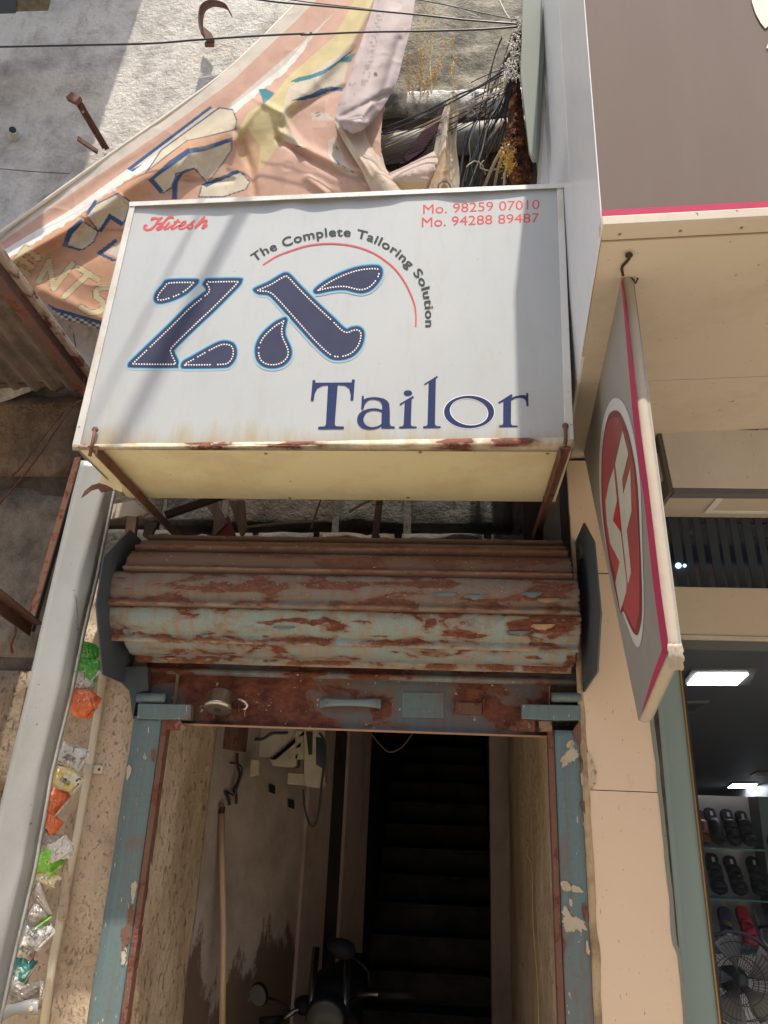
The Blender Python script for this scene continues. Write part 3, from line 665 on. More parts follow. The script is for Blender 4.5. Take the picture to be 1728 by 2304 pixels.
PEEL = [(x0, x1, y0, y1, s_) for (x0, y0), (x1, y1), s_ in
    [(*cK([(340,328),(640,360)]), .95), (*cK([(690,325),(1000,350)]), .92), (*cK([(1000,325),(1230,345)]), .85), (*cK([(1400,330),(1570,385)]), .9), (*cK([(120,340),(140,350)]), .9),
     (*cK([(540,447),(760,463)]), .95), (*cK([(830,450),(920,462)]), .85), (*cK([(1355,452),(1490,492)]), .97), (*cK([(1090,450),(1110,470)]), .9), (*cK([(900,498),(980,506)]), .88), (*cK([(360,495),(375,500)]), .9), (*cK([(550,495),(570,503)]), .9), (*cK([(1150,495),(1330,500)]), .75),
     (*cK([(110,487),(125,498)]), .9), (*cK([(150,490),(170,498)]), .9),
     (*cK([(120,572),(200,580)]), .95), (*cK([(290,568),(495,577)]), .92), (*cK([(1395,570),(1455,582)]), .92), (*cK([(1070,555),(1130,565)]), .85), (*cK([(960,548),(1010,556)]), .85), (*cK([(1540,560),(1570,600)]), .8), (*cK([(1480,440),(1580,520)]), .62)]]
print('ths', [round(math.degrees(a)) for a in ths])
xends = [(275,1288),(272,1288),(270,1289),(262,1293),(238,1305),(235,1309),(262,1306),(330,1290)]
for i in range(len(ths)-1):
    t0, t1 = ths[i], ths[i+1]; xa = P(xends[i][0], 1370, -.25).x; xb = P(xends[i][1], 1370, -.25).x
    if i >= 7: xa, xb = Lw+.03, .40
    prof = []; nn_ = 30
    for k in range(nn_+1):
        f = k/nn_; th = t0+(t1-t0)*f
        rr = DR-.020+.010*math.sin(math.pi*min(1, f/.82)) if f < .82 else DR-.020+.026*math.sin(math.pi*.5*min(1, (f-.82)/.10))
        if f > .95: rr = DR+.004-(f-.95)*.25
        # flatten the blade between its beads like a chord
        prof.append((th, rr))
    prof.append((t1-.015, DR-.026))
    ns = 300; A = np.zeros((len(prof), ns, 3)); xs = np.linspace(0, 1, ns)
    for k, (th, rr) in enumerate(prof):
        wob = .0022*vnoise(xs*14, np.full(ns, i*3.+k*.15), 1, 3, 3)
        ja = .006*vnoise(np.array([k*.9]), np.array([i*2.]), 1, 6, 2)[0]; 
        A[k, :, 0] = xa+ja+(xb-xa)*xs
        A[k, :, 1] = -(rr+wob)*math.cos(th); A[k, :, 2] = DZ+(rr+wob)*math.sin(th)+.004*xs*0
    m = MB(); m.grid(A); fz_ = np.array([min(1, k/nn_) for k in range(len(prof))])[:, None]
    px_, py_ = projarr(A); seam = np.exp(-(fz_/.07)**2)*.30+np.exp(-((fz_-.86)/.10)**2)*.22+.0*px_
    at_ = (.27,.27,.40,.44,.33,.25,.25,.42,.4)[i]+seam+.0*px_
    wx_ = 26*vnoise(px_*.018, py_*.03, 1, 31+i, 4); wy_ = 9*vnoise(px_*.03+40, py_*.05, 1, 57+i, 4)
    for (x0, x1, y0, y1, s_) in PEEL:
        dx = np.abs(px_+wx_-(x0+x1)/2)/max(x1-x0, 8)*2; dy = np.abs(py_+wy_-(y0+y1)/2)/max(y1-y0, 6)*2
        at_ = np.maximum(at_, (s_-.06)*np.exp(-.5*(np.maximum(dx, 0)**3+dy**3)))
    at_ += .10*vnoise(px_*.02, py_*.05, 1, 77, 3)
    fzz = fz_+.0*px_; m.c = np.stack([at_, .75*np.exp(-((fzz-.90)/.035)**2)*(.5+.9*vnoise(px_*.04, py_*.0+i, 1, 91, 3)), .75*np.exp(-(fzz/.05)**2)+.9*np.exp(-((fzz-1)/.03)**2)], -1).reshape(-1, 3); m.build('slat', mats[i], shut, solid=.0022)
# raised peeling paint flakes, curled off the slats
M['flake'] = m_plain('peeled_paint_flake', (.17,.22,.215), .6, var=.3, scale=30); M['flake2'] = m_plain('peeled_undercoat_flake', (.42,.27,.15), .7, var=.3, scale=30)
fr = random.Random(11)
def flake(px, py, w, h, mat, lift=.010, ang=0):
    m = MB(); nx, ny = 9, 4; A = np.zeros((ny, nx, 3)); th0, p0 = cyl(px, py, DR-.008)
    for b in range(ny):
        for a in range(nx):
            fx = a/(nx-1); fy = b/(ny-1)
            jag = (fr.random()-.5)*.35 if b == ny-1 else 0
            x = px+(fx-.5)*w+(fy*w*.12*ang); y = py+(fy+jag*fy)*h*(.35+.65*math.sin(math.pi*min(max(fx, .06), .94)))
            th, p = cyl(x, y, DR-.006+lift*fy*fy); A[b, a] = p
    m.grid(A); return m.build('paint_flake', mat, shut, solid=.0008)
for (px, py, w, h, mt) in [(1000,1334,60,9,'flake'),(1075,1338,50,10,'flake'),(1200,1332,44,12,'flake'),(1235,1346,54,9,'flake2'),(640,1410,50,7,'flake'),(1170,1420,50,9,'flake'),(1225,1404,52,14,'flake2'),(285,1415,16,12,'flake'),(460,1428,20,7,'flake'),(385,1480,24,9,'flake2'),(980,1470,50,5,'flake2')]:
    flake(px, py, w, h, M[mt], .007+.008*fr.random(), fr.uniform(-1, 1))
# end plates
M['plate'] = m_metalpaint('dark_blue_end_plate', (.060,.078,.095), .5, .5, (.12,.09,.07), 4, rustspots=.4)
def plate(X, pts, lab=None, th=.006):
    m = MB(); m.prism([PX(a, b, X) for a, b in pts], (th, 0, 0)); o = m.build('end_plate', M['plate'], shut); return o
XPL = P(214, 1360, -.34).x; XPR = P(1351, 1382, -.42).x
plate(XPL, [(291,1192),(322,1222),(345,1250),(350,1420),(335,1508),(306,1551),(228,1517),(214,1360),(231,1252)])
plate(XPR, [(1313,1176),(1291,1226),(1270,1260),(1265,1450),(1300,1545),(1312,1558),(1343,1512),(1351,1382),(1336,1220)])
ax = PX(1309, 1241, XPR); m = MB(); m.lathe([(0,.030),(.012,.030),(.014,.022),(.016,.010),(.004,.008)], ax, (-1,0,0), 18); m.build('axle_hub', M['plate'], shut)
# curtain below the drum: bead strip + bottom bar
YC = .075
M['bar'] = m_rust(attr=True, name='bottom_bar_blue_maroon', paint=(.095,.135,.15), thr=.50, stretch=(.55,1,.9), seed=41, scale=4.5, dusty=0, rough=.5, paint2=(.13,.08,.07))
zc0 = P(740, 1500, YC).z+.12; zb1 = P(740, 1527, YC).z; zb0 = P(740, 1642, YC).z
cx0, cx1 = P(322, 1560, YC).x, P(1314, 1560, YC).x
A = []
for (dy, z) in [(0, zc0), (0, zb1+.030), (-.012, zb1+.024), (-.018, zb1+.012), (-.012, zb1+.002), (.006, zb1-.003), (.008, zb1-.02)]:
    A.append([(cx0+(cx1-cx0)*f, YC+dy+.001*math.sin(f*40), z) for f in np.linspace(0, 1, 60)])
m = MB(); m.grid(np.array(A)); m.build('slat', m_rust('slat_bead', (.16,.20,.22), .53, (.4,1,1), 47, 8, 0, .45, (.13,.08,.07)), shut, solid=.002)
A = []
for (dy, z) in [(.004, zb1+.004), (.0, zb1-.02), (.0, (zb0+zb1)/2), (.0, zb0+.012), (-.002, zb0+.004), (-.010, zb0), (-.040, zb0-.001)]:
    A.append([(cx0+(cx1-cx0)*f, YC-.004+dy+.0025*vnoise(np.array([f*9]), np.array([z*8]), 1, 2, 2)[0], z+(.002*math.sin(f*9) if z < zb0+.005 else 0)) for f in np.linspace(0, 1, 240)])
A = [[tuple(np.array(A[i])[k]*(1-g)+np.array(A[i+1])[k]*g) for k in range(240)] for i in range(len(A)-1) for g in np.linspace(0, 1, 7)[:-1]]+[A[-1]]
m = MB(); m.grid(np.array(A)); px_, py_ = projarr(np.array(A)); at_ = np.full(px_.shape, .42)
for (a0, b0), (a1, b1), s_ in [(*cJ([(400,120),(1180,340)]), .60), (*cJ([(1150,100),(1660,340)]), .56), (*cJ([(1560,210),(1660,310)]), .95), (*cN([(0,190),(40,420)]), .8), (*cN([(430,130),(660,230)]), .60), (*cN([(700,130),(900,330)]), .56), (*cN([(1090,120),(1160,250)]), .62), (*cJ([(140,60),(380,200)]), .50), (*cN([(100,80),(380,360)]), .32), (*cN([(900,100),(1130,250)]), .36)]:
    dx = np.maximum(0, np.maximum(a0-px_, px_-a1))/25; dy = np.maximum(0, np.maximum(b0-py_, py_-b1))/14; w_ = np.exp(-(dx**2+dy**2)); at_ = at_*(1-w_)+s_*w_
m.c = np.stack([at_, 0*at_, 0*at_], -1).reshape(-1, 3); m.build('bottom_bar', M['bar'], shut, solid=.004)
m = MB(); m.box((P(390,1640,YC).x, YC-.048, zb0-.006), (P(1240,1640,YC).x, YC-.040, zb0+.001)); m.build('bottom_edge', m_plain('worn_bright_edge', (.34,.20,.12), .6), shut)
def bp(px, py, d=0.0): return P(px, py, YC-.006-d)
# handle
M['handle'] = m_metalpaint('handle_blue_grey', (.14,.20,.22), .35, .5, (.14,.09,.06), 20, rustspots=.4)
a, b_ = bp(*cJ([(1178,220)])[0], .003), bp(*cJ([(1545,225)])[0], .003)
hw = (b_-a).length; m = MB(); A = []
for f in np.linspace(0, 1, 30):
    w = .020-.007*math.sin(math.pi*f)**1; lift = .004+.026*min(1, math.sin(math.pi*f)*2.2) if .06 < f < .94 else .003
    row = []
    for k in range(7):
        an = math.pi*k/6; row.append(tuple(a+(b_-a)*f+Vector((0, -lift-.008*math.sin(an), w*math.cos(an)))))
    A.append(row)
m.grid(np.array(A)); m.build('handle', M['handle'], shut, solid=.002)
# round lock and its hasp
M['steel'] = m_plain('worn_chrome', (.50,.45,.38), .28, .9, .5, .3, 20); M['steeld'] = m_plain('knurled_steel', (.20,.19,.17), .4, .8, .5, .6, 140)
lk = bp(*cJ([(598,232)])[0], .0)
o_ = thing('round_padlock', 'round chromed lock hanging on the rusty bottom bar of the shutter', 'lock', lk, None)
ax = Vector((0, -.35, -.94)).normalized(); c0 = lk+Vector((0, -.055, .040))
m = MB(); m.lathe([(0,.046),(.004,.050),(.052,.050),(.058,.056),(.066,.057),(.072,.052)], c0, ax, 28); m.build('lock_body', M['steel'], o_, smooth=True)
m = MB(); m.lathe([(0,.0515),(.002,.049),(.0025,.018)], c0+ax*.072, ax, 28); m.build('lock_face', M['steeld'], o_)
m = MB(); m.lathe([(0,.015),(.004,.014),(.005,.001)], c0+ax*.074, ax, 14); m.build('keyhole_cover', M['darkiron'], o_)
for cc in ((-.032), (.030)):
    pass
s0 = bp(*cJ([(720,232)])[0], .0)
m = MB(); m.tube([s0+Vector((-.026,-.040,.014)), s0+Vector((-.006,-.050,.016)), s0+Vector((.018,-.050,.006)), s0+Vector((.026,-.044,-.006)), s0+Vector((.018,-.036,-.018)), s0+Vector((.0,-.034,-.020))], .006, 10); m.build('shackle', M['steel'], o_)
M['hasp'] = m_rust('hasp_rusty', (.25,.16,.12), .5, (1,1,1), 51, 20, rough=.6, paint2=(.3,.13,.07))
for px, py, w in ((552,310,.004),(700,270,.004),(735,300,.004)):
    p = bp(*cJ([(px, py-20)])[0]); m = MB(); m.prism([p+Vector((-w/2, 0, .030)), p+Vector((-w/2, -.022, .026)), p+Vector((-w/2, -.032, .005)), p+Vector((-w/2, -.028, -.014)), p+Vector((-w/2, -.016, -.018)), p+Vector((-w/2, 0, -.010))], (w, 0, 0)); m.build('hasp_lug', M['hasp'], shut, bevel=.0008)
for px in (441, 661):
    p = bp(*cN([(px, 300)])[0]); m = MB(); m.prism([p+Vector((0, 0, .040)), p+Vector((0, -.018, .036)), p+Vector((0, -.030, .008)), p+Vector((0, -.030, -.022)), p+Vector((0, -.020, -.030)), p+Vector((0, 0, -.010))], (.004, 0, 0)); m.build('hasp_lug', M['hasp'], shut, bevel=.0008)
pa = [bp(*q_, .001) for q_ in cN([(80,185),(378,188),(378,372),(80,368)])]
m = MB(); m.prism([pa[0], pa[1], pa[2], pa[3]], (0, -.004, 0)); m.build('patch_plate', M['blue'], shut, bevel=.001)
pa = [bp(*q_, .001) for q_ in cN([(455,258),(652,262),(652,345),(455,340)])]
m = MB(); m.prism(pa, (0, -.006, 0)); m.build('rusty_slot_plate', M['rustiron'], shut)
# side guides (posts), their caps and tabs
gx = [(-1, P(299,1618,0).x, P(365,1618,0).x), (1, P(1246,1645,0).x, P(1308,1645,0).x)]
for s_, xa, xb in gx:
    m = MB(); zt_ = P(330, 1612, 0).z+.0
    fs = MB(); n = 70; A = np.zeros((n, 5, 3)); xx = [xa, xa+.008, (xa+xb)/2, xb-.008, xb]
    for i in range(n):
        z = zt_*(i/(n-1))
        jag = .004*vnoise(np.array([z*9.]), np.array([s_*3.]), 1, 14, 3)[0]
        A[i] = [(xx[0]+(jag if s_ < 0 else 0), .016, z), (xx[1], 0, z), (xx[2], -.001+.002*math.sin(z*5), z), (xx[3], 0, z), (xx[4]+(jag if s_ > 0 else 0), .016, z)]
    fs.grid(A); fs.build('guide_post', M['blue'], shut, solid=.004)
    m = MB(); m.box((xa+.004, .012, 0), (xb-.004, .10, zt_)); m.build('guide_channel', M['darkiron'], shut)
    xi = xb if s_ < 0 else xa; m = MB(); m.box((min(xi, xi-s_*.022), .004, 0), (max(xi, xi-s_*.022), .05, zt_)); m.build('rusty_inner_flange', M['rustiron'], shut, bevel=.002)
def slab(pts, y0, y1, name, mat, bevel=.003):
    q = [P(a, b, y0) for a, b in pts]; m = MB(); m.prism(q, (0, y1-y0, 0)); return m.build(name, mat, shut, bevel=bevel)
slab(cJ([(80,222),(402,228),(396,318),(236,318),(75,312)]), -.012, .03, 'guide_tab', M['blue'])
slab(cN([(938,270),(1360,276),(1362,384),(1110,384),(936,372)]), -.012, .03, 'guide_tab', M['blue'])
for pts in ([(80,188),(248,190)], [(1150,220),(1362,222)]):
    cc = cJ if pts[0][0] < 500 else cN; a, b_ = P(*cc(pts)[0], .005), P(*cc(pts)[1], .005)
    m = MB(); m.tube([a, b_], .019, 16); m.build('guide_tube', M['blue'], shut)
slab(cN([(846,460),(935,362),(1010,372),(1035,400),(1028,468)]), -.006, -.002, 'corner_gusset', m_rust('gusset', (.33,.30,.21), .42, (1,1,1), 63, 12, rough=.6), .001)
slab(cJ([(240,375),(262,322),(300,300),(330,312),(352,350),(385,380),(300,385)]), -.004, .0, 'corner_gusset', M['hasp'], .001)
slab([(1242,1623),(1213,1622),(1213,1645),(1242,1645)], -.004, .02, 'corner_gusset', M['hasp'], .001)
# cheeks that hold the drum below the end plates
slab(cL([(590,440),(730,440),(735,560),(680,570),(660,700),(640,560),(600,520)]), .02, .06, 'drum_cheek', M['plate'], .001)

# scraped cream paint and rust on the right post, rust bites on the left one
def blot(pts, mat, name, Y0=-.0045):
    q = resample([tuple(p) for p in catmull(pts, 3)], 1.3); cen_ = q.mean(0); q = cen_+(q-cen_)*(1+.22*vnoise(q[:,0]*.2, q[:,1]*.2, 1, 5, 4)[:,None]*2)+np.array([[rnd.uniform(-.8, .8), rnd.uniform(-.8, .8)] for _ in q])
    v_, f_ = fill2d([q]); m = MB(); flat(m, v_, f_, lambda a, b: P(a, b, Y0)); return m.build(name, mat, shut, solid=.0012)
M['creamchip'] = m_metalpaint('scraped_cream_patch', (.42,.37,.28), .6, .7, (.30,.22,.15), 20)
for pts in ([(40,1325),(72,1330),(92,1360),(95,1390),(45,1385)], [(110,1358),(150,1370),(165,1398),(100,1390)], [(50,1490),(75,1500),(95,1540),(150,1560),(190,1600),(180,1632),(90,1640),(52,1620)], [(85,1435),(100,1440),(105,1480),(85,1475)],
            [(45,560),(80,520),(100,470),(125,520),(150,555),(90,590),(40,620)], [(75,470),(105,455),(100,500),(70,500)], [(190,1690),(205,1720),(212,1770),(190,1775)], [(160,650),(190,690),(185,740),(160,720)]): blot(cQ(pts), M['creamchip'], 'scraped_patch')
for pts in ([(110,380),(150,345),(165,400),(150,470),(115,440)], [(165,1470),(190,1475),(205,1560),(185,1575)], [(160,830),(185,850),(190,920),(165,880)], [(150,560),(190,600),(195,700),(165,620)]): blot(cQ(pts), M['rustiron'], 'rust_patch', -.006)
for pts, mt in (([(640,1640),(660,1610),(665,1660),(650,1720),(640,1800),(615,1845),(603,1750),(625,1720)], 'rustiron'), ([(605,1850),(628,1845),(620,1900),(602,1925)], 'creamchip'), ([(650,1530),(680,1505),(668,1580),(655,1620)], 'creamchip'), ([(632,935),(648,940),(645,980),(625,1010)], 'creamchip'), ([(752,850),(770,855),(768,905),(750,900)], 'rustiron')): blot(cL(pts), M[mt], 'scraped_patch')

# ------------------------------------------------------------------ right-hand shop: fascia, pillar, shop front
fz = P(1357, 511, -1.43).z; fc = P(1357, 511, -1.43)
fas = thing('shop_fascia', 'large brown flex signboard with crimson stripe jutting over the shoe shop', 'signboard', (fc.x, -1.43, fz))
t = NT('brown_flex'); c = t.mix(t.noise(1.2, 6), (.150,.117,.100), (.176,.140,.122)); c = t.mix(t.ramp(t.noise(2.2, 9, .7, t.map((1.5,1,.25))), [(.45, 0.0), (.75, .35)]), c, (.20,.175,.155)); c = t.mix(t.ramp(t.noise(60, 5, .7), [(.62, 0.0), (.75, .25)]), c, (.12,.09,.08))
M['flex'] = t.done(c, .8, t.noise(3, 3), .06, .01, spec=.12)
M['crimson'] = m_plain('crimson_band', (.42,.03,.09), .8, var=.12, scale=20)
M['soffit'] = m_metalpaint('cream_soffit', (.52,.465,.385), .65, .55, (.33,.25,.17), 2.2)
M['side'] = m_metalpaint('bluish_white_side', (.72,.74,.74), .28, .25, (.44,.42,.36), 1.1)
FX, FXR = fc.x, 3.2
FT = fz+2.4
def fp(px, py, d=0.0): return P(px, py, -1.43-d)
ls1, ls2 = fp(1357,490), fp(1728,470); rs = (ls2.z-ls1.z)/(ls2.x-ls1.x)      # the bottom line rises slightly to the right
zz = lambda x, z0: z0+rs*(x-FX)
zc1, zc2 = fp(1357,475).z, fp(1357,489).z
m = MB(); m.prism([(FX, -1.43, zc1), (FXR, -1.43, zz(FXR, zc1)), (FXR, -1.43, FT+.3), (FX, -1.43, FT)], (0, .03, 0)); m.build('flex_face', M['flex'], fas)
m = MB(); m.prism([(FX-.001, -1.434, zc2), (FXR, -1.434, zz(FXR, zc2)), (FXR, -1.434, zz(FXR, zc1)), (FX-.001, -1.434, zc1)], (0, .03, 0)); m.build('crimson_band', M['crimson'], fas)
m = MB(); m.prism([(FX-.003, -1.436, fz), (FXR, -1.436, zz(FXR, fz)), (FXR, -1.436, zz(FXR, zc2)), (FX-.003, -1.436, zc2)], (0, .05, 0)); m.build('lower_lip', M['soffit'], fas, bevel=.004)
SXf = lambda y: FX+(P(1270,1000,0).x-FX)*max(0, (y+1.43))/1.43
# side cladding: a sheet from the front edge back to the wall
bk = P(1270, 1000, 0)
m = MB()
crease = [(FX-.0, -1.43, fz), (FX, -1.43, FT), (FX+.01, -.95, FT), (FX+.006, -.95, fz+.02)]
m.prism([(FX-.004, -1.4315, fz), (FX-.004, -1.4315, FT), (SXf(-.8)-.002, -.80, FT), (SXf(-.8)-.002, -.80, fz+.004)], (.0035, 0, 0)); m.build('side_panel', M['side'], fas, bevel=.002)
m = MB(); m.prism([(SXf(-.8)-.001, -.797, fz+.004), (SXf(-.8)-.004, -.797, FT), (SXf(WY)-.06, WY-.03, FT), (SXf(WY)-.003, WY-.03, fz+.004)], (.012, 0, 0)); m.build('side_panel', M['side'], fas, bevel=.002)
# soffit sheets
sx = lambda y: FX+.002+(bk.x-FX)*max(0, (y+1.43))/1.43
s1 = -.62
m = MB(); m.prism([(sx(-1.38), -1.386, fz+.006), (FXR, -1.386, zz(FXR, fz)+.006), (FXR, s1, zz(FXR, fz)+.004), (sx(s1), s1, fz+.004)], (0, 0, .01)); m.build('soffit_sheet', M['soffit'], fas)
m = MB(); m.prism([(sx(s1), s1+.004, fz+.004), (FXR, s1+.004, zz(FXR, fz)+.004), (FXR, WY-.02, zz(FXR, fz)+.004), (sx(0)+.03, WY-.02, fz+.004)], (0, 0, .01)); m.build('soffit_sheet', M['soffit'], fas)
m = MB(); m.prism([(FX+.004, -1.372, fz+.0055), (FXR, -1.372, zz(FXR, fz)+.0055), (FXR, -1.367, zz(FXR, fz)+.0055), (FX+.004, -1.367, fz+.0055)], (0, 0, -.003)); m.build('lip_joint', m_plain('joint_shadow_line', (.30,.24,.17), .7), fas)
for k in range(9):
    x_ = FX+.05+.16*k; m = MB(); m.lathe([(0,.005),(.002,.004),(.003,.001)], (x_, -1.400, zz(x_, fz)+.0), (0,0,-1), 8); m.build('rivet', M['screw'], fas)
# pale disc emblem printed at the top right
M['emblem'] = m_plain('pale_emblem_print', (.60,.56,.48), .5, var=.06)
pts = [(1683+3*math.sin(a*3.14), 0) for a in (0,)]
em = [(1688,-40),(1692,5),(1700,30),(1712,52),(1722,64),(1729,58),(1740,30),(1800,-40)]
v_, f_ = fill2d([em]); m = MB(); flat(m, v_, f_, lambda a, b: fp(a, b, .004)); m.build('pale_emblem', M['emblem'], fas)
em = [(1724,108),(1732,88),(1800,60),(1800,120)]
v_, f_ = fill2d([em]); m = MB(); flat(m, v_, f_, lambda a, b: fp(a, b, .004)); m.build('pale_emblem', M['emblem'], fas)

# grey-green sheet column between cables and fascia
YG = -.35
col = thing('sheet_column', 'dull grey green sheet metal column standing left of the white cladding', 'cladding', P(1205, 358, YG))
m = MB(); m.prism([P(a, b, YG) for a, b in ((1183,-260),(1226,-260),(1206,358),(1199,358),(1191,340),(1172,168))], (0, .02, 0)); m.build('flat_sheet', M['greycol'], col)
m = MB(); m.prism([P(1226,-260,YG-.008), P(1256,-260,YG+.05), P(1213,358,YG+.05), P(1206,358,YG-.008)], (0, .02, 0)); m.build('folded_edge', M['greycol'], col)
m = MB(); m.prism([P(a, b, YG+.10) for a, b in ((1248,-260),(1256,-260),(1212,470),(1208,470))], (0, .02, 0)); m.build('cream_trim', M['cream'], col)
m = MB(); m.prism([P(a, b, YG+.16) for a, b in ((1250,-260),(1300,-260),(1262,470),(1205,470))], (0, .02, 0)); m.build('back_sheet', M['panelwhite'], col)

# pillar with tile slabs
pil = thing('tiled_pillar', 'cream tiled pillar between the entrance and the shoe shop', 'pillar', (.65, 0, 0))
M['tile'] = m_metalpaint('peach_tile', (.60,.475,.36), .35, .22, (.42,.31,.22), 1.1)
t = NT('peach_tile_worn'); c = t.mix(t.noise(1.5, 6), (.66,.515,.375), (.71,.565,.42)); c = t.mix(t.ramp(t.noise(10, 9, .75, t.map((1,1,.5))), [(.60, 0.0), (.75, .4)]), c, (.40,.28,.18))
c = t.mix(t.ramp(t.noise(42, 3, .5, t.map((3,3,.6))), [(.70, 0.0), (.72, .8)]), c, (.10,.06,.04)); M['tile'] = t.done(c, .38, t.noise(6, 4), .1, .01, spec=.45)
def edgez(pts, Y): return [P(a, b, Y) for a, b in pts]
L = lambda z: .535+.0*z
xr0, xr1 = .793, .818
zt0 = fz; z1 = P(1340, 1290, 0).z; z2 = P(1400, 1780, 0).z
def tile(za, zb):
    m = MB(); n = 16; A = np.zeros((n, 5, 3))
    for i in range(n):
        z = za+(zb-za)*i/(n-1); xa = .520+.014*(3.0-z)/2 + .004*fbm((0, 0, z), 6) if z > 1.7 else .534+.003*fbm((0,0,z), 6)
        xb = xr1-.0 if z < 1.2 else xr0+(2.0-z)*.018
        A[i] = [(xa, .018, z), (xa+.001, .001, z), ((xa+xb)/2, 0, z), (xb-.001, .001, z), (xb, .018, z)]
    m.grid(A); return m.build('tile', M['tile'], pil, smooth=False)
tile(z1+.002, zt0-.012); tile(z2+.0015, z1-.002); tile(.9, z2-.0015); tile(0, .897)
m = MB(); m.box((.528, .016, 0), (xr0+.03, .34, fz+.02)); m.build('core', M['mortar'], pil)
M['grout'] = m_plaster('ragged_grout', (.50,.38,.24), (.25,.16,.09), 7, (.35,.55), .8, 60, .006)
n = 120; A = np.zeros((n, 6, 3))
for i in range(n):
    z = 2.35*(1-i/(n-1)); w = .012*vnoise(np.array([z*7.]), np.array([1.]), 1, 41, 4)[0]
    A[i] = [(.520, .03, z), (.522-.006+w*.3, -.004, z), (.530, -.010, z), (.538+w*.6, -.006, z), (.545+w, -.001, z), (.548+w, .012, z)]
m = MB(); m.grid(A); m.build('grout_seam', M['grout'], pil)
m = MB(); m.prism([P(a, b, -.006) for a, b in ((1318,1700),(1324,1690),(1332,1705),(1343,1735),(1340,1765),(1330,1778),(1321,1772))], (0, .008, 0)); m.build('cement_patch', M['jamb'], pil)
n = 90; A = np.zeros((n, 4, 3))
for i in range(n):
    z = 2.25*(1-i/(n-1)); w = .006*vnoise(np.array([z*11.]), np.array([7.]), 1, 43, 4)[0]; xb = xr1-.0 if z < 1.2 else xr0+(2.0-z)*.018
    A[i] = [(xb-.008+w, -.001, z), (xb+.002, -.006, z), (xb+.009+w*.5, .004, z), (xb+.012, .05, z)]
m = MB(); m.grid(A); m.build('edge_seam', M['greycol'], pil)

# blue strip and shop glass
strip_x0, strip_x1 = .80, .972
blu = thing('teal_wall_strip', 'smooth grey teal painted wall strip between the pillar and the shop glass', 'wall', (.9, .15, 0))
t = NT('teal_wall_paint'); c = t.mix(t.noise(1.6, 5), (.20,.27,.26), (.24,.31,.295)); c = t.mix(t.ramp(t.noise(30, 6, .7), [(.62, 0.0), (.8, .2)]), c, (.35,.36,.32)); M['teal'] = t.done(c, .45, t.noise(30, 4), .1, .004)
m = MB(); m.prism([(xr0-.03, .12, 0), (.985, .15, 0), (.960, .15, 2.32), (xr0-.03, .12, 2.32)], (0, .10, 0)); m.box((xr0-.01, .03, 0), (xr1+.025, .2, 2.32)); m.build('plaster_strip', M['teal'], blu)
shop = thing('storefront', 'shoe shop front with glass, cream beams and a recessed lit ceiling', 'shop front', (1.6, .2, 0))
M['gold'] = m_plain('gold_edge_trim', (.38,.22,.07), .35, .6); M['black'] = m_plain('black_trim', (.02,.02,.02), .4)
gx0 = lambda z: .984-(.012)*(z-.95)
m = MB(); m.bar((.986, .145, 0), (.958, .145, 2.335), .006, .006, (0,1,0)); m.build('gold_trim', M['gold'], shop)
m = MB(); m.bar((.994, .150, 0), (.966, .150, 2.335), .009, .012, (0,1,0)); m.build('black_trim', M['black'], shop)
GY = .20
t = NT('shop_glass'); g = t.n('BsdfGlossy', i={'Roughness': .02, 'Color': (.9,.95,1,1)}); tr = t.n('BsdfTransparent', i={'Color': (.88,.90,.91,1)}); mx = t.n('MixShader')
fr_ = t.n('Fresnel', i={'IOR': 1.22}); t.t.links.new(fr_.outputs[0], mx.inputs[0]); t.t.links.new(tr.outputs[0], mx.inputs[1]); t.t.links.new(g.outputs[0], mx.inputs[2]); t.t.links.new(mx.outputs[0], t.out.inputs[0]); M['glass'] = t.m
zl0 = P(1600, 1434, GY).z; zl1 = P(1600, 1327, GY).z; zt1 = P(1600, 1153, GY).z
m = MB(); m.box((.975, GY, .02), (FXR, GY+.006, zl0)); m.build('glass_pane', M['glass'], shop)
m = MB(); m.box((xr0-.02, GY-.04, zl0), (FXR, GY+.20, zl1)); m.build('lintel_band', M['cream'], shop, bevel=.003)
m = MB(); m.box((xr0-.02, GY-.044, zl0-.012), (FXR, GY+.20, zl0-.002)); m.build('lintel_edge', M['soffit'], shop)
# transom with etched stripes
t = NT('transom_glass'); g = t.n('BsdfPrincipled', i={'Base Color': (.010,.016,.035,1), 'Roughness': .06, 'Specular IOR Level': .7}); t.t.links.new(g.outputs[0], t.out.inputs[0]); M['tglass'] = t.m
M['etch'] = m_plain('etched_stripe', (.030,.045,.062), .5, var=.3)
m = MB(); m.box((.80, GY+.06, zl1), (FXR, GY+.07, zt1)); m.build('transom_pane', M['tglass'], shop)
x = .86; k = 0
while x < 1.75:
    w = .030+.008*(k % 3 == 0); m = MB(); m.prism([(x, GY+.058, zl1+.002), (x+w, GY+.058, zl1+.002), (x+w-.012, GY+.058, zt1), (x-.012, GY+.058, zt1)], (0, .002, 0)); m.build('etched_stripe', M['etch'], shop); x += .052+.006*(k % 4 == 1); k += 1
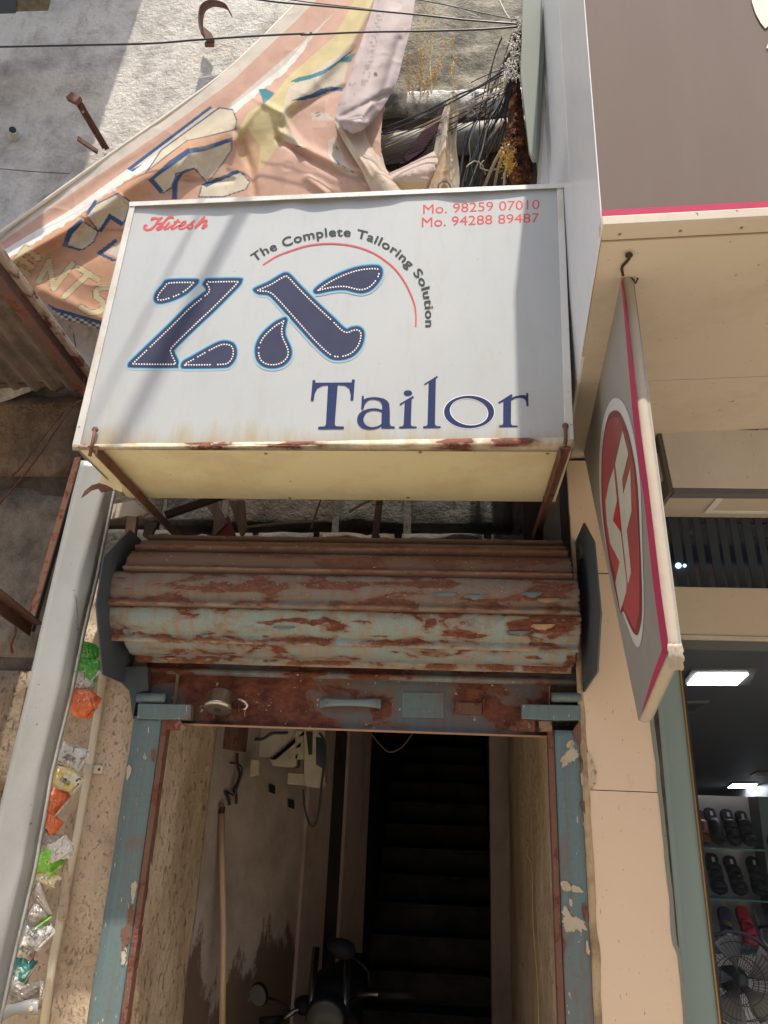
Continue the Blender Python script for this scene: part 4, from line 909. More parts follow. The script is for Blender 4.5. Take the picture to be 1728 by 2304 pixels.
# hanging shutter box board under the soffit
zb0_, zb1_ = P(1514, 1103, -.2).z, P(1486, 961, -.2).z
xb0 = P(1500, 1030, -.2).x
M['pinkbeige'] = m_metalpaint('pinkish_beige_board', (.56,.53,.48), .5, .3, (.30,.23,.18), 2.2)
m = MB(); m.prism([P(1486,961,-.2), (FXR,-.2,zb1_), (FXR,-.2,zb0_), P(1514,1097,-.2)], (0, .04, 0)); m.build('box_board', M['pinkbeige'], shop, bevel=.002)
m = MB(); m.prism([P(1514,1097,-.199), (FXR,-.199,zb0_+.008), (FXR,-.199,zb0_-.008), P(1516,1110,-.199)], (0, .05, 0)); m.build('box_edge', m_plain('box_edge_grey', (.11,.11,.12), .6), shop)
m = MB(); m.prism([P(1486,961,-.196), P(1478,966,-.196), P(1506,1108,-.196), P(1516,1108,-.196)], (0, .36, 0)); m.build('box_cheek', m_plain('dark_box_cheek', (.10,.09,.085), .6), shop)
m = MB(); m.prism([P(1484,966,-.203), (FXR,-.203,zb1_-.004), (FXR,-.203,zb1_+.008), P(1484,957,-.203)], (0, .002, 0)); m.build('shadow_gap_strip', M['black'], shop)
m = MB(); m.box((P(1622,966,-.2).x, -.203, P(1622,966,-.2).z-.003), (P(1706,966,-.2).x, -.199, P(1622,960,-.2).z+.001)); m.build('dark_slot', m_plain('maroon_slot', (.06,.02,.04), .5), shop)
# inner soffit with a recessed square frame
m = MB(); m.box((xr0-.03, -.12, zt1), (FXR, GY+.06, zt1+.02)); m.build('inner_soffit', M['cream'], shop)
m = MB(); m.box((xr0, -.155, zt1-.0), (FXR, -.125, zt1+.12)); m.build('inner_beam', M['cream'], shop)
q = [PZ(*p_, zt1-.002) for p_ in cR([(750,1158),(795,1068),(1016,1068),(1016,1158)])]; x0_, y0_ = q[0].x, q[0].y
q0, q1 = PZ(1590,1152,zt1), PZ(1620,1108,zt1)
m = MB(); fr2 = MB(); xa, xb, ya, yb_ = min(q0.x,q1.x), 1.75, min(q0.y,q1.y), max(q0.y,q1.y)
fr2.box((xa, ya, zt1-.008), (xb, ya+.03, zt1-.001)); fr2.box((xa, yb_-.03, zt1-.008), (xb, yb_, zt1-.001)); fr2.box((xa, ya+.03, zt1-.008), (xa+.03, yb_-.03, zt1-.001)); fr2.build('recessed_frame', M['panelwhite'], shop, bevel=.002)
# two bright blue reflexions of lamps seen inside the transom, put in as small glowing discs
M['lampb'] = None
t = NT('blue_lamp'); e = t.n('Emission', i={'Color': (.45,.85,1,1), 'Strength': 2.2}); t.t.links.new(e.outputs[0], t.out.inputs[0]); M['lampb'] = t.m
for k, (a, b, r_) in enumerate(cR([(628,1392),(652,1392)]) and [(1526,1273,.012),(1540,1273,.007)]):
    p = P(a, b, GY+.056); m = MB(); m.lathe([(0, r_), (.006, r_*1.0), (.010, r_*.6)], p, (0,-1,0), 14); o = m.build('indicator_lamp', M['lampb'], None, smooth=True)
    tag(o, ['larger bright bluish lamp at the left end of the striped transom', 'smaller dim bluish lamp right beside the larger one on the striped transom'][k], 'lamp')

# interior: sloped ceiling, walls, lights
t = NT('shop_ceiling'); c = t.mix(t.noise(.9, 4), (.20,.20,.21), (.27,.27,.27)); M['ceil'] = t.done(c, .5, spec=.3)
M['shopwall'] = m_plain('shop_back_wall', (.16,.155,.16), .5)
M['shopdark'] = m_plain('shop_dark_panel', (.035,.037,.045), .25, spec=.6)
cA0 = P(1600, 1434, GY+.2); cB0 = P(1600, 1705, 5.2)
room = thing('shop_room', 'dim shoe shop interior with sloping grey ceiling behind the glass', 'interior', (1.6, 1, 0))
def ceilz(y): return cA0.z+(cB0.z-cA0.z)*(y-cA0.y)/(cB0.y-cA0.y)
m = MB(); m.prism([(.80, GY+.2, ceilz(GY+.2)), (4.2, GY+.2, ceilz(GY+.2)), (4.2, 11, ceilz(11)), (.80, 11, ceilz(11))], (0, 0, .05)); m.build('ceiling_slab', M['ceil'], room)
m = MB(); m.box((.79, GY+.02, 0), (.80, 11, 2.6)); m.build('side_wall', M['shopdark'], room)
m = MB(); m.box((.80, 11, 0), (4.2, 11.1, 3)); m.build('end_wall', M['shopdark'], room)
m = MB(); m.box((4.2, GY+.01, 0), (4.3, 11, 3)); m.build('far_side_wall', M['shopwall'], room)
m = MB(); m.box((.8, GY+.01, .014), (4.2, 11, .02)); m.build('shop_floor', M['shopwall'], room)
cn = (Vector((0, 6, ceilz(6)))-Vector((0, GY, ceilz(GY)))).cross(Vector((1,0,0))).normalized()
def onceil(px, py, d=0.0): return PPL(px, py, Vector((0, GY+.2, ceilz(GY+.2)))+cn*0, cn)+Vector((0, 0, -d))
t = NT('light_panel_glow'); e = t.n('Emission', i={'Color': (.88,.94,1,1), 'Strength': 16.0}); t.t.links.new(e.outputs[0], t.out.inputs[0]); M['glow'] = t.m
M['lframe'] = m_plain('light_frame', (.34,.32,.28), .4)
for k, (fr3, gl, lab) in enumerate([
    (cQ([(770,105),(838,8),(1245,0),(1200,98)]), cQ([(815,90),(872,24),(1188,24),(1118,92)]), 'large lit square ceiling light behind the blade sign corner'),
    (cQ([(800,272),(800,208),(950,205),(940,214),(845,270)]), None, 'unlit small ceiling light frame left of the shop ceiling'),
    (cQ([(1055,748),(1092,712),(1262,712),(1225,748)]), cQ([(1066,740),(1098,718),(1246,718),(1208,742)]), 'smaller lit ceiling light deep inside above the sandal shelves'),
    (cQ([(1205,670),(1240,645),(1330,645),(1330,672)]), None, 'faint unlit ceiling light frame at the right frame edge')]):
    q = [onceil(a, b, .004) for a, b in fr3]; cl = thing('ceiling_light', lab, 'ceiling light', q[0], 'ceiling lights of the shoe shop')
    m = MB(); m.prism(q, (0, 0, -.012)); m.build('light_frame', M['lframe'], cl)
    if gl: m = MB(); m.prism([onceil(a, b, .0175) for a, b in gl], (0, 0, -.004)); m.build('light_panel', M['glow'], cl)
    else: m = MB(); cx = sum(q, Vector())/len(q); m.prism([cx+(p-cx)*.7+Vector((0,0,-.013)) for p in q], (0, 0, -.002)); m.build('light_panel', M['shopwall'], cl)
for k, (x_, y_) in enumerate([(1.95,.95),(2.5,1.6),(3.4,3.4),(2.3,.75)]):      # unseen lights added beyond the frame to brighten the shop interior
    q = [Vector((x_+a_, y_+b__, ceilz(y_+b__)-.004)) for a_, b__ in ((0,0),(.22,0),(.22,.22),(0,.22))]
    cl = thing('ceiling_light', ['lit ceiling light over the middle shelf run, right of the photo frame', 'lit ceiling light deeper in the shop, right of the photo frame', 'lit ceiling light far back in the shop, right of the photo frame', 'lit ceiling light close to the glass, far right'][k], 'ceiling light', q[0], 'ceiling lights of the shoe shop')
    m = MB(); m.prism(q, (0, 0, -.01)); m.build('light_frame', M['lframe'], cl)
    m = MB(); m.prism([(q[0]+q[2])/2+(p-(q[0]+q[2])/2)*.85+Vector((0,0,-.012)) for p in q], (0, 0, -.003)); m.build('light_panel', M['glow'], cl)
# shelves with sandals
SHY = .62
shelf = thing('shoe_shelf', 'white backed glass shelving with rows of sandals behind the shop glass', 'shelf', (1.3, SHY+.15, .9))
M['shelfback'] = m_plain('shelf_back_board', (.72,.70,.74), .4, var=.1, scale=4); M['shelfglass'] = m_plain('green_glass_shelf', (.07,.17,.16), .15, spec=.8)
p1, p2 = P(1500, 1795, SHY+.14), P(1683, 1795, SHY+.14)
m = MB(); m.box((.81, SHY+.14, .5), (p2.x, SHY+.16, P(1600,1790,SHY+.14).z)); m.build('back_board', M['shelfback'], shelf)
m = MB(); m.box((p2.x, SHY+.02, .5), (p2.x+.05, SHY+.16, P(1600,1790,SHY+.14).z)); m.build('side_board', m_plain('teal_upright', (.07,.11,.11), .4), shelf)
m = MB(); m.box((p2.x+.05, SHY+.12, .5), (2.4, SHY+.16, P(1600,1790,SHY+.14).z)); m.build('back_board', m_plain('dim_back_board', (.14,.15,.17), .4), shelf)
for yy in (1908, 2022, 2142):
    p = P(1640, yy, SHY); m = MB(); m.box((.83, SHY-.02, p.z-.006), (2.2, SHY+.13, p.z)); m.build('glass_shelf', M['shelfglass'], shelf)
# sandals: standing toe-down leaning on the back board, seen sole inside up
M['blk'] = m_plain('black_leather', (.009,.009,.012), .5, spec=.3, var=.3); M['insole'] = m_plain('black_insole', (.013,.012,.015), .5)
M['redrub'] = m_plain('red_rubber', (.42,.02,.045), .4); M['purple'] = m_plain('purple_insole', (.045,.035,.09), .5); M['brwn'] = m_plain('brown_strap', (.16,.08,.05), .5)
M['tagw'] = m_plain('white_price_tag', (.62,.63,.68), .5); M['wsole'] = m_plain('white_midsole', (.55,.55,.58), .5); M['grysole'] = m_plain('grey_insole', (.06,.07,.075), .6); M['brick'] = m_plain('brick_red_shoe', (.17,.05,.035), .6)
prof = [(0,.0),(.03,.030),(.10,.040),(.22,.042),(.36,.038),(.50,.037),(.64,.044),(.78,.052),(.88,.050),(.95,.038),(1,.0)]
def sandal(px0, py0, px1, py1, straps, sole, ins, strapm, lab, tagq=True, edge=None, tiltx=.0):
    """heel (photo px) at the top, toe at the bottom"""
    a = P(px0, py0, SHY+.10); b_ = P(px1, py1, SHY+.015); Ld = (b_-a); Ln = Ld.length; ex = Ld.normalized()
    nrm = Vector((.15, -1, .25)); nrm = (nrm-ex*nrm.dot(ex)).normalized(); sd = ex.cross(nrm).normalized()
    th = thing('sandal', lab, 'sandal', a, 'sandals on the shop shelves')
    def at(l, s, h): return a+ex*(l*Ln)+sd*(s*Ln/.27)+nrm*h
    cl = catmull([(l, w) for l, w in prof], 3, False); lo = [(l, w+.006*math.sin(l*5)) for l, w in cl]+[(l, -w+.006*math.sin(l*5)) for l, w in cl[::-1][1:-1]]
    m = MB(); m.prism([at(l, s, 0) for l, s in lo], nrm*.018); m.build('sole', edge or sole, th, bevel=.002)
    m = MB(); m.prism([at(.5+(l-.5)*.96, s*.93, .018) for l, s in lo], nrm*.004); m.build('insole', ins, th)
    for l0, l1, sk in straps:
        A = []
        for i in range(5):
            f = i/4; row = []
            for k in range(11):
                an = math.pi*k/10; w = .047; l = l0+(l1-l0)*f+sk*(k/10-.5)
                row.append(tuple(at(l, w*math.cos(an)*1.02, .006+.036*math.sin(an)+.002*math.sin(f*math.pi))))
            A.append(row)
        m = MB(); m.grid(np.array(A)); m.build('strap', strapm, th, solid=.003)
    if tagq:
        m = MB(); m.prism([at(.13, -.010, .023), at(.13, .008, .023), at(.25, .010, .023), at(.25, -.008, .023)], nrm*.001); m.build('insole_tag', M['tagw'], th)
B = M['blk']; I = M['insole']
sandal(1592,1821,1616,1902,[(.38,.92,0)],B,I,B,'black closed-vamp sandal, second from left on the top shelf')
sandal(1630,1824,1653,1904,[(.40,.58,.05),(.66,.85,0)],B,I,B,'black two strap sandal, third from left on the top shelf')
sandal(1662,1828,1686,1905,[(.35,.5,.05),(.58,.72,0),(.8,.92,0)],B,I,B,'black three strap sandal at the right end of the top shelf')
sandal(1596,1922,1618,2015,[(.32,.46,.05),(.52,.64,-.04),(.74,.90,0)],B,I,B,'black buckled sandal at the left end of the middle shelf')
sandal(1636,1928,1666,2017,[(.34,.48,.08),(.54,.64,-.08),(.76,.92,0)],B,I,B,'black sandal with crossed straps in the middle of the middle shelf')
sandal(1688,1930,1710,2018,[(.34,.46,.04),(.55,.68,0),(.78,.92,0)],B,I,B,'black multi strap sandal at the right of the middle shelf')
sandal(1626,2042,1640,2135,[(.45,.58,.14)],M['purple'],M['purple'],M['brwn'],'purple sandal with brown thong strap on the lowest shelf',False)
sandal(1664,2041,1690,2132,[(.40,.50,.12),(.62,.80,-.1)],M['redrub'],M['redrub'],M['redrub'],'bright red rubber sandal in the middle of the lowest shelf',False)
sandal(1706,2042,1734,2136,[(.55,.62,.12)],M['grysole'],M['grysole'],B,'dark grey slipper with white rim at the right of the lowest shelf',False,M['wsole'])
sandal(1568,1826,1584,1900,[(.4,.8,0)],M['brick'],M['brick'],M['brick'],'brick red sandal half hidden at the left end of the top shelf',False)
sandal(1722,1850,1738,1906,[(.2,.95,0)],B,I,B,'black lace shoe cut by the right edge of the photo',False)
p = P(1643, 2110, SHY-.03); o = MB(); o.box((p.x-.012, p.y, p.z-.022), (p.x+.012, p.y+.002, p.z+.022)); o = o.build('price_tag', M['tagw'], None); tag(o, 'small white striped price tag hanging before the purple sandal', 'tag')
# fan in front of the shelves
fcx = P(1664, 2206, SHY-.26); fan = thing('pedestal_fan', 'grey wire caged pedestal fan in front of the lowest sandals', 'fan', (fcx.x, fcx.y+.05, 0))
M['wire'] = m_plain('fan_wire', (.05,.052,.06), .35, .6); M['blade'] = m_plain('translucent_fan_blade', (.20,.19,.19), .4, var=.15, scale=4)
fn = Vector((0, -1, .12)).normalized(); fu = Vector((1,0,0)); fv = fn.cross(fu).normalized(); FR = abs(P(1664, 2100, SHY-.26).z-fcx.z)*1.02
def fpt(r_, an, h=0): return fcx+fu*(r_*math.cos(an))+fv*(r_*math.sin(an))+fn*h
for kind_, hh in (('front_cage', 1), ('rear_cage', -1)):
    m = MB()
    for k in range(48):
        m.tube([fpt(FR*q_, 2*math.pi*(k/48)+.3*q_, hh*(.045*math.cos(q_*1.57)+.002)) for q_ in (.22,.45,.7,.88,1)], .0011, 4, False)
    for q_ in (.22,.5,.8):
        m.tube([fpt(FR*q_, 2*math.pi*k/40, hh*(.045*math.cos(q_*1.57)+.002)) for k in range(41)], .0018, 5, False)
    m.build(kind_, M['wire'], fan, kind='stuff')
m = MB(); m.tube([fpt(FR, 2*math.pi*k/48, 0) for k in range(49)], .006, 6, False); m.build('cage_rim', M['wire'], fan)
for k in range(5):
    a0 = 2*math.pi*k/5+.35; A = []
    for i in range(9):
        q_ = .16+.78*i/8; row = []
        for j in range(7):
            g = j/6-.5; wd_ = (.30+.62*math.sin(min(1, i/7)*1.9))*.5; row.append(tuple(fpt(FR*q_*(1-.06*abs(g)*(i == 8)), a0+g*wd_*1.9+.18*q_, .028*g*1.6)))
        A.append(row)
    m = MB(); m.grid(np.array(A)); m.build('blade', M['blade'], fan, solid=.002)
m = MB(); m.lathe([(0,.022),(.01,.024),(.02,.022),(.03,.012),(.032,.004)], fcx+fn*.01, fn, 20); m.build('hub', M['grysole'], fan, smooth=True)
m = MB(); m.lathe([(0,.05),(.10,.045),(.12,.02)], fcx-fn*.05, -fn, 18); m.build('motor', M['wire'], fan, smooth=True)
m = MB(); m.tube([fcx-fn*.10+Vector((0,0,-.02)), Vector((fcx.x, fcx.y+.10, .05))], .014, 10); m.build('pole', M['wire'], fan)
m = MB(); m.lathe([(0,.19),(.02,.185),(.035,.05)], (fcx.x, fcx.y+.10, .02), (0,0,1), 24); m.build('base', M['wire'], fan)

# ------------------------------------------------------------------ blade sign hanging at right angles
BO = P(1397, 617, -1.2); BF = P(1310, 1000, 0); BN = P(1500, 1471, -1.2); BFB = P(1437, 1620, 0)
du = (BF-BO); bn = du.cross(Vector((0,0,1))).normalized()
if bn.x > 0: bn = -bn
def bs(px, py, d=0.0):
    return PPL(px, py, BO+bn*d, bn)
bl_ = thing('blade_sign', 'tall projecting signboard with a red oval emblem hanging beside the pillar', 'sign', bs(1500, 1471))
t = NT('grey_green_flex'); c = t.mix(t.noise(1.4, 5), (.25,.24,.215), (.33,.32,.285)); c = t.mix(t.ramp(t.noise(12, 8, .7, t.map((1,1,.5))), [(.55, 0.0), (.8, .4)]), c, (.17,.15,.13)); M['bface'] = t.done(c, .5, t.noise(5, 4), .15, .01)
t = NT('white_canvas_edge'); c = t.mix(t.noise(6, 7, .7), (.34,.30,.245), (.44,.40,.33)); c = t.mix(t.ramp(t.noise(14, 8, .75), [(.52, 0.0), (.75, .5)]), c, (.42,.33,.22)); M['bedge'] = t.done(c, .7, t.noise(30, 6), .5, .004)
Tp, Lp, Bp, Rp = (1397,617), (1310,1000), (1437,1620), (1500,1471)
W_ = .031
cor = [bs(*p) for p in (Tp, Lp, Bp, Rp)]
m = MB(); m.prism(cor, -bn*.004); m.build('printed_face', M['bface'], bl_)
m = MB(); m.prism([p-bn*W_ for p in cor], -bn*.004); m.build('back_face', M['bface'], bl_)
def edge(a, b_, name, mat, w=W_, seed=0):
    n = 40; A = np.zeros((n, 6, 3))
    for i in range(n):
        f = i/(n-1); base = a+(b_-a)*f
        for j in range(6):
            g = j/5; bul = .006*math.sin(math.pi*g)+.0022*vnoise(np.array([f*16+seed]), np.array([g*3.]), 1, 3, 3)[0]
            A[i, j] = base-bn*(w*g)+out_*bul
    m = MB(); m.grid(A); return m.build(name, mat, bl_, solid=.002)
cen = sum(cor, Vector())/4
for a, b_, nm in ((cor[3], cor[0], 'canvas_edge'), (cor[2], cor[3], 'canvas_edge'), (cor[0], cor[1], 'canvas_edge'), (cor[1], cor[2], 'canvas_edge')):
    mid = (a+b_)/2; out_ = (mid-cen); out_ = (out_-bn*out_.dot(bn)); e_ = (b_-a).normalized(); out_ = (out_-e_*out_.dot(e_)).normalized()
    edge(a, b_, nm, M['bedge'])
def bprint(px, name, mat, d):
    v_, f_ = fill2d(px); m = MB(); flat(m, v_, f_, lambda a, b: bs(a, b, d)); return m.build(name, mat, bl_)
bprint([[(1397,617),(1404,660),(1440,955),(1459,1095),(1487,1330),(1503,1440),(1500,1471),(1490,1466),(1470,1320),(1452,1150),(1425,950),(1398,640)]], 'crimson_border', M['crimson'], .002)
bprint([[(1500,1471),(1437,1620),(1441,1612),(1468,1520),(1490,1460)]], 'crimson_border', M['crimson'], .002)
M['ovw'] = m_plain('oval_white_rim', (.60,.60,.57), .45, var=.06); M['ovd'] = m_plain('oval_maroon', (.20,.045,.045), .45, var=.15, scale=3)
t = NT('oval_red'); sp = t.n('SeparateXYZ', i={'Vector': t.co}); c = t.mix(t.ramp(t.noise(2.2, 3), [(.40, 0.0), (.6, 1.0)]), (.25,.065,.060), (.42,.075,.08)); M['ovr'] = t.done(c, .45)
t = NT('emblem_cream'); c = t.mix(t.noise(3, 4), (.44,.42,.31), (.58,.58,.50)); M['ovc'] = t.done(c, .45)
ow = cV([(290,155),(330,172),(370,230),(408,345),(440,500),(462,650),(478,800),(487,1000),(492,1200),(500,1450),(506,1700),(504,1850),(490,1990),(470,2058),(452,2060),(425,2020),(390,1930),(350,1820),(310,1700),(260,1500),(215,1280),(185,1080),(168,880),(163,680),(172,480),(190,350),(220,240),(255,175)])
orr = cV([(288,250),(320,265),(350,320),(390,430),(425,590),(450,750),(465,950),(475,1200),(485,1450),(492,1700),(488,1850),(465,1955),(445,1970),(420,1945),(385,1870),(350,1790),(322,1790),(280,1600),(235,1380),(205,1180),(185,980),(180,780),(186,560),(205,400),(235,290),(262,258)])
oin = cV([(285,300),(318,315),(345,380),(385,480),(418,620),(440,800),(452,1000),(465,1200),(474,1420),(472,1600),(470,1780),(455,1870),(440,1930),(410,1880),(370,1800),(335,1720),(300,1560),(250,1360),(215,1150),(195,950),(188,760),(195,560),(212,420),(240,330)])
bprint([[tuple(p) for p in catmull(ow, 4)]], 'oval_rim', M['ovw'], .0015)
bprint([[tuple(p) for p in catmull(orr, 4)]], 'oval_band', M['ovd'], .0022)
bprint([[tuple(p) for p in catmull(oin, 4)]], 'oval_field', M['ovr'], .0029)
bprint([cV([(343,405),(388,580),(340,775),(349,890),(402,690),(412,1020),(376,1165),(408,1490),(384,1585),(340,1200),(318,960),(303,800),(286,660)])], 'emblem_letter', M['ovc'], .0036)
bprint([cV([(277,688),(300,940),(268,1090),(330,1180),(352,1380),(374,1560),(372,1640),(326,1790),(288,1570),(320,1410),(248,1270),(222,1100),(212,950),(240,800)])], 'emblem_letter', M['ovc'], .0036)
bprint([cV([(302,945),(318,1060),(330,1185),(300,1140),(268,1095)])], 'emblem_gap', m_plain('emblem_bright_red', (.50,.03,.04), .4), .0040)
# hook and torn corner
hk = PZ(1415, 572, fz+.003); top = bs(1402, 618)-bn*.02
m = MB(); hy = hk.y; hp_ = cC([(835,1505),(836,1535),(818,1558),(796,1580),(790,1600),(798,1640)]); m.tube([P(a_, b_, hy+(-1.235-hy)*i_/5) for i_, (a_, b_) in enumerate(hp_)], .0042, 8); m.build('hook', M['darkiron'], bl_)
m = MB(); m.lathe([(0,.009),(.005,.011),(.007,.006)], hk, (0,0,-1), 10); m.build('hook_plate', M['darkiron'], bl_)
m = MB(); q = bs(1399, 632)-bn*.034; m.tube([q+Vector((-.012,0,.01)), q, q+Vector((.004,0,-.012)), q+Vector((.012,0,.006))], .003, 6); m.build('tie_wire', M['darkiron'], bl_)
cr = random.Random(4); A = []; c0_ = cor[3]
for i in range(9):
    row = []
    for j in range(9):
        f, g = i/8, j/8; row.append(tuple(c0_+Vector((0, -.010-.004*cr.random(), 0))-bn*(W_*1.08*g-.001)+Vector((0, .0, .020-.055*f))+Vector((cr.uniform(-.002,.002), .03*max(0, f-.5), cr.uniform(-.002,.002)))))
    A.append(row)
m = MB(); m.grid(np.array(A)); m.build('torn_corner_wrap', M['bedge'], bl_, solid=.0015)

# ------------------------------------------------------------------ left side: neighbour's canopy, grey panel, pipe, wrappers
# canopy of corrugated sheet
cz = P(80, 880, WY-.03).z
can = thing('corrugated_canopy', 'old corrugated canopy with brown and cream angle irons above the stone wall', 'canopy', (-1.9, -.3, cz))
e1 = PZ(205, 885, cz); e0 = PZ(0, 625, cz)
M['asb'] = m_plaster('weathered_corrugated', (.19,.15,.125), (.07,.055,.045), 5, (.35,.6), .7, 60, .008, grime=.5)
A = []; n = 90
dirx = (e0-e1)
for i in range(n):
    f = i/(n-1); row = []
    for k in range(60):
        g = k/59; x = e1.x-.03-g*1.5 + dirx.x/abs(dirx.y)*( (e1.y-.02-(e1.y-1.6*f)) )*-0 ; y = e1.y+.02-1.9*f
        x += (e0.x-e1.x)/(e1.y-e0.y)*(e1.y-y)
        row.append((x, y, cz+.035+.016*math.sin(g*1.5/.105*2*math.pi)+.04*f))
    A.append(row)
m = MB(); m.grid(np.array(A)); m.build('corrugated_sheet', M['asb'], can, solid=.006)
def ext(a, b_, t_): return a+(b_-a)*t_
d_ = (e0-e1).normalized(); a = e1+Vector((0, .02, 0)); b_ = e1+d_*2.2
m = MB(); m.bar(a+Vector((-.030,0,.0)), b_+Vector((-.030,0,.03)), .062, .006); m.build('brown_angle', M['brownangle'], can, bevel=.001)
m = MB(); m.bar(a+Vector((.0,0,.030)), b_+Vector((.0,0,.06)), .006, .060); m.build('brown_angle', M['brownangle'], can, bevel=.001)
m = MB(); m.bar(a+Vector((.004,.0,.062)), b_+Vector((.004,0,.092)), .055, .038); m.build('cream_angle', M['creamangle'], can, bevel=.006)
q = [P(175,862,WY-.02), P(-100,872,WY-.02)]; m = MB(); m.bar(q[0], q[1], .05, .012); m.build('broken_edge', M['mortar'], can)
# thin bent straps over the stone wall
st = thing('bent_cable', 'thin dark cables sagging over the shaded stone wall', 'cable', P(60, 1000, .2))
for pts, r_ in ((cLL([(425,820),(390,840),(300,960),(200,1110),(100,1240),(-40,1400)]), .006), (cLL([(330,880),(180,1070),(90,1190),(-20,1270)]), .004), (cLL([(385,470),(410,600),(440,690),(436,790)]), .004)):
    m = MB(); m.tube([P(a_, b__, .22) for a_, b__ in [tuple(c_) for c_ in catmull(pts, 4, False)]], r_, 6); m.build('cable_strand', M['brownangle'], st)
# rusty vertical iron along the wall joint and lower brackets
vi = thing('wall_iron', 'rusty upright angle iron along the stone wall beside the grey panel', 'iron bar', P(110, 1400, .28))
m = MB(); m.bar(P(176,1030,.30), P(62,1420,.30), .012, .030, (1,0,0)); m.build('flange', M['rustiron'], vi)
m = MB(); m.bar(P(184,1030,.31), P(72,1420,.31), .030, .012, (1,0,0)); m.build('flange', M['darkiron'], vi)
lb = thing('canopy_bracket', 'short brown angle iron sticking out of the stone wall at the lower left', 'bracket', P(60, 1400, .1))
bz = P(85, 1415, WY).z; a = PZ(85, 1405, bz); b_ = PZ(-60, 1290, bz)
m = MB(); m.bar(a, b_, .055, .006); m.build('flange', M['brownangle'], lb)
m = MB(); m.bar(a+Vector((-.028,0,-.028)), b_+Vector((-.028,0,-.028)), .006, .055); m.build('flange', M['rustiron'], lb)
m = MB(); m.tube([P(37,1395,WY-.04), P(34,1425,WY-.045), P(24,1450,WY-.04), P(27,1470,WY-.03)], .007, 6); tag(m.build('bent_rod', M['rustiron']), 'short rusty rod bent against the stone wall at the far left', 'rod')

# tall grey metal panel
gp = thing('enamel_cladding', 'tall smooth grey white metal panel leaning beside the brown wrappers and cream pipe', 'panel', P(60, 1700, -.1))
M['gpanel'] = m_metalpaint('grey_white_enamel', (.31,.325,.325), .30, .6, (.20,.18,.15), 2.0)
rows = [(1036,183,242,264),(1104,165,234,253),(1300,119,175,213),(1434,88,152,182),(1554,62,128,157),(1736,19,85,113),(1958,-33,45,73),(2153,-78,0,27),(2330,-118,-38,-12)]
ysr = np.array([r[0] for r in rows], float); yy = np.linspace(1036, 2330, 90)
A = np.zeros((90, 12, 3))
Ld = np.interp(yy, ysr, [r[1] for r in rows]); Fd = np.interp(yy, ysr, [r[2] for r in rows]); Rd = np.interp(yy, ysr, [r[3] for r in rows])
for i in range(90):
    a = P(Ld[i], yy[i], -.235); f_ = P(Fd[i], yy[i], -.20); r_ = P(Rd[i]+1.2*vnoise(np.array([yy[i]*.02]), np.array([1.]), 1, 3, 3)[0], yy[i], -.11)
    A[i, 0] = a+Vector((.014, .022, 0)); A[i, 1] = a+Vector((.001, .006, 0)); A[i, 2] = a
    for k in range(1, 6): A[i, 2+k] = a+(f_-a)*(k/6)+Vector((0, .010*math.sin(k/6*math.pi), 0))
    A[i, 8] = f_+Vector((-.004, .0, 0)); A[i, 9] = f_+(r_-f_)*.25+Vector((0, -.008, 0)); A[i, 10] = f_+(r_-f_)*.7+Vector((0,-.004,0)); A[i, 11] = r_
m = MB(); m.grid(A); m.build('panel_sheet', M['gpanel'], gp, solid=.003)
A2 = np.stack([A[:, 11]+np.array([0, .004, 0]), A[:, 11]+np.array([.006, .010, 0]), A[:, 11]+np.array([.002, .03, 0])], 1)
m = MB(); m.grid(A2); m.build('return_lip', m_metalpaint('chipped_lip', (.40,.41,.40), .5, .9, (.15,.11,.08), 20, rustspots=.6), gp, solid=.002)
# torn metal shreds hanging at its top from the sign's corner
tr_ = thing('torn_sheet', 'curled rusty torn strip hanging under the left corner of the sign onto the grey panel', 'torn strip', P(215, 1090, -.33))
def shred(pts, name, mat, Y, yslope=0):
    v_, f_ = fill2d([pts]); m = MB(); flat(m, v_, f_, lambda a, b: P(a, b, Y+yslope*(b-1080))); return m.build(name, mat, tr_, solid=.002)
shred(cLL([(425,1330),(445,1290),(480,1262),(520,1250),(560,1262),(600,1290),(560,1295),(530,1300),(515,1280),(480,1290),(455,1310)]), 'torn_flap', M['rustiron'], -.36, .0004)
shred(cLL([(560,1185),(590,1200),(640,1260),(640,1300),(560,1262),(520,1250),(530,1210)]), 'torn_flap', M['under'], -.30, .001)

# cream plastic pipe with clamp
pp = thing('conduit_pipe', 'cream plastic conduit pipe running down the speckled plaster pier', 'pipe', P(140, 2100, .06))
M['pvc'] = m_metalpaint('cream_pvc', (.62,.56,.43), .4, .35, (.36,.30,.22), 7)
pl = [(246,1480),(233,1517),(205,1700),(170,1900),(148,1965),(128,2100),(96,2330)]; pts = [P(a, b, .060) for a, b in pl]
m = MB(); m.tube([P(a, b, .060) for a, b in ((258,1430),(233,1517),(205,1700),(176,1870),(155,1968))], .0155, 14); m.build('pipe_length', M['pvc'], pp)
m = MB(); m.tube([P(a, b, .066) for a, b in ((157,1955),(140,2050),(118,2170),(96,2330))], .0165, 14); m.build('pipe_length', M['pvc'], pp)
n = 24; sp_ = [P(157+(140-157)*i/(n-1), 1945+(2070-1945)*i/(n-1), .064) for i in range(n)]
m = MB(); m.tube(sp_, [.0175+.004*rnd.random() for _ in range(n)], 12); m.build('cement_smear', M['jamb'], pp)
ca, cb = P(180,1733,.052), P(212,1738,.052)
m = MB(); c_ = P(199, 1730, .060); dz_ = (pts[3]-pts[2]).normalized()
m.lathe([(-.016,.0175),(-.015,.0195),(.015,.0195),(.016,.0175)], c_, dz_, 18); m.build('clamp_band', m_metalpaint('clamp_grey', (.50,.48,.42), .4, .4, (.2,.15,.1), 30), pp, smooth=True)
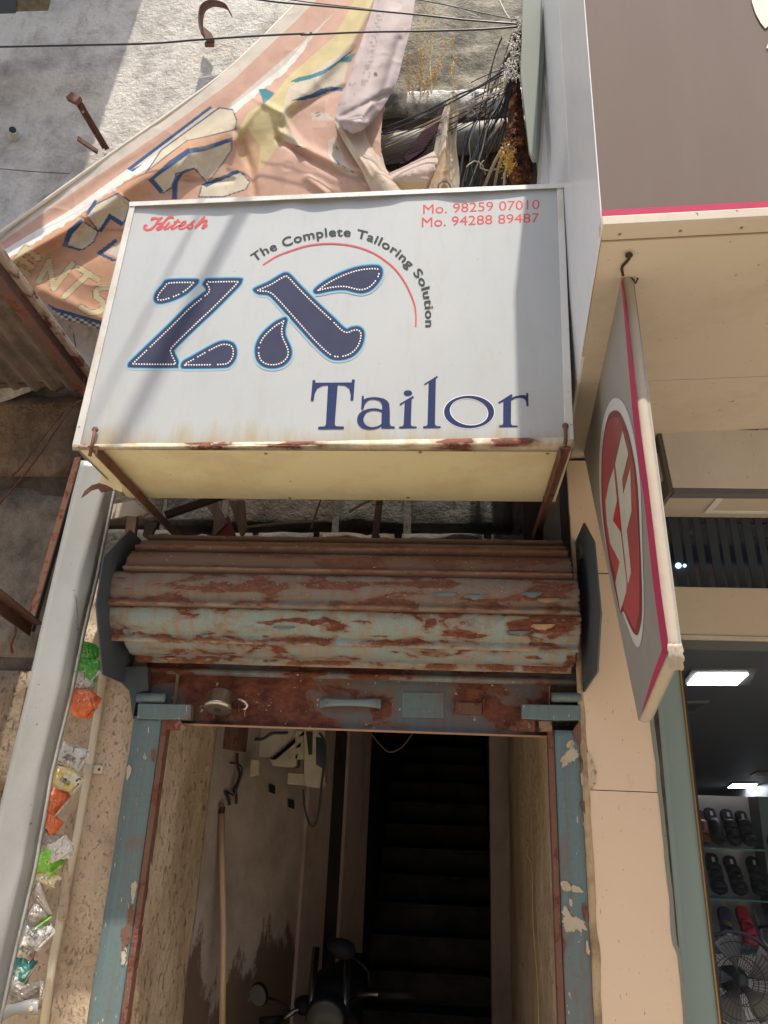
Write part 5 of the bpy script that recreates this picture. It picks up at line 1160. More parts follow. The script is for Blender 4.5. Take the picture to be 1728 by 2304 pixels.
m = MB(); tb = [c_+Vector((.012,.012,.016)), c_+Vector((.045,.018,.016)), c_+Vector((.052,.018,.010)), c_+Vector((.052,.018,-.010)), c_+Vector((.045,.018,-.016)), c_+Vector((.012,.012,-.016))]
m.prism(tb, (0, .003, 0)); m.build('clamp_tab', M['pvc'], pp, bevel=.001)
m = MB(); m.lathe([(0,.006),(.003,.005),(.004,.001)], c_+Vector((.037,.017,0)), (0,-1,0), 12); m.build('screw_head', M['rustiron'], pp)

# crumpled wrappers wedged behind the panel
WRm = {}
def wmat(name, cols, sc=30):
    t = NT(name); nz = t.noise(sc, 2, .4, dist=.5); c = t.ramp(nz, cols, 'CONSTANT'); WRm[name] = t.done(c, .28, t.noise(60, 5, .6), .5, .004, metal=.0, spec=.7); return WRm[name]
wmat('green_foil', [(0, (.05,.33,.04)), (.60, (.45,.48,.46)), (.63, (.02,.18,.03))])
wmat('lime_foil', [(0, (.20,.52,.06)), (.60, (.50,.62,.10)), (.66, (.10,.32,.05))])
wmat('orange_foil', [(0, (.60,.13,.03)), (.62, (.50,.45,.40)), (.64, (.42,.08,.02))])
wmat('silver_foil', [(0, (.50,.50,.49)), (.54, (.24,.23,.22)), (.60, (.62,.61,.58))])
wmat('white_print_foil', [(0, (.58,.56,.52)), (.55, (.36,.33,.28)), (.60, (.60,.58,.50))])
wmat('yellow_foil', [(0, (.58,.47,.16)), (.52, (.56,.54,.44)), (.62, (.12,.10,.06))])
wmat('maroon_foil', [(0, (.27,.04,.05)), (.5, (.46,.40,.36)), (.60, (.18,.03,.04))])
wmat('teal_foil', [(0, (.03,.27,.23)), (.54, (.44,.52,.46)), (.62, (.04,.20,.19))])
wmat('grey_card', [(0, (.25,.22,.19)), (.58, (.33,.29,.25))])
M['barprint'] = m_plain('black_barcode', (.03,.03,.03), .5)
def wrapper(px, py, w, h, ang, mat, lab, seed, mat2=None, bars=False, Y=-.045):
    r_ = random.Random(seed); c0 = P(px, py, Y); s_ = (CAM-c0).length/F
    fwv = (c0-CAM).normalized(); ex = Vector((math.cos(ang), 0, -math.sin(ang))); ex = (ex-fwv*ex.dot(fwv)).normalized(); ey = fwv.cross(ex).normalized()
    nu, nv = 15, 13; ph = [r_.uniform(0, 6) for _ in range(6)]
    th = thing('wrapper', lab, 'wrapper', c0, 'empty sachets wedged behind the grey panel')
    def surf(side):
        A = np.zeros((nu, nv, 3))
        for i in range(nu):
            for j in range(nv):
                u_, v__ = i/(nu-1)-.5, j/(nv-1)-.5; puff = max(0, (1-(2*u_)**4))*max(0, (1-(2*v__)**2))**.6
                cr_ = .17*abs(math.sin(u_*7+v__*9+ph[0]))+.13*abs(math.sin(u_*13-v__*11+ph[1]))+.10*r_.random()
                ed = 1+.05*math.sin(v__*50)*(abs(u_) > .47)
                x = u_*w*s_*ed*(1+.12*math.sin(v__*5+ph[2])); y = v__*h*s_*(1+.15*math.sin(u_*6+ph[3]))
                d_ = side*puff*min(w, h)*s_*.16*(1+cr_) + puff*cr_*.009 + .010*math.sin(u_*4+ph[4])
                A[i, j] = c0+ex*x+ey*y-fwv*d_
        return A
    m = MB(); m.grid(surf(1)); m.build('front_foil', mat, th, smooth=False)
    m = MB(); m.grid(surf(-.4)); m.build('back_foil', mat2 or mat, th, smooth=False)
    if mat2:      # folded-open mouth of another colour
        A = np.zeros((5, nv, 3))
        for i in range(5):
            for j in range(nv):
                v__ = j/(nv-1)-.5; A[i, j] = c0+ex*(w*s_*(.44+.10*i/4))+ey*(v__*h*s_*(1.0-.12*i/4))-fwv*(.006+.012*math.sin(v__*3+i*.7)+.006*r_.random())
        m = MB(); m.grid(A); m.build('folded_mouth', mat2, th, solid=.0008, smooth=False)
    if bars:
        m = MB(); x = -.16
        while x < .2:
            wd_ = r_.uniform(.008, .02); 
            m.add([c0+ex*(a_*w*s_)+ey*(b__*h*s_)-fwv*(min(w, h)*s_*.16*1.35+.0125) for a_, b__ in ((x,.0),(x+wd_,.0),(x+wd_,.25),(x,.25))], [(0,1,2,3)]); x += wd_+r_.uniform(.01, .022)
        m.build('barcode', M['barprint'], th, kind='stuff')
Wd = WRm
for args in [
 (200,1468,46,34,.45,Wd['green_foil'],'bright green wrapper topmost behind the grey panel',1,None),
 (196,1500,52,40,.5,Wd['green_foil'],'green wrapper with silver inside just under the topmost green one',2,Wd['silver_foil']),
 (185,1535,48,34,.25,Wd['silver_foil'],'silver printed wrapper with green end above the orange one',3,Wd['green_foil']),
 (182,1580,62,50,.35,Wd['orange_foil'],'large orange wrapper with white mouth, first orange one from the top',4,Wd['orange_foil']),
 (160,1700,56,40,.35,Wd['silver_foil'],'silver wrapper with barcode left of the pipe clamp',5,Wd['white_print_foil'],True),
 (148,1752,58,36,.45,Wd['yellow_foil'],'cream and yellow wrapper with barcode just below the pipe clamp',6,Wd['white_print_foil'],True),
 (124,1803,38,44,.5,Wd['orange_foil'],'orange wrapper below the one with yellow print',7,Wd['white_print_foil']),
 (115,1848,42,30,.75,Wd['orange_foil'],'plain orange wrapper rolled up in the middle of the column',8,None),
 (112,1890,44,28,.3,Wd['grey_card'],'dark wrapper with small orange mouth',9,Wd['orange_foil']),
 (134,1912,38,44,1.1,Wd['white_print_foil'],'pale crumpled wrapper beside the cream pipe above the lime one',10,None),
 (108,1938,46,44,.6,Wd['lime_foil'],'lime green wrapper with bright folded end',11,Wd['lime_foil']),
 (100,1972,56,22,.3,Wd['yellow_foil'],'flat yellow printed wrapper tucked under the lime one',12,None),
 (90,2025,22,58,-.5,Wd['grey_card'],'grey brown cardboard slip leaning against the plaster',13,None),
 (82,2058,40,36,.7,Wd['grey_card'],'dark grey wrapper with small lime tip',14,Wd['lime_foil']),
 (78,2094,56,44,.55,Wd['silver_foil'],'big silver wrapper covered with small print',15,Wd['white_print_foil'],True),
 (58,2130,44,36,.4,Wd['white_print_foil'],'white and maroon wrapper with barcode',16,Wd['maroon_foil'],True),
 (46,2176,44,40,.3,Wd['teal_foil'],'teal green wrapper near the bottom left',17,Wd['grey_card']),
 (36,2214,30,26,.2,Wd['white_print_foil'],'pale greenish balled wrapper under the teal one',18,None),
 (58,2232,52,28,-.2,Wd['grey_card'],'pale folded paper scrap at the bottom of the column',19,Wd['white_print_foil']),
]: wrapper(*args)
sc_ = thing('metal_strap', 'pale painted metal strap end with a rivet in the bottom left corner', 'strap', P(50, 2270, -.06))
A = []
for i in range(24):
    f = i/23; row = []
    for j in range(6):
        g = j/5; row.append(tuple(P(-20+108*f, 2290-24*math.sin(f*1.9)+(g-.5)*(30+4*math.sin(f*9)), -.09+.03*f)+Vector((0, -.010*math.sin(math.pi*g), 0))))
    A.append(row)
m = MB(); m.grid(np.array(A)); m.build('strap_band', M['gpanel'], sc_, solid=.002)
m = MB(); m.lathe([(0,.008),(.003,.007),(.004,.002)], P(70, 2270, -.075), (0,-1,0), 14); m.build('rivet', M['pvc'], sc_)

# debris behind the sign, between sign and drum
M['wood'] = m_plaster('splintered_wood', (.30,.21,.15), (.12,.08,.06), 9, (.35,.6), .5, 40, .004, streak=(1,1,.25))
M['redp'] = m_plain('torn_red_poster', (.26,.05,.045), .7, var=.4, scale=14)
def slat3(pts, Y, th, name, mat, lab, cat):
    m = MB(); m.prism([P(a, b, Y) for a, b in pts], (0, th, 0)); return tag(m.build(name, mat), lab, cat)
slat3(cU([(1065,190),(1190,190),(1290,400),(1170,520),(1160,330)]), .22, .02, 'wood_board', M['wood'], 'splintered pale board standing behind the shutter drum, left one', 'board')
slat3(cU([(1310,190),(1450,190),(1470,450),(1420,540),(1350,330)]), .20, .02, 'wood_board', M['wood'], 'splintered pale board standing behind the shutter drum, right one', 'board')
slat3(cU([(1165,380),(1180,470),(1300,330),(1390,560),(1140,545)]), .26, .004, 'red_poster', M['redp'], 'torn red poster scrap between two splintered boards', 'poster')
for (a, b_), lab in ((((556,1186),(735,1172)), 'thin dry stick lying level behind the rusty drum'), (((785,1152),(846,1120)), 'short pale stick slanting up behind the rusty drum'), (((700,1190),(722,1122)), 'dark upright twig behind the rusty drum')):
    p, q = P(*a, .18), P(*b_, .16); m = MB(); m.tube([p, p*.6+q*.4+Vector((0,0,.005)), q], [.006,.007,.004], 6); tag(m.build('stick', M['wood']), lab, 'stick')
m = MB(); m.bar(P(560,1095,.18), P(372,1160,.10), .03, .03); tag(m.build('iron_brace', M['darkiron']), 'dark slanting iron brace behind the left sign bracket', 'brace')
m = MB(); m.bar(P(858,1095,.26), P(842,1225,.26), .03, .03); tag(m.build('upright_post', M['brownangle']), 'slim brown upright behind the middle of the drum', 'post')
m = MB(); m.bar(P(1198,1100,.24), P(1200,1225,.24), .09, .03, (0,1,0)); tag(m.build('iron_plate', M['darkiron']), 'dark upright iron plate behind the right sign bracket', 'plate')
# bright torn cloth and post in the gap at the left, hit by the sun
slat3(cU([(200,230),(420,190),(540,300),(440,340),(360,330),(190,365)]), -.02, .006, 'white_rag', M['bedge'], 'sunlit white rag stretched left of the left sign bracket', 'rag')
slat3(cU([(360,335),(445,335),(425,520),(330,520)]), .05, .03, 'wood_post', M['wood'], 'short tan wooden post under the white rag', 'post')
slat3(cU([(530,380),(640,400),(560,560),(500,520)]), .10, .02, 'stone_chip', M['rubble'], 'brown broken slab right of the tan wooden post', 'slab')
m = MB(); cpts = cU([(930,560),(1040,570),(1100,540),(1250,535),(1400,555),(1520,580)]); m.tube([P(a, b, -.02) for a, b in [tuple(c) for c in catmull(cpts, 5, False)]], .004, 6); tag(m.build('loose_cable', M['darkiron']), 'dark loose cable lying on top of the shutter drum', 'cable')

# stucco fixtures, upper left
fx = thing('wall_bracket', 'rusty angle iron bar with a bolted cleat jutting from the white stucco', 'bracket', P(210, 290, WY))
p0, p1 = P(*cA([(555,790)])[0], WY-.02), P(*cA([(395,520)])[0], WY-.28)
m = MB(); m.bar(p0, p1, .035, .005, (0,-1,.4)); m.build('angle_flange', M['brownangle'], fx, bevel=.001)
m = MB(); m.bar(p0+Vector((.017,.01,0)), p1+Vector((.017,.01,0)), .005, .035, (0,-1,.4)); m.build('angle_flange', M['rustiron'], fx, bevel=.001)
m = MB(); m.bar(p1+Vector((-.03,0,.01)), p1+Vector((.035,0,-.03)), .05, .03, (0,-1,0)); m.build('cleat', M['rustiron'], fx, bevel=.002)
m = MB(); m.lathe([(0,.008),(.006,.008)], P(*cA([(443,598)])[0], WY-.23), (0,-1,0), 6); m.build('bolt', M['steel'], fx)
m = MB(); m.bar(P(*cA([(415,738)])[0], WY-.14), P(*cA([(520,810)])[0], WY-.03), .03, .012, (0,-1,0)); tag(m.build('iron_stub', M['brownangle']), 'short rusty iron stub just below the long angle bar on the stucco', 'bracket')
hk_ = thing('iron_hook_plate', 'bent dark iron strap with a curled end on the upper stucco wall', 'bracket', P(480, 50, WY))
cpts = cA([(1098,215),(1082,150),(1090,70),(1130,38),(1185,40),(1225,60),(1240,95)]); pp_ = [tuple(c) for c in catmull(cpts, 5, False)]
A = [[tuple(P(a, b, WY-.10-.06*math.sin(i/len(pp_)*3))+Vector((0, -.075*g, -.045*g))) for g in (0, .33, .66, 1)] for i, (a, b) in enumerate(pp_)]
m = MB(); m.grid(np.array(A)); m.build('strap_band', M['brownangle'], hk_, solid=.005)
m = MB(); m.prism([P(a, b, WY-.08) for a, b in cA([(1085,140),(1130,180),(1140,205),(1100,215),(1085,180)])], (0, .03, 0)); m.build('rusty_foot', M['rustiron'], hk_)
m = MB(); m.bar(P(*cA([(1095,236)])[0], WY-.05), P(*cA([(1140,236)])[0], WY-.05), .03, .02, (0,-1,0)); m.build('lug', M['rustiron'], hk_)
stb = thing('pipe_stub', 'small broken pale pipe stub in the stucco at the left', 'pipe stub', P(34, 300, WY))
c_ = P(33, 308, WY-.0); ax = (P(27, 288, WY-.10)-c_).normalized()
m = MB(); m.lathe([(0,.040),(.02,.034),(.09,.030),(.095,.030),(.095,.022),(.02,.020)], c_, ax, 20, False); m.build('stub_tube', M['ledge'], stb, smooth=True)
m = MB(); m.lathe([(.088,.023),(.089,.001)], c_, ax, 20); m.build('dark_bore', M['black'], stb)
ev = MB(); ex_ = P(300, 0, WY).x+.18; ev.box((-5, WY-1.55, 8.3), (ex_, WY+.3, 8.45)); tag(ev.build('roof_eave', M['mossy']), 'concrete roof eave high above the left part of the stucco wall, shading it', 'eave')  # unseen slab added to throw shade on the left of the stucco
# balcony slab corner of the neighbour, top left
bal = thing('balcony_slab', 'corner of a dark balcony slab with pale rim at the top left', 'balcony', P(60, 10, -.3))
bzz = P(60, 28, 0).z
q = [PZ(a, b, bzz) for a, b in ((-200,34),(108,24),(122,-40),(150,-200),(-200,-200))]
m = MB(); m.prism(q, (0, 0, .12)); m.build('slab', M['mossy'], bal)
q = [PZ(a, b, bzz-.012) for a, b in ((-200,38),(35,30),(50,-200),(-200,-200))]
m = MB(); m.prism(q, (0, 0, .011)); m.build('dark_recess', m_plain('deep_blue_shadow_sheet', (.05,.07,.10), .6), bal)  # flat dark blue sheet put in for the shade under the slab

# ------------------------------------------------------------------ torn printed banner
ban = thing('torn_banner', 'torn orange and cream cloth banner with blue letters sagging behind the tailor sign', 'banner', (-.9, .1, 4.0))
M['cloth'] = m_attr('printed_banner_cloth', .6, .28); M['clothb'] = m_attr('faded_banner_back', .65, .18)
def interp_ctrl(ctrl, nu, nv):
    C = np.array(ctrl, float)            # rows, cols, comps
    def cr(a, n):
        m_ = a.shape[0]; t = np.linspace(0, m_-1, n); i = np.clip(t.astype(int), 0, m_-2); f = (t-i).reshape((-1,)+(1,)*(a.ndim-1))
        g = lambda k: a[np.clip(k, 0, m_-1)]
        p0, p1, p2, p3 = g(i-1), g(i), g(i+1), g(i+2)
        p0 = np.where((i == 0).reshape(f.shape), 2*p1-p2, p0); p3 = np.where((i == m_-2).reshape(f.shape), 2*p2-p1, p3)
        return .5*(2*p1+(p2-p0)*f+(2*p0-5*p1+4*p2-p3)*f*f+(-p0+3*p1-3*p2+p3)*f**3)
    C = cr(C, nu); return np.swapaxes(cr(np.swapaxes(C, 0, 1), nv), 0, 1)
def cloth(name, ctrl, folds, paint, nu, nv, mat, seed, amp=.010, nsc=.012, cut=None, thick=.0012):
    G = interp_ctrl(ctrl, nu, nv); x, y, Y = G[..., 0], G[..., 1], G[..., 2].copy()
    for pts, w, a in folds:
        Y -= .62*a*np.exp(-(dseg(x, y, pts)/w)**2)
    Y -= amp*vnoise(x, y, nsc, seed, 4) + amp*.35*vnoise(x+300, y, nsc*4, seed+1, 3)
    Y -= amp*.7*(1-np.abs(vnoise(x*1.0, y*1.3, nsc*1.3, seed+9, 2)))**6 
    A = Parr(x, y, Y); m = MB()
    keep = np.ones(x.shape, bool)
    if cut is not None: keep = ~cut(x, y)
    i = np.arange(nu-1)[:, None]*nv+np.arange(nv-1)[None]; f = np.stack([i, i+1, i+nv+1, i+nv], -1).reshape(-1, 4)
    k = keep.reshape(-1); f = f[k[f].all(1)]
    m.sm = True; m.v = A.reshape(-1, 3).tolist(); m.f = f.tolist()
    m.c = np.clip(paint(x, y).reshape(-1, 3), 0, 1)
    return m.build(name, mat, ban, solid=0)
def col3(*c): return np.array(c, float)
CREAM, ORANGE, SALMON, NAVY, TEAL, YEL, PALE = col3(.62,.55,.42), col3(.58,.32,.19), col3(.58,.36,.27), col3(.025,.085,.20), col3(.03,.19,.24), col3(.60,.50,.25), col3(.62,.56,.48)
def put(c, mask, v, a=1.0): c[mask] = c[mask]*(1-a)+v*a
def paint_main(x, y):
    c = np.zeros(x.shape+(3,)); 
    n = vnoise(x, y, .01, 5, 5)[..., None]; n2 = vnoise(x, y, .03, 6, 4)[..., None]
    c[:] = ORANGE; c += (SALMON-ORANGE)*np.clip((x[..., None]-250)/400, 0, 1)
    # lit band at the top: cream border, salmon stripe, cream
    def sidev(pts):      # signed distance below polyline (positive = below/right)
        pts = np.array(pts, float); yy_ = np.interp(x, pts[:, 0], pts[:, 1]); return y-yy_
    o = sidev([(-300,720),(0,523),(120,437),(250,345),(380,255),(520,150),(675,0),(760,-90)])
    put(c, o < 300, PALE); put(c, (o > 24+.02*x) & (o < np.where(x < 520, 400, 26+.11*x)), SALMON*.98); put(c, (o > 190+vnoise(x, y, .02, 7, 3)*20) & (x > 600) & (x < 700), SALMON*1.0)
    fold = sidev([(-300,735),(0,570),(165,470),(287,382),(422,312),(530,235),(640,150),(820,-60)])
    low = fold > 8
    bse = ORANGE+(SALMON-ORANGE)*np.clip((x[..., None]-250)/300, 0, 1); c[low] = bse[low]
    put(c, (fold > -2) & (fold < 23-np.clip((x-420)/18, 0, 9)+5*vnoise(x, y, .10, 2, 3)) & (x < 690), col3(.74,.71,.66))  # near-white colour paints the sunlit highlight along the fold
    yz = cB([(760,-60),(735,60),(640,230),(560,330),(430,480),(350,560),(330,620),(300,700),(170,870),(130,840),(60,760),(70,660),(130,560),(260,470),(330,380),(560,180),(690,-60)])
    put(c, inpoly(x, y, yz), YEL); put(c, inpoly(x, y, cB([(60,700),(130,640),(190,730),(170,990),(60,870)])), ORANGE, .8)
    put(c, inpoly(x, y, cB([(330,440),(640,230),(600,445),(520,430),(420,490),(340,500),(300,700),(400,730),(290,590)])), CREAM*1.0)
    for p in ([(180,445),(215,440),(262,465),(240,490),(205,520),(195,480)], [(340,405),(380,385),(440,372),(500,350),(580,300),(665,235),(640,262),(560,330),(500,372),(430,395),(370,410)], [(580,300),(665,262),(640,310),(590,308)]):
        put(c, inpoly(x, y, cB(p)), TEAL)
    put(c, inpoly(x, y, cB([(340,500),(440,470),(490,442),(540,430),(602,438),(602,455),(540,452),(480,478),(400,500)])), NAVY)
    put(c, inpoly(x, y, cB([(400,740),(380,640),(330,560),(430,490),(560,500),(600,700),(730,950),(700,980),(520,960),(170,990),(180,880),(270,760)])), SALMON*1.02, .9)
    put(c, inpoly(x, y, cB([(525,700),(560,680),(590,740),(620,820),(660,850),(720,930),(680,900),(620,870),(560,830),(530,770)])), PALE, .8)
    put(c, inpoly(x, y, cB([(440,560),(520,560),(560,600),(450,600)])), PALE, .7)
    for p in ([(465,565),(480,560)], [(470,580),(485,572)], [(555,720),(552,738)], [(566,728),(574,742)], [(570,800),(582,818)], [(600,826),(612,836)], [(640,850),(655,858)], [(365,728),(388,730)]):
        put(c, dseg(x, y, cB(p)) < 1.6, col3(.16,.13,.10), .8)
    # blue outlined letters
    def L(p, out=True, fillc=CREAM):
        q = cA(p); msk = inpoly(x, y, q); d = dseg(x, y, q+[q[0]])
        put(c, msk, fillc); 
        if out: put(c, d < 1.5, NAVY*.8, .9)
    def Bl(p): put(c, inpoly(x, y, cA(p)), NAVY)
    Bl([(676,900),(1120,566),(1138,578),(708,916)])
    L([(700,905),(1125,580),(1160,572),(1000,700),(790,860)], False, PALE)
    L([(780,920),(880,838),(1000,750),(1060,738),(1255,690),(1262,640),(1240,585),(1170,575),(1010,690),(860,800)])
    L([(780,920),(1000,750),(1240,705),(1235,735),(1010,790),(850,900),(810,940)], False, ORANGE)
    L([(800,965),(1010,815),(1100,800),(1235,750),(1235,800),(1180,880),(1105,975),(1040,900),(940,925),(915,1000),(868,1030)])
    Bl([(790,962),(900,860),(1000,792),(1080,780),(1150,760),(1240,730),(1238,750),(1150,785),(1080,802),(1012,810),(900,890),(815,962)])
    Bl([(786,955),(815,950),(872,1020),(855,1032)])
    Bl([(1040,893),(985,905),(940,940),(920,990),(916,1064),(944,1064),(948,975),(975,930),(1010,912)])
    L([(1075,990),(1285,915),(1332,970),(1310,1010),(1190,1050),(1060,1050)]); Bl([(1072,985),(1265,905),(1285,918),(1150,975),(1100,1000)])
    L([(350,1310),(375,1230),(430,1172),(524,1235),(500,1290),(440,1332)]); Bl([(330,1312),(362,1225),(430,1168),(446,1182),(388,1245),(362,1306),(437,1330),(425,1338)])
    L([(462,1150),(510,1090),(630,1030),(700,1080),(660,1190),(590,1146),(526,1232)])
    Bl([(524,1234),(582,1138),(664,1190),(645,1206),(590,1168),(540,1240)]); Bl([(512,1350),(618,1272),(628,1288),(548,1352),(625,1388),(602,1396)])
    L([(560,1345),(640,1295),(640,1380)], False)
    Bl([(455,1140),(505,1065),(520,1072),(480,1130)])
    # ENTS
    ents = [[(137,1322),(62,1420)], [(137,1322),(205,1378)], [(100,1372),(172,1424)], [(62,1418),(150,1462)], [(205,1500),(262,1392)], [(262,1392),(285,1538)], [(285,1538),(385,1408)], [(415,1425),(522,1490)], [(474,1458),(342,1582)],
            [(585,1535),(545,1532),(510,1552),(512,1582),(545,1606),(555,1636),(530,1662),(480,1668),(432,1640)]]
    ds = np.min([dseg(x, y, cA(e)) for e in ents], axis=0)
    put(c, ds < 7.6, col3(.10,.10,.12)); put(c, ds < 6.2, col3(.60,.50,.28))
    # torn foot of the banner: blue and patterned strip
    ft = sidev([(-100,560),(30,655),(130,700),(235,730),(400,760)])
    put(c, (ft > -6) & (x < 260), NAVY*.9); put(c, (ft > 2) & (x < 260) & (np.sin(x*.35)*np.sin(y*.5) > 0), col3(.55,.48,.3))
    put(c, (ft > 14) & (x < 300), col3(.45,.17,.06)); put(c, (ft > 20) & (x < 300), col3(.03,.03,.05)); put(c, (ft > 24) & (x < 300), col3(.5,.42,.25))
    st = vnoise(x+.6*y, y-.3*x, .05, 15, 4)[..., None]
    c = c*.96+.02; c *= 1+.10*n+.06*n2+.07*st
    put(c, (vnoise(x, y, .016, 25, 5) > .22) & (fold > 20), col3(.40,.27,.14), .22)
    return c
rowsM = [
 [(-160,640,.24),(0,523,.20),(120,437,.19),(250,345,.18),(380,255,.18),(520,150,.17),(675,0,.16),(760,-90,.16)],
 [(-160,662,.24),(0,545,.20),(140,452,.19),(270,362,.18),(402,282,.17),(540,180,.16),(720,20,.15),(800,-90,.15)],
 [(-160,690,.23),(0,570,.19),(165,470,.18),(287,382,.17),(422,312,.16),(530,235,.15),(662,140,.14),(850,-80,.14)],
 [(-150,705,.20),(10,594,.06),(176,498,.04),(299,411,.03),(434,337,.03),(546,262,.05),(690,164,.08),(862,-60,.11)],
 [(-140,730,.21),(40,615,.13),(215,520,.11),(335,450,.10),(470,390,.10),(610,310,.09),(735,215,.09),(872,0,.11)],
 [(-100,760,.22),(90,665,.14),(250,600,.12),(390,530,.12),(520,460,.10),(655,380,.09),(770,290,.08),(868,110,.11)],
 [(-60,800,.23),(120,710,.16),(260,690,.15),(440,620,.14),(590,540,.12),(730,450,.10),(815,370,.08),(866,240,.09)],
 [(-20,850,.24),(140,735,.18),(300,770,.18),(480,700,.16),(640,620,.14),(800,520,.12),(875,440,.10),(900,330,.09)]]
foldsM = [(cB([(290,690),(440,790),(560,850),(700,885)]), 10, -.030), (cB([(300,660),(430,750),(560,812),(700,850)]), 12, .030), (cB([(745,0),(640,210),(430,440),(290,560)]), 16, .035),
          (cB([(330,380),(150,560),(60,700)]), 10, .02), (cA([(380,1118),(520,1228),(690,1240)]), 5, -.018), (cA([(600,1005),(690,1085)]), 4, .012), (cA([(385,1120),(450,1160),(440,1200)]), 5, .016),
          (cA([(940,940),(1100,975),(1240,960)]), 6, -.022), (cA([(900,1000),(950,940),(1040,895)]), 6, .018), (cA([(1000,740),(1010,810),(880,1020)]), 5, .010), (cA([(1260,700),(1340,900),(1360,1040)]), 9, -.020),
          (cA([(0,1400),(250,1560),(560,1700)]), 14, .02), (cA([(150,1460),(400,1400),(640,1290)]), 12, -.02), (cB([(270,600),(300,700),(400,740)]), 6, .022), (cB([(430,890),(520,960)]), 10, .03), (cB([(600,440),(400,520),(340,560)]), 8, -.02),
          (cA([(1350,520),(1500,600),(1600,780)]), 7, .018), (cA([(1480,740),(1660,850)]), 5, -.014)]
cutM = lambda x, y: (inpoly(x, y, cB([(940,-200),(900,300),(850,500),(800,560),(790,700),(800,870),(1200,1200),(1500,-200)])) | inpoly(x, y, [(-400,560),(0,560),(0,575),(60,640),(140,720),(238,745),(238,900),(-400,900)]))
cloth('main_cloth', rowsM, foldsM, paint_main, 330, 470, M['cloth'], 51, .006, .007, cutM)
# rolled cream hem along the top edge (on the banner's frame pipe)
hem = [(-160,634),(0,519),(120,433),(250,341),(380,251),(520,146),(675,-5),(760,-95)]
m = MB(); m.tube([P(a, b+6, .18) for a, b in [tuple(c) for c in catmull(hem, 8, False)]], .011, 8); m.build('rolled_hem', m_plain('hem_cream', (.66,.60,.48), .6, var=.2, scale=10), ban)

# pinkish grey strip hanging with its back outwards
PG = col3(.46,.385,.37)
def paint_back(x, y):
    c = np.zeros(x.shape+(3,)); c[:] = PG; c *= 1+.09*vnoise(x, y, .02, 8, 4)[..., None]+.05*vnoise(x*.3, y, .05, 3, 3)[..., None]
    rx = x-(500+785/2.212); 
    k = 0
    for gy in range(60, 420, 38):     # show-through outlines of the print on the other side
        cx = 785-(gy-60)*.22; w = 16
        for seg in ([(cx-w,gy),(cx+w,gy-4)], [(cx+w,gy-4),(cx+w-2,gy+18)], [(cx-w,gy+20),(cx+w-2,gy+18)]) if (gy//38) % 2 else ([(cx-w,gy+2),(cx+w,gy)], [(cx,gy),(cx+2,gy+16)], [(cx-w,gy+18),(cx+2,gy+16)]):
            put(c, np.abs(dseg(x, y, cB(seg))-1.5) < .7, PG*.72)
        k += 1
    put(c, dseg(x, y, cB([(762,368),(764,374)])) < 4, col3(.12,.08,.07)); put(c, (vnoise(x, y, .09, 44, 2) > .42) & (x < 800) & (y > 180), PG*.6, .7)
    return c
rb = [[(755,-80),(860,-80),(975,-80)], [(757,0),(850,0),(960,0)], [(722,120),(830,125),(938,135)], [(680,240),(790,250),(905,262)], [(625,400),(740,400),(872,392)], [(562,590),(690,560),(826,492)], [(640,660),(700,640),(752,602)], [(652,668),(690,650),(742,612)]]
yb_ = [(.07,.05,.07), (.06,.04,.06), (.04,.01,.05), (.02,.0,.05), (.01,-.02,.05), (.0,-.05,.06), (-.02,-.04,.03), (.03,.03,.06)]
ctrl = [[(*cB([p])[0], Y_) for p, Y_ in zip(r_, q_)] for r_, q_ in zip(rb, yb_)]
cloth('hanging_strip', ctrl, [(cB([(700,180),(600,500)]), 8, .012), (cB([(880,200),(780,520)]), 9, -.016), (cB([(565,595),(750,500),(830,470)]), 6, -.02), (cB([(560,590),(720,610)]), 6, .02), (cB([(640,660),(740,520)]), 6, .014)], paint_back, 150, 90, M['clothb'], 61, .005, .014)
# it twists and swings down to the right
def paint_tw(x, y):
    c = np.zeros(x.shape+(3,)); c[:] = col3(.58,.47,.37); c *= 1+.08*vnoise(x, y, .03, 9, 4)[..., None]
    put(c, inpoly(x, y, cB([(560,600),(640,700),(740,930),(690,860),(600,700)])), col3(.66,.58,.42), .8); return c
rt_ = [[(556,592),(640,610),(718,605)], [(590,680),(672,700),(748,690)], [(645,770),(725,780),(792,760)], [(700,860),(775,850),(822,850)], [(742,955),(830,920),(900,915)], [(760,1010),(860,1010),(960,1010)]]
yt_ = [(.08,.05,.08), (.05,.03,.10), (.03,.02,.11), (.04,.0,.09), (.04,-.01,.05), (.05,.0,.04)]
cloth('twisted_strip', [[(*cB([p])[0], Y_) for p, Y_ in zip(r_, q_)] for r_, q_ in zip(rt_, yt_)], [(cB([(720,610),(790,850)]), 5, -.02), (cB([(600,640),(740,880)]), 6, .02)], paint_tw, 110, 60, M['cloth'], 71, .005, .02)
# Gujarati-lettered scrap swinging to the right and a peak of cloth tied up
def paint_sc(x, y):
    c = np.zeros(x.shape+(3,)); c[:] = col3(.57,.46,.38); c *= 1+.06*vnoise(x, y, .03, 19, 4)[..., None]
    put(c, inpoly(x, y, cB([(830,905),(1005,905),(1000,960),(880,960),(840,925)])), col3(.58,.42,.20)); put(c, inpoly(x, y, cB([(560,905),(720,905),(1200,1100),(560,1100)])), ORANGE, .5); return c
rs_ = [[(826,862),(900,830),(1000,780),(1060,748),(1128,708)], [(830,895),(905,868),(1000,835),(1062,812),(1110,770)], [(850,930),(920,910),(1000,895),(1040,880),(1075,850)], [(860,975),(930,965),(995,960),(1010,955),(1020,950)], [(860,1010),(930,1010),(995,1010),(1000,1010),(1010,1010)]]
ys_ = [(.04,.02,.0,.0,.01), (.02,-.02,-.04,-.03,.0), (.03,.0,-.03,-.02,.01), (.04,.02,.0,.0,.03), (.05,.04,.04,.04,.04)]
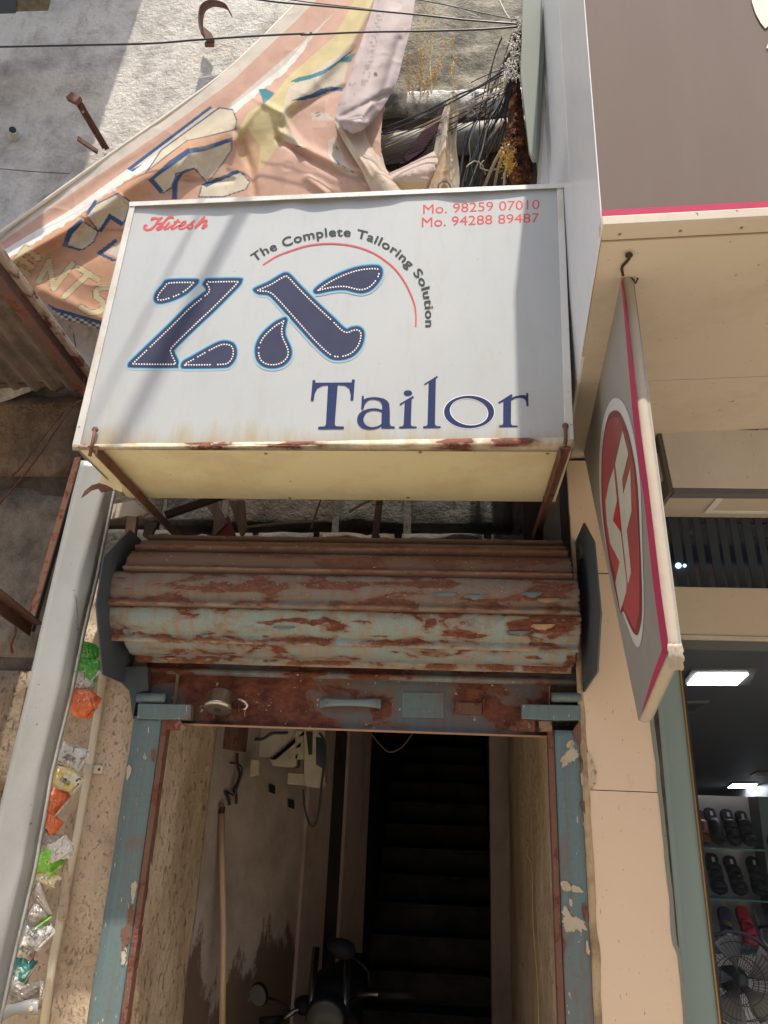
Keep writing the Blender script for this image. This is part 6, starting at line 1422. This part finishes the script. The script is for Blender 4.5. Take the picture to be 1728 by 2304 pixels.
cloth('lettered_scrap', [[(*cB([p])[0], Y_) for p, Y_ in zip(r_, q_)] for r_, q_ in zip(rs_, ys_)], [(cB([(830,870),(1120,715)]), 5, -.012)], paint_sc, 80, 130, M['cloth'], 81, .004, .02)
def guj(s, p0, p1, h, Y):
    try:
        v_, f_ = textmesh(s); x0, x1 = v_[:, 0].min(), v_[:, 0].max(); y0, y1 = v_[:, 1].min(), v_[:, 1].max()
        m = MB(); flat(m, v_, f_, lambda a, b: P(p0[0]+(p1[0]-p0[0])*(a-x0)/(x1-x0), p0[1]+(p1[1]-p0[1])*(a-x0)/(x1-x0)-(b-y0)/(y1-y0)*h, Y)); m.build('outlined_lettering', m_plain('lettering_grey', (.36,.29,.25), .6), ban)
    except Exception as e: print('guj', e)
guj('\u0a9c\u0aaf \u0a9a\u0abe\u0aae\u0ac1', cB([(905,893)])[0], cB([(1062,845)])[0], 15, -.062)
def paint_pk(x, y):
    c = np.zeros(x.shape+(3,)); c[:] = col3(.60,.52,.40); c *= 1+.07*vnoise(x, y, .04, 29, 4)[..., None]
    put(c, inpoly(x, y, cB([(1005,945),(1060,800),(1120,710),(1120,900),(1080,960)])), col3(.50,.33,.20), .8)
    d = np.abs(np.hypot((x-(500+1105/2.212))/1.0, (y-(935/2.212))/1.0)-14); put(c, d < 2.2, col3(.12,.13,.12)); put(c, np.hypot(x-(500+1105/2.212), y-935/2.212) < 8, col3(.30,.20,.14)); return c
rp_ = [[(1138,458),(1150,450),(1165,462),(1178,480)], [(1112,520),(1135,520),(1158,530),(1180,540)], [(1085,600),(1120,610),(1150,615),(1172,610)], [(1062,700),(1110,720),(1140,720),(1165,720)], [(1040,820),(1100,820),(1145,830),(1178,830)], [(1005,940),(1080,940),(1140,940),(1184,935)], [(990,1010),(1080,1010),(1140,1010),(1190,1010)]]
yp_ = [(-.05,-.06,-.05,-.04), (-.02,-.06,-.03,-.04), (.0,-.06,-.01,-.04), (.01,-.06,.0,-.05), (.02,-.06,-.01,-.05), (.02,-.05,-.01,-.05), (.02,-.03,.0,-.03)]
cloth('peaked_cloth', [[(*cB([p])[0], Y_) for p, Y_ in zip(r_, q_)] for r_, q_ in zip(rp_, yp_)], [(cB([(1150,460),(1130,700),(1140,940)]), 4, -.02), (cB([(1120,560),(1070,720),(1010,930)]), 5, .014)], paint_pk, 130, 70, M['cloth'], 91, .004, .03)
# frayed threads at torn edges
m = MB(); r_ = random.Random(5)
def threads(path, n, ln, Y, spread=1.0):
    pts = resample(path, 1.0, False)
    for _ in range(n):
        p = pts[r_.randrange(len(pts))]; a = r_.uniform(0, 6.28); l = ln*r_.uniform(.3, 1); q = []
        for k in range(5): q.append(P(p[0]+math.cos(a)*l*k/4+r_.uniform(-1, 1), p[1]+math.sin(a)*l*k/4+r_.uniform(-1, 1), Y-.01*k*r_.random())); a += r_.uniform(-.6, .6)
        m.tube(q, .0007, 3, False)
threads(cB([(1140,460),(1175,500),(1180,560)]), 60, 14, -.07); threads(cB([(1080,720),(1110,560)]), 30, 9, -.03); threads(cB([(1160,480),(1180,540)]), 26, 22, -.07)
m.build('frayed_threads', M['bedge'], ban, kind='stuff')

m = MB(); m.prism([P(a, b, .16) for a, b in cB([(1108,525),(1090,620),(1060,660),(1000,750),(910,812),(884,815),(985,665)])], (0, .02, 0)); tag(m.build('purple_strap', m_plain('purple_brown_strap', (.045,.022,.03), .9, spec=.05, var=.3, scale=20)), 'flat purple brown strap slanting behind the lettered cloth scrap', 'strap')

# ------------------------------------------------------------------ cables
def cable(pts, r_, mat, lab, Y0, Y1=None, group=None, sag=True):
    Y1 = Y0 if Y1 is None else Y1; c = resample([tuple(p) for p in catmull(pts, 6, False)], 9, False); n = len(c)
    m = MB(); m.tube([P(a, b, Y0+(Y1-Y0)*i/(n-1)) for i, (a, b) in enumerate(c)], r_, 6); return tag(m.build('cable', mat), lab, 'cable', group)
cable(cA([(-60,250),(0,250),(380,242),(800,232),(1060,212),(1400,190),(1660,178)])+cB([(400,173),(700,160),(1000,155),(1300,146),(1475,132)]), .0055, M['cable'], 'thick black cable crossing the whole wall from the left to the knot', -.20, -.30)
cable(cB([(90,-20),(250,8),(500,30),(960,72),(1200,98),(1480,120)]), .0050, M['cable'], 'black cable falling from the top edge to the knot, the heavier one', -.25, -.30)
cable(cB([(260,-16),(420,10),(700,42),(1000,78),(1250,104),(1478,112)]), .0030, M['cable'], 'thin black cable running close above the heavier one', -.24, -.30)
cable(cB([(960,-4),(1100,22),(1300,66),(1470,100)]), .0030, M['cable'], 'thin dark cable reaching the knot from the top right', -.2, -.30)
cable(cB([(1020,-10),(1180,45),(1300,96),(1230,80)]), .0025, M['cable2'], 'thin grey cable end among the black cables at the top', -.2, -.24)
cable(cB([(1375,-10),(1405,55),(1440,108)]), .0045, M['bedge'], 'short white cord dropping to the knot from the top', -.2, -.30)
cable(cA([(-40,898),(0,900),(180,915),(372,926)]), .0028, M['rustiron'], 'thin brown wire ending at the rust stain on the stucco', .20, .33)
G_ = 'cables bundled behind the sign'
B_ = 'black cable of the bundle below the knot'
rr_ = random.Random(17)
bund = [
 ([(1490,125),(1440,240),(1380,360),(1290,560),(1225,700),(1180,850),(1170,960)], .0055, 'cable', 'thick black cable dropping straight from the knot, foremost of the bundle'),
 ([(1485,130),(1430,260),(1370,390),(1330,480),(1240,640),(1200,760),(1180,960)], .0040, 'cable', 'second thick black cable hugging the foremost one below the knot'),
 ([(1475,340),(1420,440),(1390,560),(1300,700),(1260,800),(1190,960)], .0060, 'cable', 'thickest black cable bending left into the middle of the bundle'),
 ([(1440,360),(1380,520),(1300,640),(1260,760),(1210,860),(1195,960)], .0045, 'cable', 'black cable sweeping from the fibre wrapping to the sign top'),
 ([(1430,300),(1400,470),(1330,600),(1290,760),(1240,900),(1220,970)], .0035, 'cable2', 'grey cable looping down the middle of the bundle'),
 ([(1400,350),(1280,430),(1180,470),(1000,560),(800,640),(700,680)], .0050, 'cable', 'upper black cable of the slanting run toward the banner'),
 ([(1400,370),(1250,450),(1120,520),(960,600),(790,668),(700,700)], .0045, 'cable', 'second black cable of the slanting run toward the banner'),
 ([(1410,400),(1270,480),(1130,560),(960,640),(790,702)], .0050, 'cable3', 'tan cable of the slanting run, upper one'),
 ([(1410,430),(1260,520),(1150,560),(980,660),(790,745)], .0045, 'cable3', 'tan cable of the slanting run, lower one'),
 ([(1400,450),(1240,500),(1080,600),(900,680),(790,730)], .0030, 'cable2', 'pale thin cable between the two tan ones'),
 ([(1350,480),(1200,560),(1060,620),(900,650),(790,672)], .0030, 'cable', 'short black cable at the upper edge of the slanting run'),
 ([(1240,410),(1300,380),(1400,340),(1440,330)], .0030, 'cable', 'fine black cable end curling above the slanting run'),
 ([(1220,640),(1205,700),(1200,800),(1185,900),(1180,960)], .0030, 'cable', 'thin black cable nearly upright above the sign top'),
 ([(1270,600),(1230,700),(1235,780),(1215,880),(1200,960)], .0026, 'cable2', 'fine black cable wriggling right of the white cord'),
 ([(1260,660),(1275,740),(1240,820),(1250,880),(1215,960)], .0026, 'cable4', 'dark green thin cable twisting low in the bundle'),
 ([(1300,520),(1330,600),(1290,680),(1310,760),(1240,860),(1230,960)], .0022, 'cable', 'black cable running close beside the tan ones beneath the knot'),
 ([(1400,600),(1350,660),(1310,720),(1270,790)], .0060, 'bedge', 'pale stiff cable crossing in front of the bundle'),
 ([(1395,740),(1360,800),(1320,890),(1290,970)], .0085, 'cable3', 'thick tan cable at the lower right of the bundle, left one'),
 ([(1400,760),(1375,830),(1360,900),(1345,970)], .0075, 'cable3', 'thick tan cable at the lower right of the bundle, right one'),
 ([(1425,720),(1420,800),(1405,880),(1400,970)], .0060, 'cable2', 'grey cable running down beside the rusty sacking'),
 ([(1460,160),(1430,300),(1440,420),(1410,560),(1420,700)], .0070, 'cable', 'thick black cable along the rusty sacking'),
 ([(1470,140),(1455,300),(1420,480),(1405,640),(1370,760)], .0040, 'cable', 'lowest fine black cable of the slanting run toward the banner'),
 ([(1300,800),(1280,830),(1330,850),(1390,830)], .0035, 'bedge', 'white cord knotted low in the bundle'),
 ([(1215,830),(1260,800),(1300,830),(1310,870)], .0028, 'bedge', 'thin white cord loop low in the bundle')]
for k, (pts, r_, mt, lab) in enumerate(bund):
    y0 = -.26+rr_.uniform(-.03, .06); y1 = rr_.uniform(-.10, .12)
    if k in (5,6,7,8,9,10): y1 = .18
    o = cable(cB(pts), r_, M[mt], lab or B_, y0, y1, 'cables bundled behind the sign')
r_ = random.Random(33); tg_m = MB()
for k in range(22):
    x0 = r_.uniform(1385, 1480); y0 = r_.uniform(150, 480); x1 = r_.uniform(1165, 1300); mid = ((x0+x1)/2+r_.uniform(-50, 50), (y0+960)/2+r_.uniform(-60, 60))
    pts = [(x0, y0), ((x0*2+mid[0])/3+r_.uniform(-22, 22), (y0*2+mid[1])/3), mid, ((x1*2+mid[0])/3+r_.uniform(-22, 22), (1920+mid[1])/3), (x1, 965)] if k < 15 else [(x0, 300+k*8), (1280+r_.uniform(-30, 30), 400+k*9), (1100, 500+k*9), (940, 575+k*9), (785, 640+k*8)]
    c_ = resample([tuple(p) for p in catmull(cB(pts), 6, False)], 9, False); y0_, y1_ = -.22+r_.uniform(-.05, .1), (.16 if k >= 15 else r_.uniform(-.1, .15))
    tg_m.tube([P(a, b, y0_+(y1_-y0_)*i_/(len(c_)-1)) for i_, (a, b) in enumerate(c_)], r_.choice((.0018, .0024, .0032)), 5)
tag(tg_m.build('wire_tangle', M['darkiron'], None, kind='stuff'), 'tangle of thin dusty wires among the cables under the knot', 'wires')
# knot and frayed white wrapping, rusty sacking
m = MB(); r_ = random.Random(9)
for _ in range(260):
    t_ = r_.random()**.8; px = 500+(1490-60*t_)/2.212+r_.gauss(0, 5+6*t_); py = (95+300*t_)/2.212; a = r_.uniform(0, 6.28); l = r_.uniform(4, 12); q = []
    for k in range(4): q.append(P(px+math.cos(a)*l*k/3, py+math.sin(a)*l*k/3, -.30-.02*r_.random()+.015*k*r_.random())); a += r_.uniform(-.9, .9)
    m.tube(q, .0017, 3, False)
fray = m.build('frayed_wrapping', m_plain('frayed_white_fibre', (.80,.77,.70), .8, var=.2, scale=40), None, kind='stuff')
tag(fray, 'frayed whitish fibre wrapped round the cables under the knot', 'fibre')
ctrl = [[(1460,150,-.24),(1475,145,-.25),(1498,150,-.24)], [(1455,330,-.20),(1470,340,-.24),(1480,350,-.20)], [(1440,460,-.20),(1462,470,-.24),(1490,470,-.2)], [(1412,640,-.18),(1450,640,-.24),(1508,640,-.18)], [(1400,760,-.15),(1450,770,-.22),(1530,760,-.15)], [(1425,860,-.14),(1480,870,-.2),(1545,850,-.14)], [(1455,960,-.1),(1500,960,-.16),(1520,960,-.1)]]
G0 = interp_ctrl([[(*cB([(a, b)])[0], Y_) for a, b, Y_ in r] for r in ctrl], 150, 50)
Yn = G0[..., 2]-.022*vnoise(G0[..., 0], G0[..., 1], .08, 3, 5)-.012*np.random.RandomState(3).rand(*G0[..., 0].shape)
A = Parr(G0[..., 0]+3*vnoise(G0[..., 1], G0[..., 0]*0, .15, 4, 3), G0[..., 1], Yn); m = MB(); m.grid(A)
nn = vnoise(G0[..., 0], G0[..., 1], .06, 66, 5)[..., None]; cc_ = col3(.17,.060,.030)*(1+.8*nn); cc_ = np.where(nn > .28, col3(.42,.22,.05), cc_); cc_ = np.where(nn < -.30, col3(.035,.025,.03), cc_); up_ = G0[..., 1][..., None] < 190; cc_ = np.where(up_ & (nn < .1), col3(.05,.04,.06), cc_)
m.c = np.clip(cc_.reshape(-1, 3), 0, 1); tag(m.build('rusty_sacking', m_attr('rusty_sacking_fibre', .95, .05, bump=.8, dirt=.5), smooth=False), 'shaggy rust brown sacking hanging beside the grey green sheet column', 'sacking')
m = MB(); r_ = random.Random(19)
for _ in range(240):
    px, py = 500+r_.gauss(1420, 16)/2.212, r_.gauss(790, 45)/2.212; a = r_.uniform(0, 6.28); l = r_.uniform(3, 9); q = []
    for k in range(4): q.append(P(px+math.cos(a)*l*k/3, py+math.sin(a)*l*k/3, -.27-.02*r_.random())); a += r_.uniform(-1.2, 1.2)
    m.tube(q, .0009, 3, False)
tag(m.build('yellow_fibre', m_plain('mustard_fibre', (.55,.34,.04), .8, var=.3, scale=40), None, kind='stuff'), 'tuft of mustard yellow fibre on the rusty sacking', 'fibre')
# dirty lint caught on cables
for (cx, cy, n, s_, lab) in ((1245,540,90,16,'dirty grey lint clump caught on the slanting cables'), (1262,480,50,10,'small whitish lint clump above the larger one')):
    m = MB()
    for _ in range(n):
        px, py = 500+r_.gauss(cx, s_)/2.212, r_.gauss(cy, s_*1.3)/2.212; a = r_.uniform(0, 6.28); q = []
        for k in range(4): q.append(P(px+math.cos(a)*6*k/3, py+math.sin(a)*6*k/3, -.12-.04*r_.random())); a += r_.uniform(-1.2, 1.2)
        m.tube(q, .0013, 3, False)
    tag(m.build('lint_clump', m_plain('dirty_lint', (.40,.38,.36), .9, var=.5, scale=60), None, kind='stuff'), lab, 'lint')
# cables strung across the street overhead, out of the frame, whose shade slants over the sign
def over(px0, py0, px1, py1, t0, t1, r_, lab):
    a, b_ = P(px0, py0, SY)+sdir*t0, P(px1, py1, SY)+sdir*t1; d_ = b_-a; m = MB(); m.tube([a-d_*.35, a, b_, b_+d_*1.5], r_, 8); tag(m.build('street_cable', M['cable']), lab, 'cable')
over(556,440, 290,940, 2.6, 5.6, .017, 'thick service cable strung over the lane above the signs')
over(574,440, 312,940, 2.7, 5.8, .010, 'slim service cable beside the thick one over the lane')
over(470,440, 250,860, 2.8, 5.8, .009, 'slim service cable to the left of the thick one over the lane')

# ------------------------------------------------------------------ dry weeds on the ledge
M['weed'] = m_plain('dry_weed', (.62,.44,.22), .8, var=.35, scale=40)
def weed(bx, by, tx, ty, seed, lab):
    r_ = random.Random(seed); w = thing('dry_weed', lab, 'weed', P(bx, by, .22), 'dry weeds on the wall ledge'); st = MB(); lf = MB(); n = 14
    stem = [(bx+(tx-bx)*i/n+2.5*math.sin(i*.9+seed), by+(ty-by)*i/n) for i in range(n+1)]; Y_ = .20
    st.tube([P(a, b, Y_-.004*i) for i, (a, b) in enumerate(stem)], [.0034-.002*i/n for i in range(n+1)], 5, False)
    for i in range(2, n+1):
        for _ in range(2 if i < n-1 else 3):
            a = r_.choice((-1, 1))*r_.uniform(.4, 1.1); l = r_.uniform(5, 20)*(1-.5*i/n); x0, y0 = stem[i]; q = [(x0+math.sin(a)*l*k/3, y0-math.cos(a)*l*k/3) for k in range(4)]
            st.tube([P(x, y, Y_-.004*i-.006*k) for k, (x, y) in enumerate(q)], .0008, 3, False)
            for _ in range(9):
                k = r_.random(); cx, cy = x0+math.sin(a)*l*k+r_.gauss(0, 1.3), y0-math.cos(a)*l*k+r_.gauss(0, 1.3); c_ = P(cx, cy, Y_-.004*i-.02*r_.random()); s_ = .006
                v_ = [c_+Vector([r_.uniform(-s_, s_) for _ in range(3)]) for _ in range(3)]; lf.add(v_, [(0,1,2)])
    st.build('stem', M['weed'], w); lf.build('seed_husks', M['weed'], w, kind='stuff')
for args in [(968,208,975,-10,1,'tallest dry weed stalk reaching the top edge beside the strip'), (962,212,935,70,2,'dry weed stalk leaning left of the tallest one'), (922,212,918,125,3,'short bushy dry weed next to the torn strip'), (930,214,952,110,4,'short dry weed between the bushy one and the tallest'), (972,210,1000,95,5,'dry weed stalk leaning right of the tallest one'), (1018,212,1020,90,6,'lone dry weed stalk nearest the tied peak of cloth'), (948,214,990,150,7,'low spreading dry weed under the others'), (945,210,960,-10,8,'thin second tall dry stalk beside the tallest')]: weed(*args)

# ------------------------------------------------------------------ things inside the passage
IXX = IX+.002
def wallbox(px0, py0, px1, py1, out, name, mat, lab, cat, bevel=.004, yf=None):
    a, b_ = onw(px0, py0), onw(px1, py1); z0, z1 = min(a.z, b_.z), max(a.z, b_.z)
    m = MB(); m.box((IXX, min(a.y, b_.y), z0), (IXX+out, max(a.y, b_.y), z1)); o = m.build(name, mat, None, bevel=bevel); return tag(o, lab, cat) if lab else o
M['mbox'] = m_metalpaint('aged_cream_plastic', (.36,.33,.26), .5, .4, (.18,.12,.08), 9); M['wboard'] = m_metalpaint('painted_meter_board', (.40,.38,.35), .6, .5, (.16,.09,.05), 8); M['dboard'] = m_rust('dark_wood_board', (.08,.055,.045), .6, (1,1,1), 71, 14, rough=.8)
ya, yb2, yc, yd = onw(500,1690).y, onw(566,1690).y, onw(600,1690).y, onw(668,1690).y
eb = thing('meter_board', 'dark board and white metal board carrying the electric meter inside the passage', 'board', (IX+.05, yb2, onw(600,1720).z))
zb_ = P(540, 1694, yb2).z; ztp = 2.35
m = MB(); m.box((IXX, ya, zb_), (P(569,1690,ya+.35).x, ya+.36, ztp)); m.build('dark_board', M['dboard'], eb)
xm0, xm1 = P(569,1690,1.15).x, P(668,1700,1.15).x
m = MB(); m.box((xm0, 1.15, P(620,1704,1.15).z), (xm1, 1.17, ztp)); m.build('white_board', M['wboard'], eb, bevel=.002)
def fb(pts, Y0_, dep, name, mat, par, bev=.006):
    m = MB(); m.prism([P(a, b, Y0_) for a, b in cM(pts)], (0, dep, 0)); return m.build(name, mat, par, bevel=bev)
mt = thing('electric_meter', 'cream electric meter with dark window hanging behind the shutter bar', 'meter', P(700, 1760, 1.2))
fb([(572,392),(860,392),(860,170),(800,170),(800,450),(770,465),(600,452)], 1.13, .12, 'casing', M['mbox'], mt)
fb([(862,100),(1035,150),(1035,600),(1000,640),(880,625),(862,590)], 1.10, .10, 'meter_body', M['mbox'], mt)
fb([(962,215),(1030,225),(1030,490),(962,440)], 1.095, .01, 'meter_window', m_plain('meter_window', (.02,.035,.045), .2, spec=.7), mt, .001)
fb([(730,508),(935,520),(935,622),(722,604)], 1.12, .08, 'terminal_box', M['mbox'], mt)
fb([(880,170),(935,175),(930,360),(900,365)], 1.094, .01, 'dial_plate', M['black'], mt, .001)
for pts, lab in (([(140,372),(190,372),(186,500),(140,520)], 'small cream switch nearest the door reveal'), ([(418,395),(490,400),(486,525),(410,548)], 'cream switch box left of the electric meter')):
    o = tag(fb(pts, .95, .05, 'switch_box', M['mbox'], None), lab, 'switch')
def incable(pts, Y, r_, lab, mat='cable'):
    c = [tuple(p) for p in catmull(cM(pts), 5, False)]; m = MB(); m.tube([P(a, b, Y) for a, b in c], r_, 6); tag(m.build('cable', M[mat]), lab, 'cable')
incable([(855,650),(865,780),(890,890),(925,955),(960,925),(990,800),(1010,600),(1035,400),(1030,250),(990,180)], 1.08, .006, 'black cable loop hanging under the electric meter')
incable([(180,500),(215,450),(260,430),(330,450),(350,490),(335,560),(290,680),(260,690),(220,665),(190,650)], .90, .005, 'thin black cable looping by the small cream switch')
incable([(310,350),(312,450),(330,520),(310,600),(280,650),(300,700),(298,770)], .92, .008, 'twisted brown cable end dangling near the switches', 'darkiron')
incable([(200,660),(170,700),(150,780)], .88, .010, 'black cable tail entering the plastic conduit')
incable([(205,660),(235,720),(245,780)], .88, .009, 'black taped cable stub beside the conduit top')
incable([(440,235),(520,230),(600,185),(680,182),(730,178)], 1.10, .008, 'dark cable across the top of the white meter board')
cable([(830,1645),(860,1680),(878,1692),(905,1680),(935,1640)], .004, M['darkiron'], 'thin dusty cable sagging below the shutter bar at the middle', .30)
cable(cI([(1400,490),(1385,530),(1405,590),(1410,800),(1425,1000),(1432,1168)]), .0028, m_plain('yellow_wire', (.25,.17,.05), .6), 'thin yellow wire running down the right plaster reveal', .32, .14)
cp = thing('inner_conduit', 'tan plastic conduit standing against the inner left wall', 'pipe', P(500, 2290, .8))
m = MB(); m.tube([P(a, b, .85) for a, b in ((498,1808),(500,1960),(503,2100),(500,2310))], .0145, 12); m.build('pipe_length', m_metalpaint('tan_pvc', (.42,.31,.21), .4, .3, (.2,.14,.1), 8), cp)
m = MB(); m.lathe([(0,.0155),(.03,.0155)], P(498,1830,.85), (0,0,1), 14); m.build('coupling', M['black'], cp)
for a, b_, lab in ((590,640,'small dark socket hole in the left wall nearer the door'), (748,765,'small dark socket hole in the left wall under the meter')):
    q = [(a-25,b_-40),(a+25,b_-22),(a+25,b_+50),(a-25,b_+30)]; m = MB(); m.prism([onw(*p)+inor*.002 for p in cM(q)], inor*.006); tag(m.build('socket_box', M['black'], None, bevel=.001), lab, 'socket')
# motorcycle standing in the dark
mo = thing('motorcycle', 'dark parked motorcycle with two round mirrors deep in the passage', 'motorcycle', (-.35, 1.0, 0))
M['mblk'] = m_plain('motorcycle_black', (.006,.006,.008), .6, spec=.15); M['chrome'] = m_plain('chrome', (.12,.12,.13), .25, 1.0); M['mirror'] = m_plain('mirror_glass', (.022,.024,.022), .4, 0)
MY = 1.1
def mp(px, py, dy=0): 
    q = cI([(px, py)])[0]; return P(*q, MY+dy)
def mirror(cx, cy, rx, ry, rot, stem, face):
    c0 = mp(cx, cy); n = 26; pts = []
    for k in range(n):
        a = 2*math.pi*k/n; x = rx*math.cos(a); y = ry*math.sin(a)*(1+.12*math.cos(a)); pts.append(mp(cx+x*math.cos(rot)-y*math.sin(rot), cy+x*math.sin(rot)+y*math.cos(rot)))
    m = MB(); back = [c0+(p-c0)*.75+Vector((0, -.028, 0)) for p in pts]; vs_ = pts+back+[c0+Vector((0, -.034, 0))]
    m.add(vs_, [(k, (k+1) % n, n+(k+1) % n, n+k) for k in range(n)]+[(n+k, n+(k+1) % n, 2*n) for k in range(n)]); m.sm = True; m.build('mirror_shell', M['mblk'], mo)
    m = MB(); m.prism([c0+(p-c0)*.94+Vector((0, .002, 0)) for p in pts], (0, -.004, 0)); m.build('mirror_glass', M['mirror'], mo) if not face else None
    if face: m = MB(); m.prism([c0+(p-c0)*.86+Vector((0, -.030, 0)) for p in pts], (0, -.004, 0)); m.build('mirror_glass', M['mirror'], mo)
    m = MB(); m.tube([mp(*p) for p in stem], .006, 8); m.build('mirror_stem', M['mblk'], mo)
mirror(692,886,56,40,.35,[(735,915),(770,945),(795,975),(800,1050)], False)
mirror(387,1056,34,46,-.2,[(422,1072),(455,1080),(490,1100),(505,1140)], True)
hb = [mp(470,1150,-.02), mp(520,1120,.0), mp(600,1095,.05), mp(700,1090,.05), mp(755,1062,.0), mp(810,1056,-.03), mp(940,1060,-.06)]
m = MB(); m.tube(hb, .012, 10); m.build('handlebar', M['chrome'], mo)
m = MB(); m.tube([hb[-2]+Vector((.03,0,0)), hb[-1]+Vector((.03,0,0))], .018, 12); m.build('grip', M['mblk'], mo)
m = MB(); m.tube([hb[0], hb[0]+Vector((-.10,-.02,-.01))], .018, 12); m.build('grip', M['mblk'], mo)
hc = mp(640,1120,-.05); m = MB(); m.lathe([(0,.085),(.02,.095),(.06,.10),(.12,.09),(.17,.05),(.19,.01)], hc+Vector((0,-.06,-.03)), (0,1,.1), 28); m.build('headlight_shell', M['mblk'], mo, smooth=True)
m = MB(); m.lathe([(0,.02),(.004,.08),(.014,.090),(.02,.088)], hc+Vector((0,-.075,-.03)), (0,1,.1), 28); m.build('headlight', M['mirror'], mo, smooth=True)
m = MB(); m.lathe([(0,.05),(.03,.055),(.05,.02)], mp(560,1110,.05), (0,-.4,.9), 22); m.build('speedometer', M['mblk'], mo, smooth=True)
bm_ = lambda y, z, rx, rz, n=16: [(hc.x+rx*math.cos(2*math.pi*k/n), MY+y, z+rz*math.sin(2*math.pi*k/n)) for k in range(n)]
def loft(secs, name, mat):
    m = MB(); n = len(secs[0]); v_ = [p for s_ in secs for p in s_]; f_ = [(i*n+k, i*n+(k+1) % n, (i+1)*n+(k+1) % n, (i+1)*n+k) for i in range(len(secs)-1) for k in range(n)]+[tuple(range(n)), tuple(range((len(secs)-1)*n, len(secs)*n))]
    m.sm = True; m.add(v_, f_); m.build(name, mat, mo)
loft([bm_(.10,.76,.05,.04), bm_(.18,.76,.12,.09), bm_(.35,.76,.14,.10), bm_(.52,.72,.10,.08), bm_(.58,.70,.06,.04)], 'fuel_tank', M['mblk'])
loft([bm_(.55,.70,.08,.04), bm_(.75,.70,.12,.05), bm_(1.05,.73,.12,.045), bm_(1.2,.76,.08,.03)], 'seat', M['mblk'])
loft([bm_(.2,.45,.10,.10), bm_(.35,.50,.14,.18), bm_(.55,.45,.12,.14), bm_(.65,.42,.08,.08)], 'engine', M['darkiron'])
for yy_ in (-.12, 1.12):
    c_ = Vector((hc.x, MY+yy_, .30)); m = MB(); m.tube([c_+Vector((0, .27*math.cos(2*math.pi*k/28), .27*math.sin(2*math.pi*k/28))) for k in range(29)], .038, 10, False); w_ = m.build('tyre', m_plain('tyre', (.02,.02,.02), .8), mo)
    m = MB(); m.lathe([(-.05,.03),(-.02,.22),(-.015,.235),(.015,.235),(.02,.22),(.05,.03)], c_, (1,0,0), 24); m.build('wheel_rim', M['darkiron'], mo)
for sx_ in (-.08, .08):
    m = MB(); m.tube([Vector((hc.x+sx_, MY-.12, .30)), Vector((hc.x+sx_, MY+.02, .98))], .018, 10); m.build('fork_leg', M['chrome'], mo)
loft([bm_(-.40,.50,.03,.02), bm_(-.30,.60,.06,.02), bm_(-.12,.64,.07,.02), bm_(.08,.58,.06,.02)], 'front_mudguard', M['mblk'])
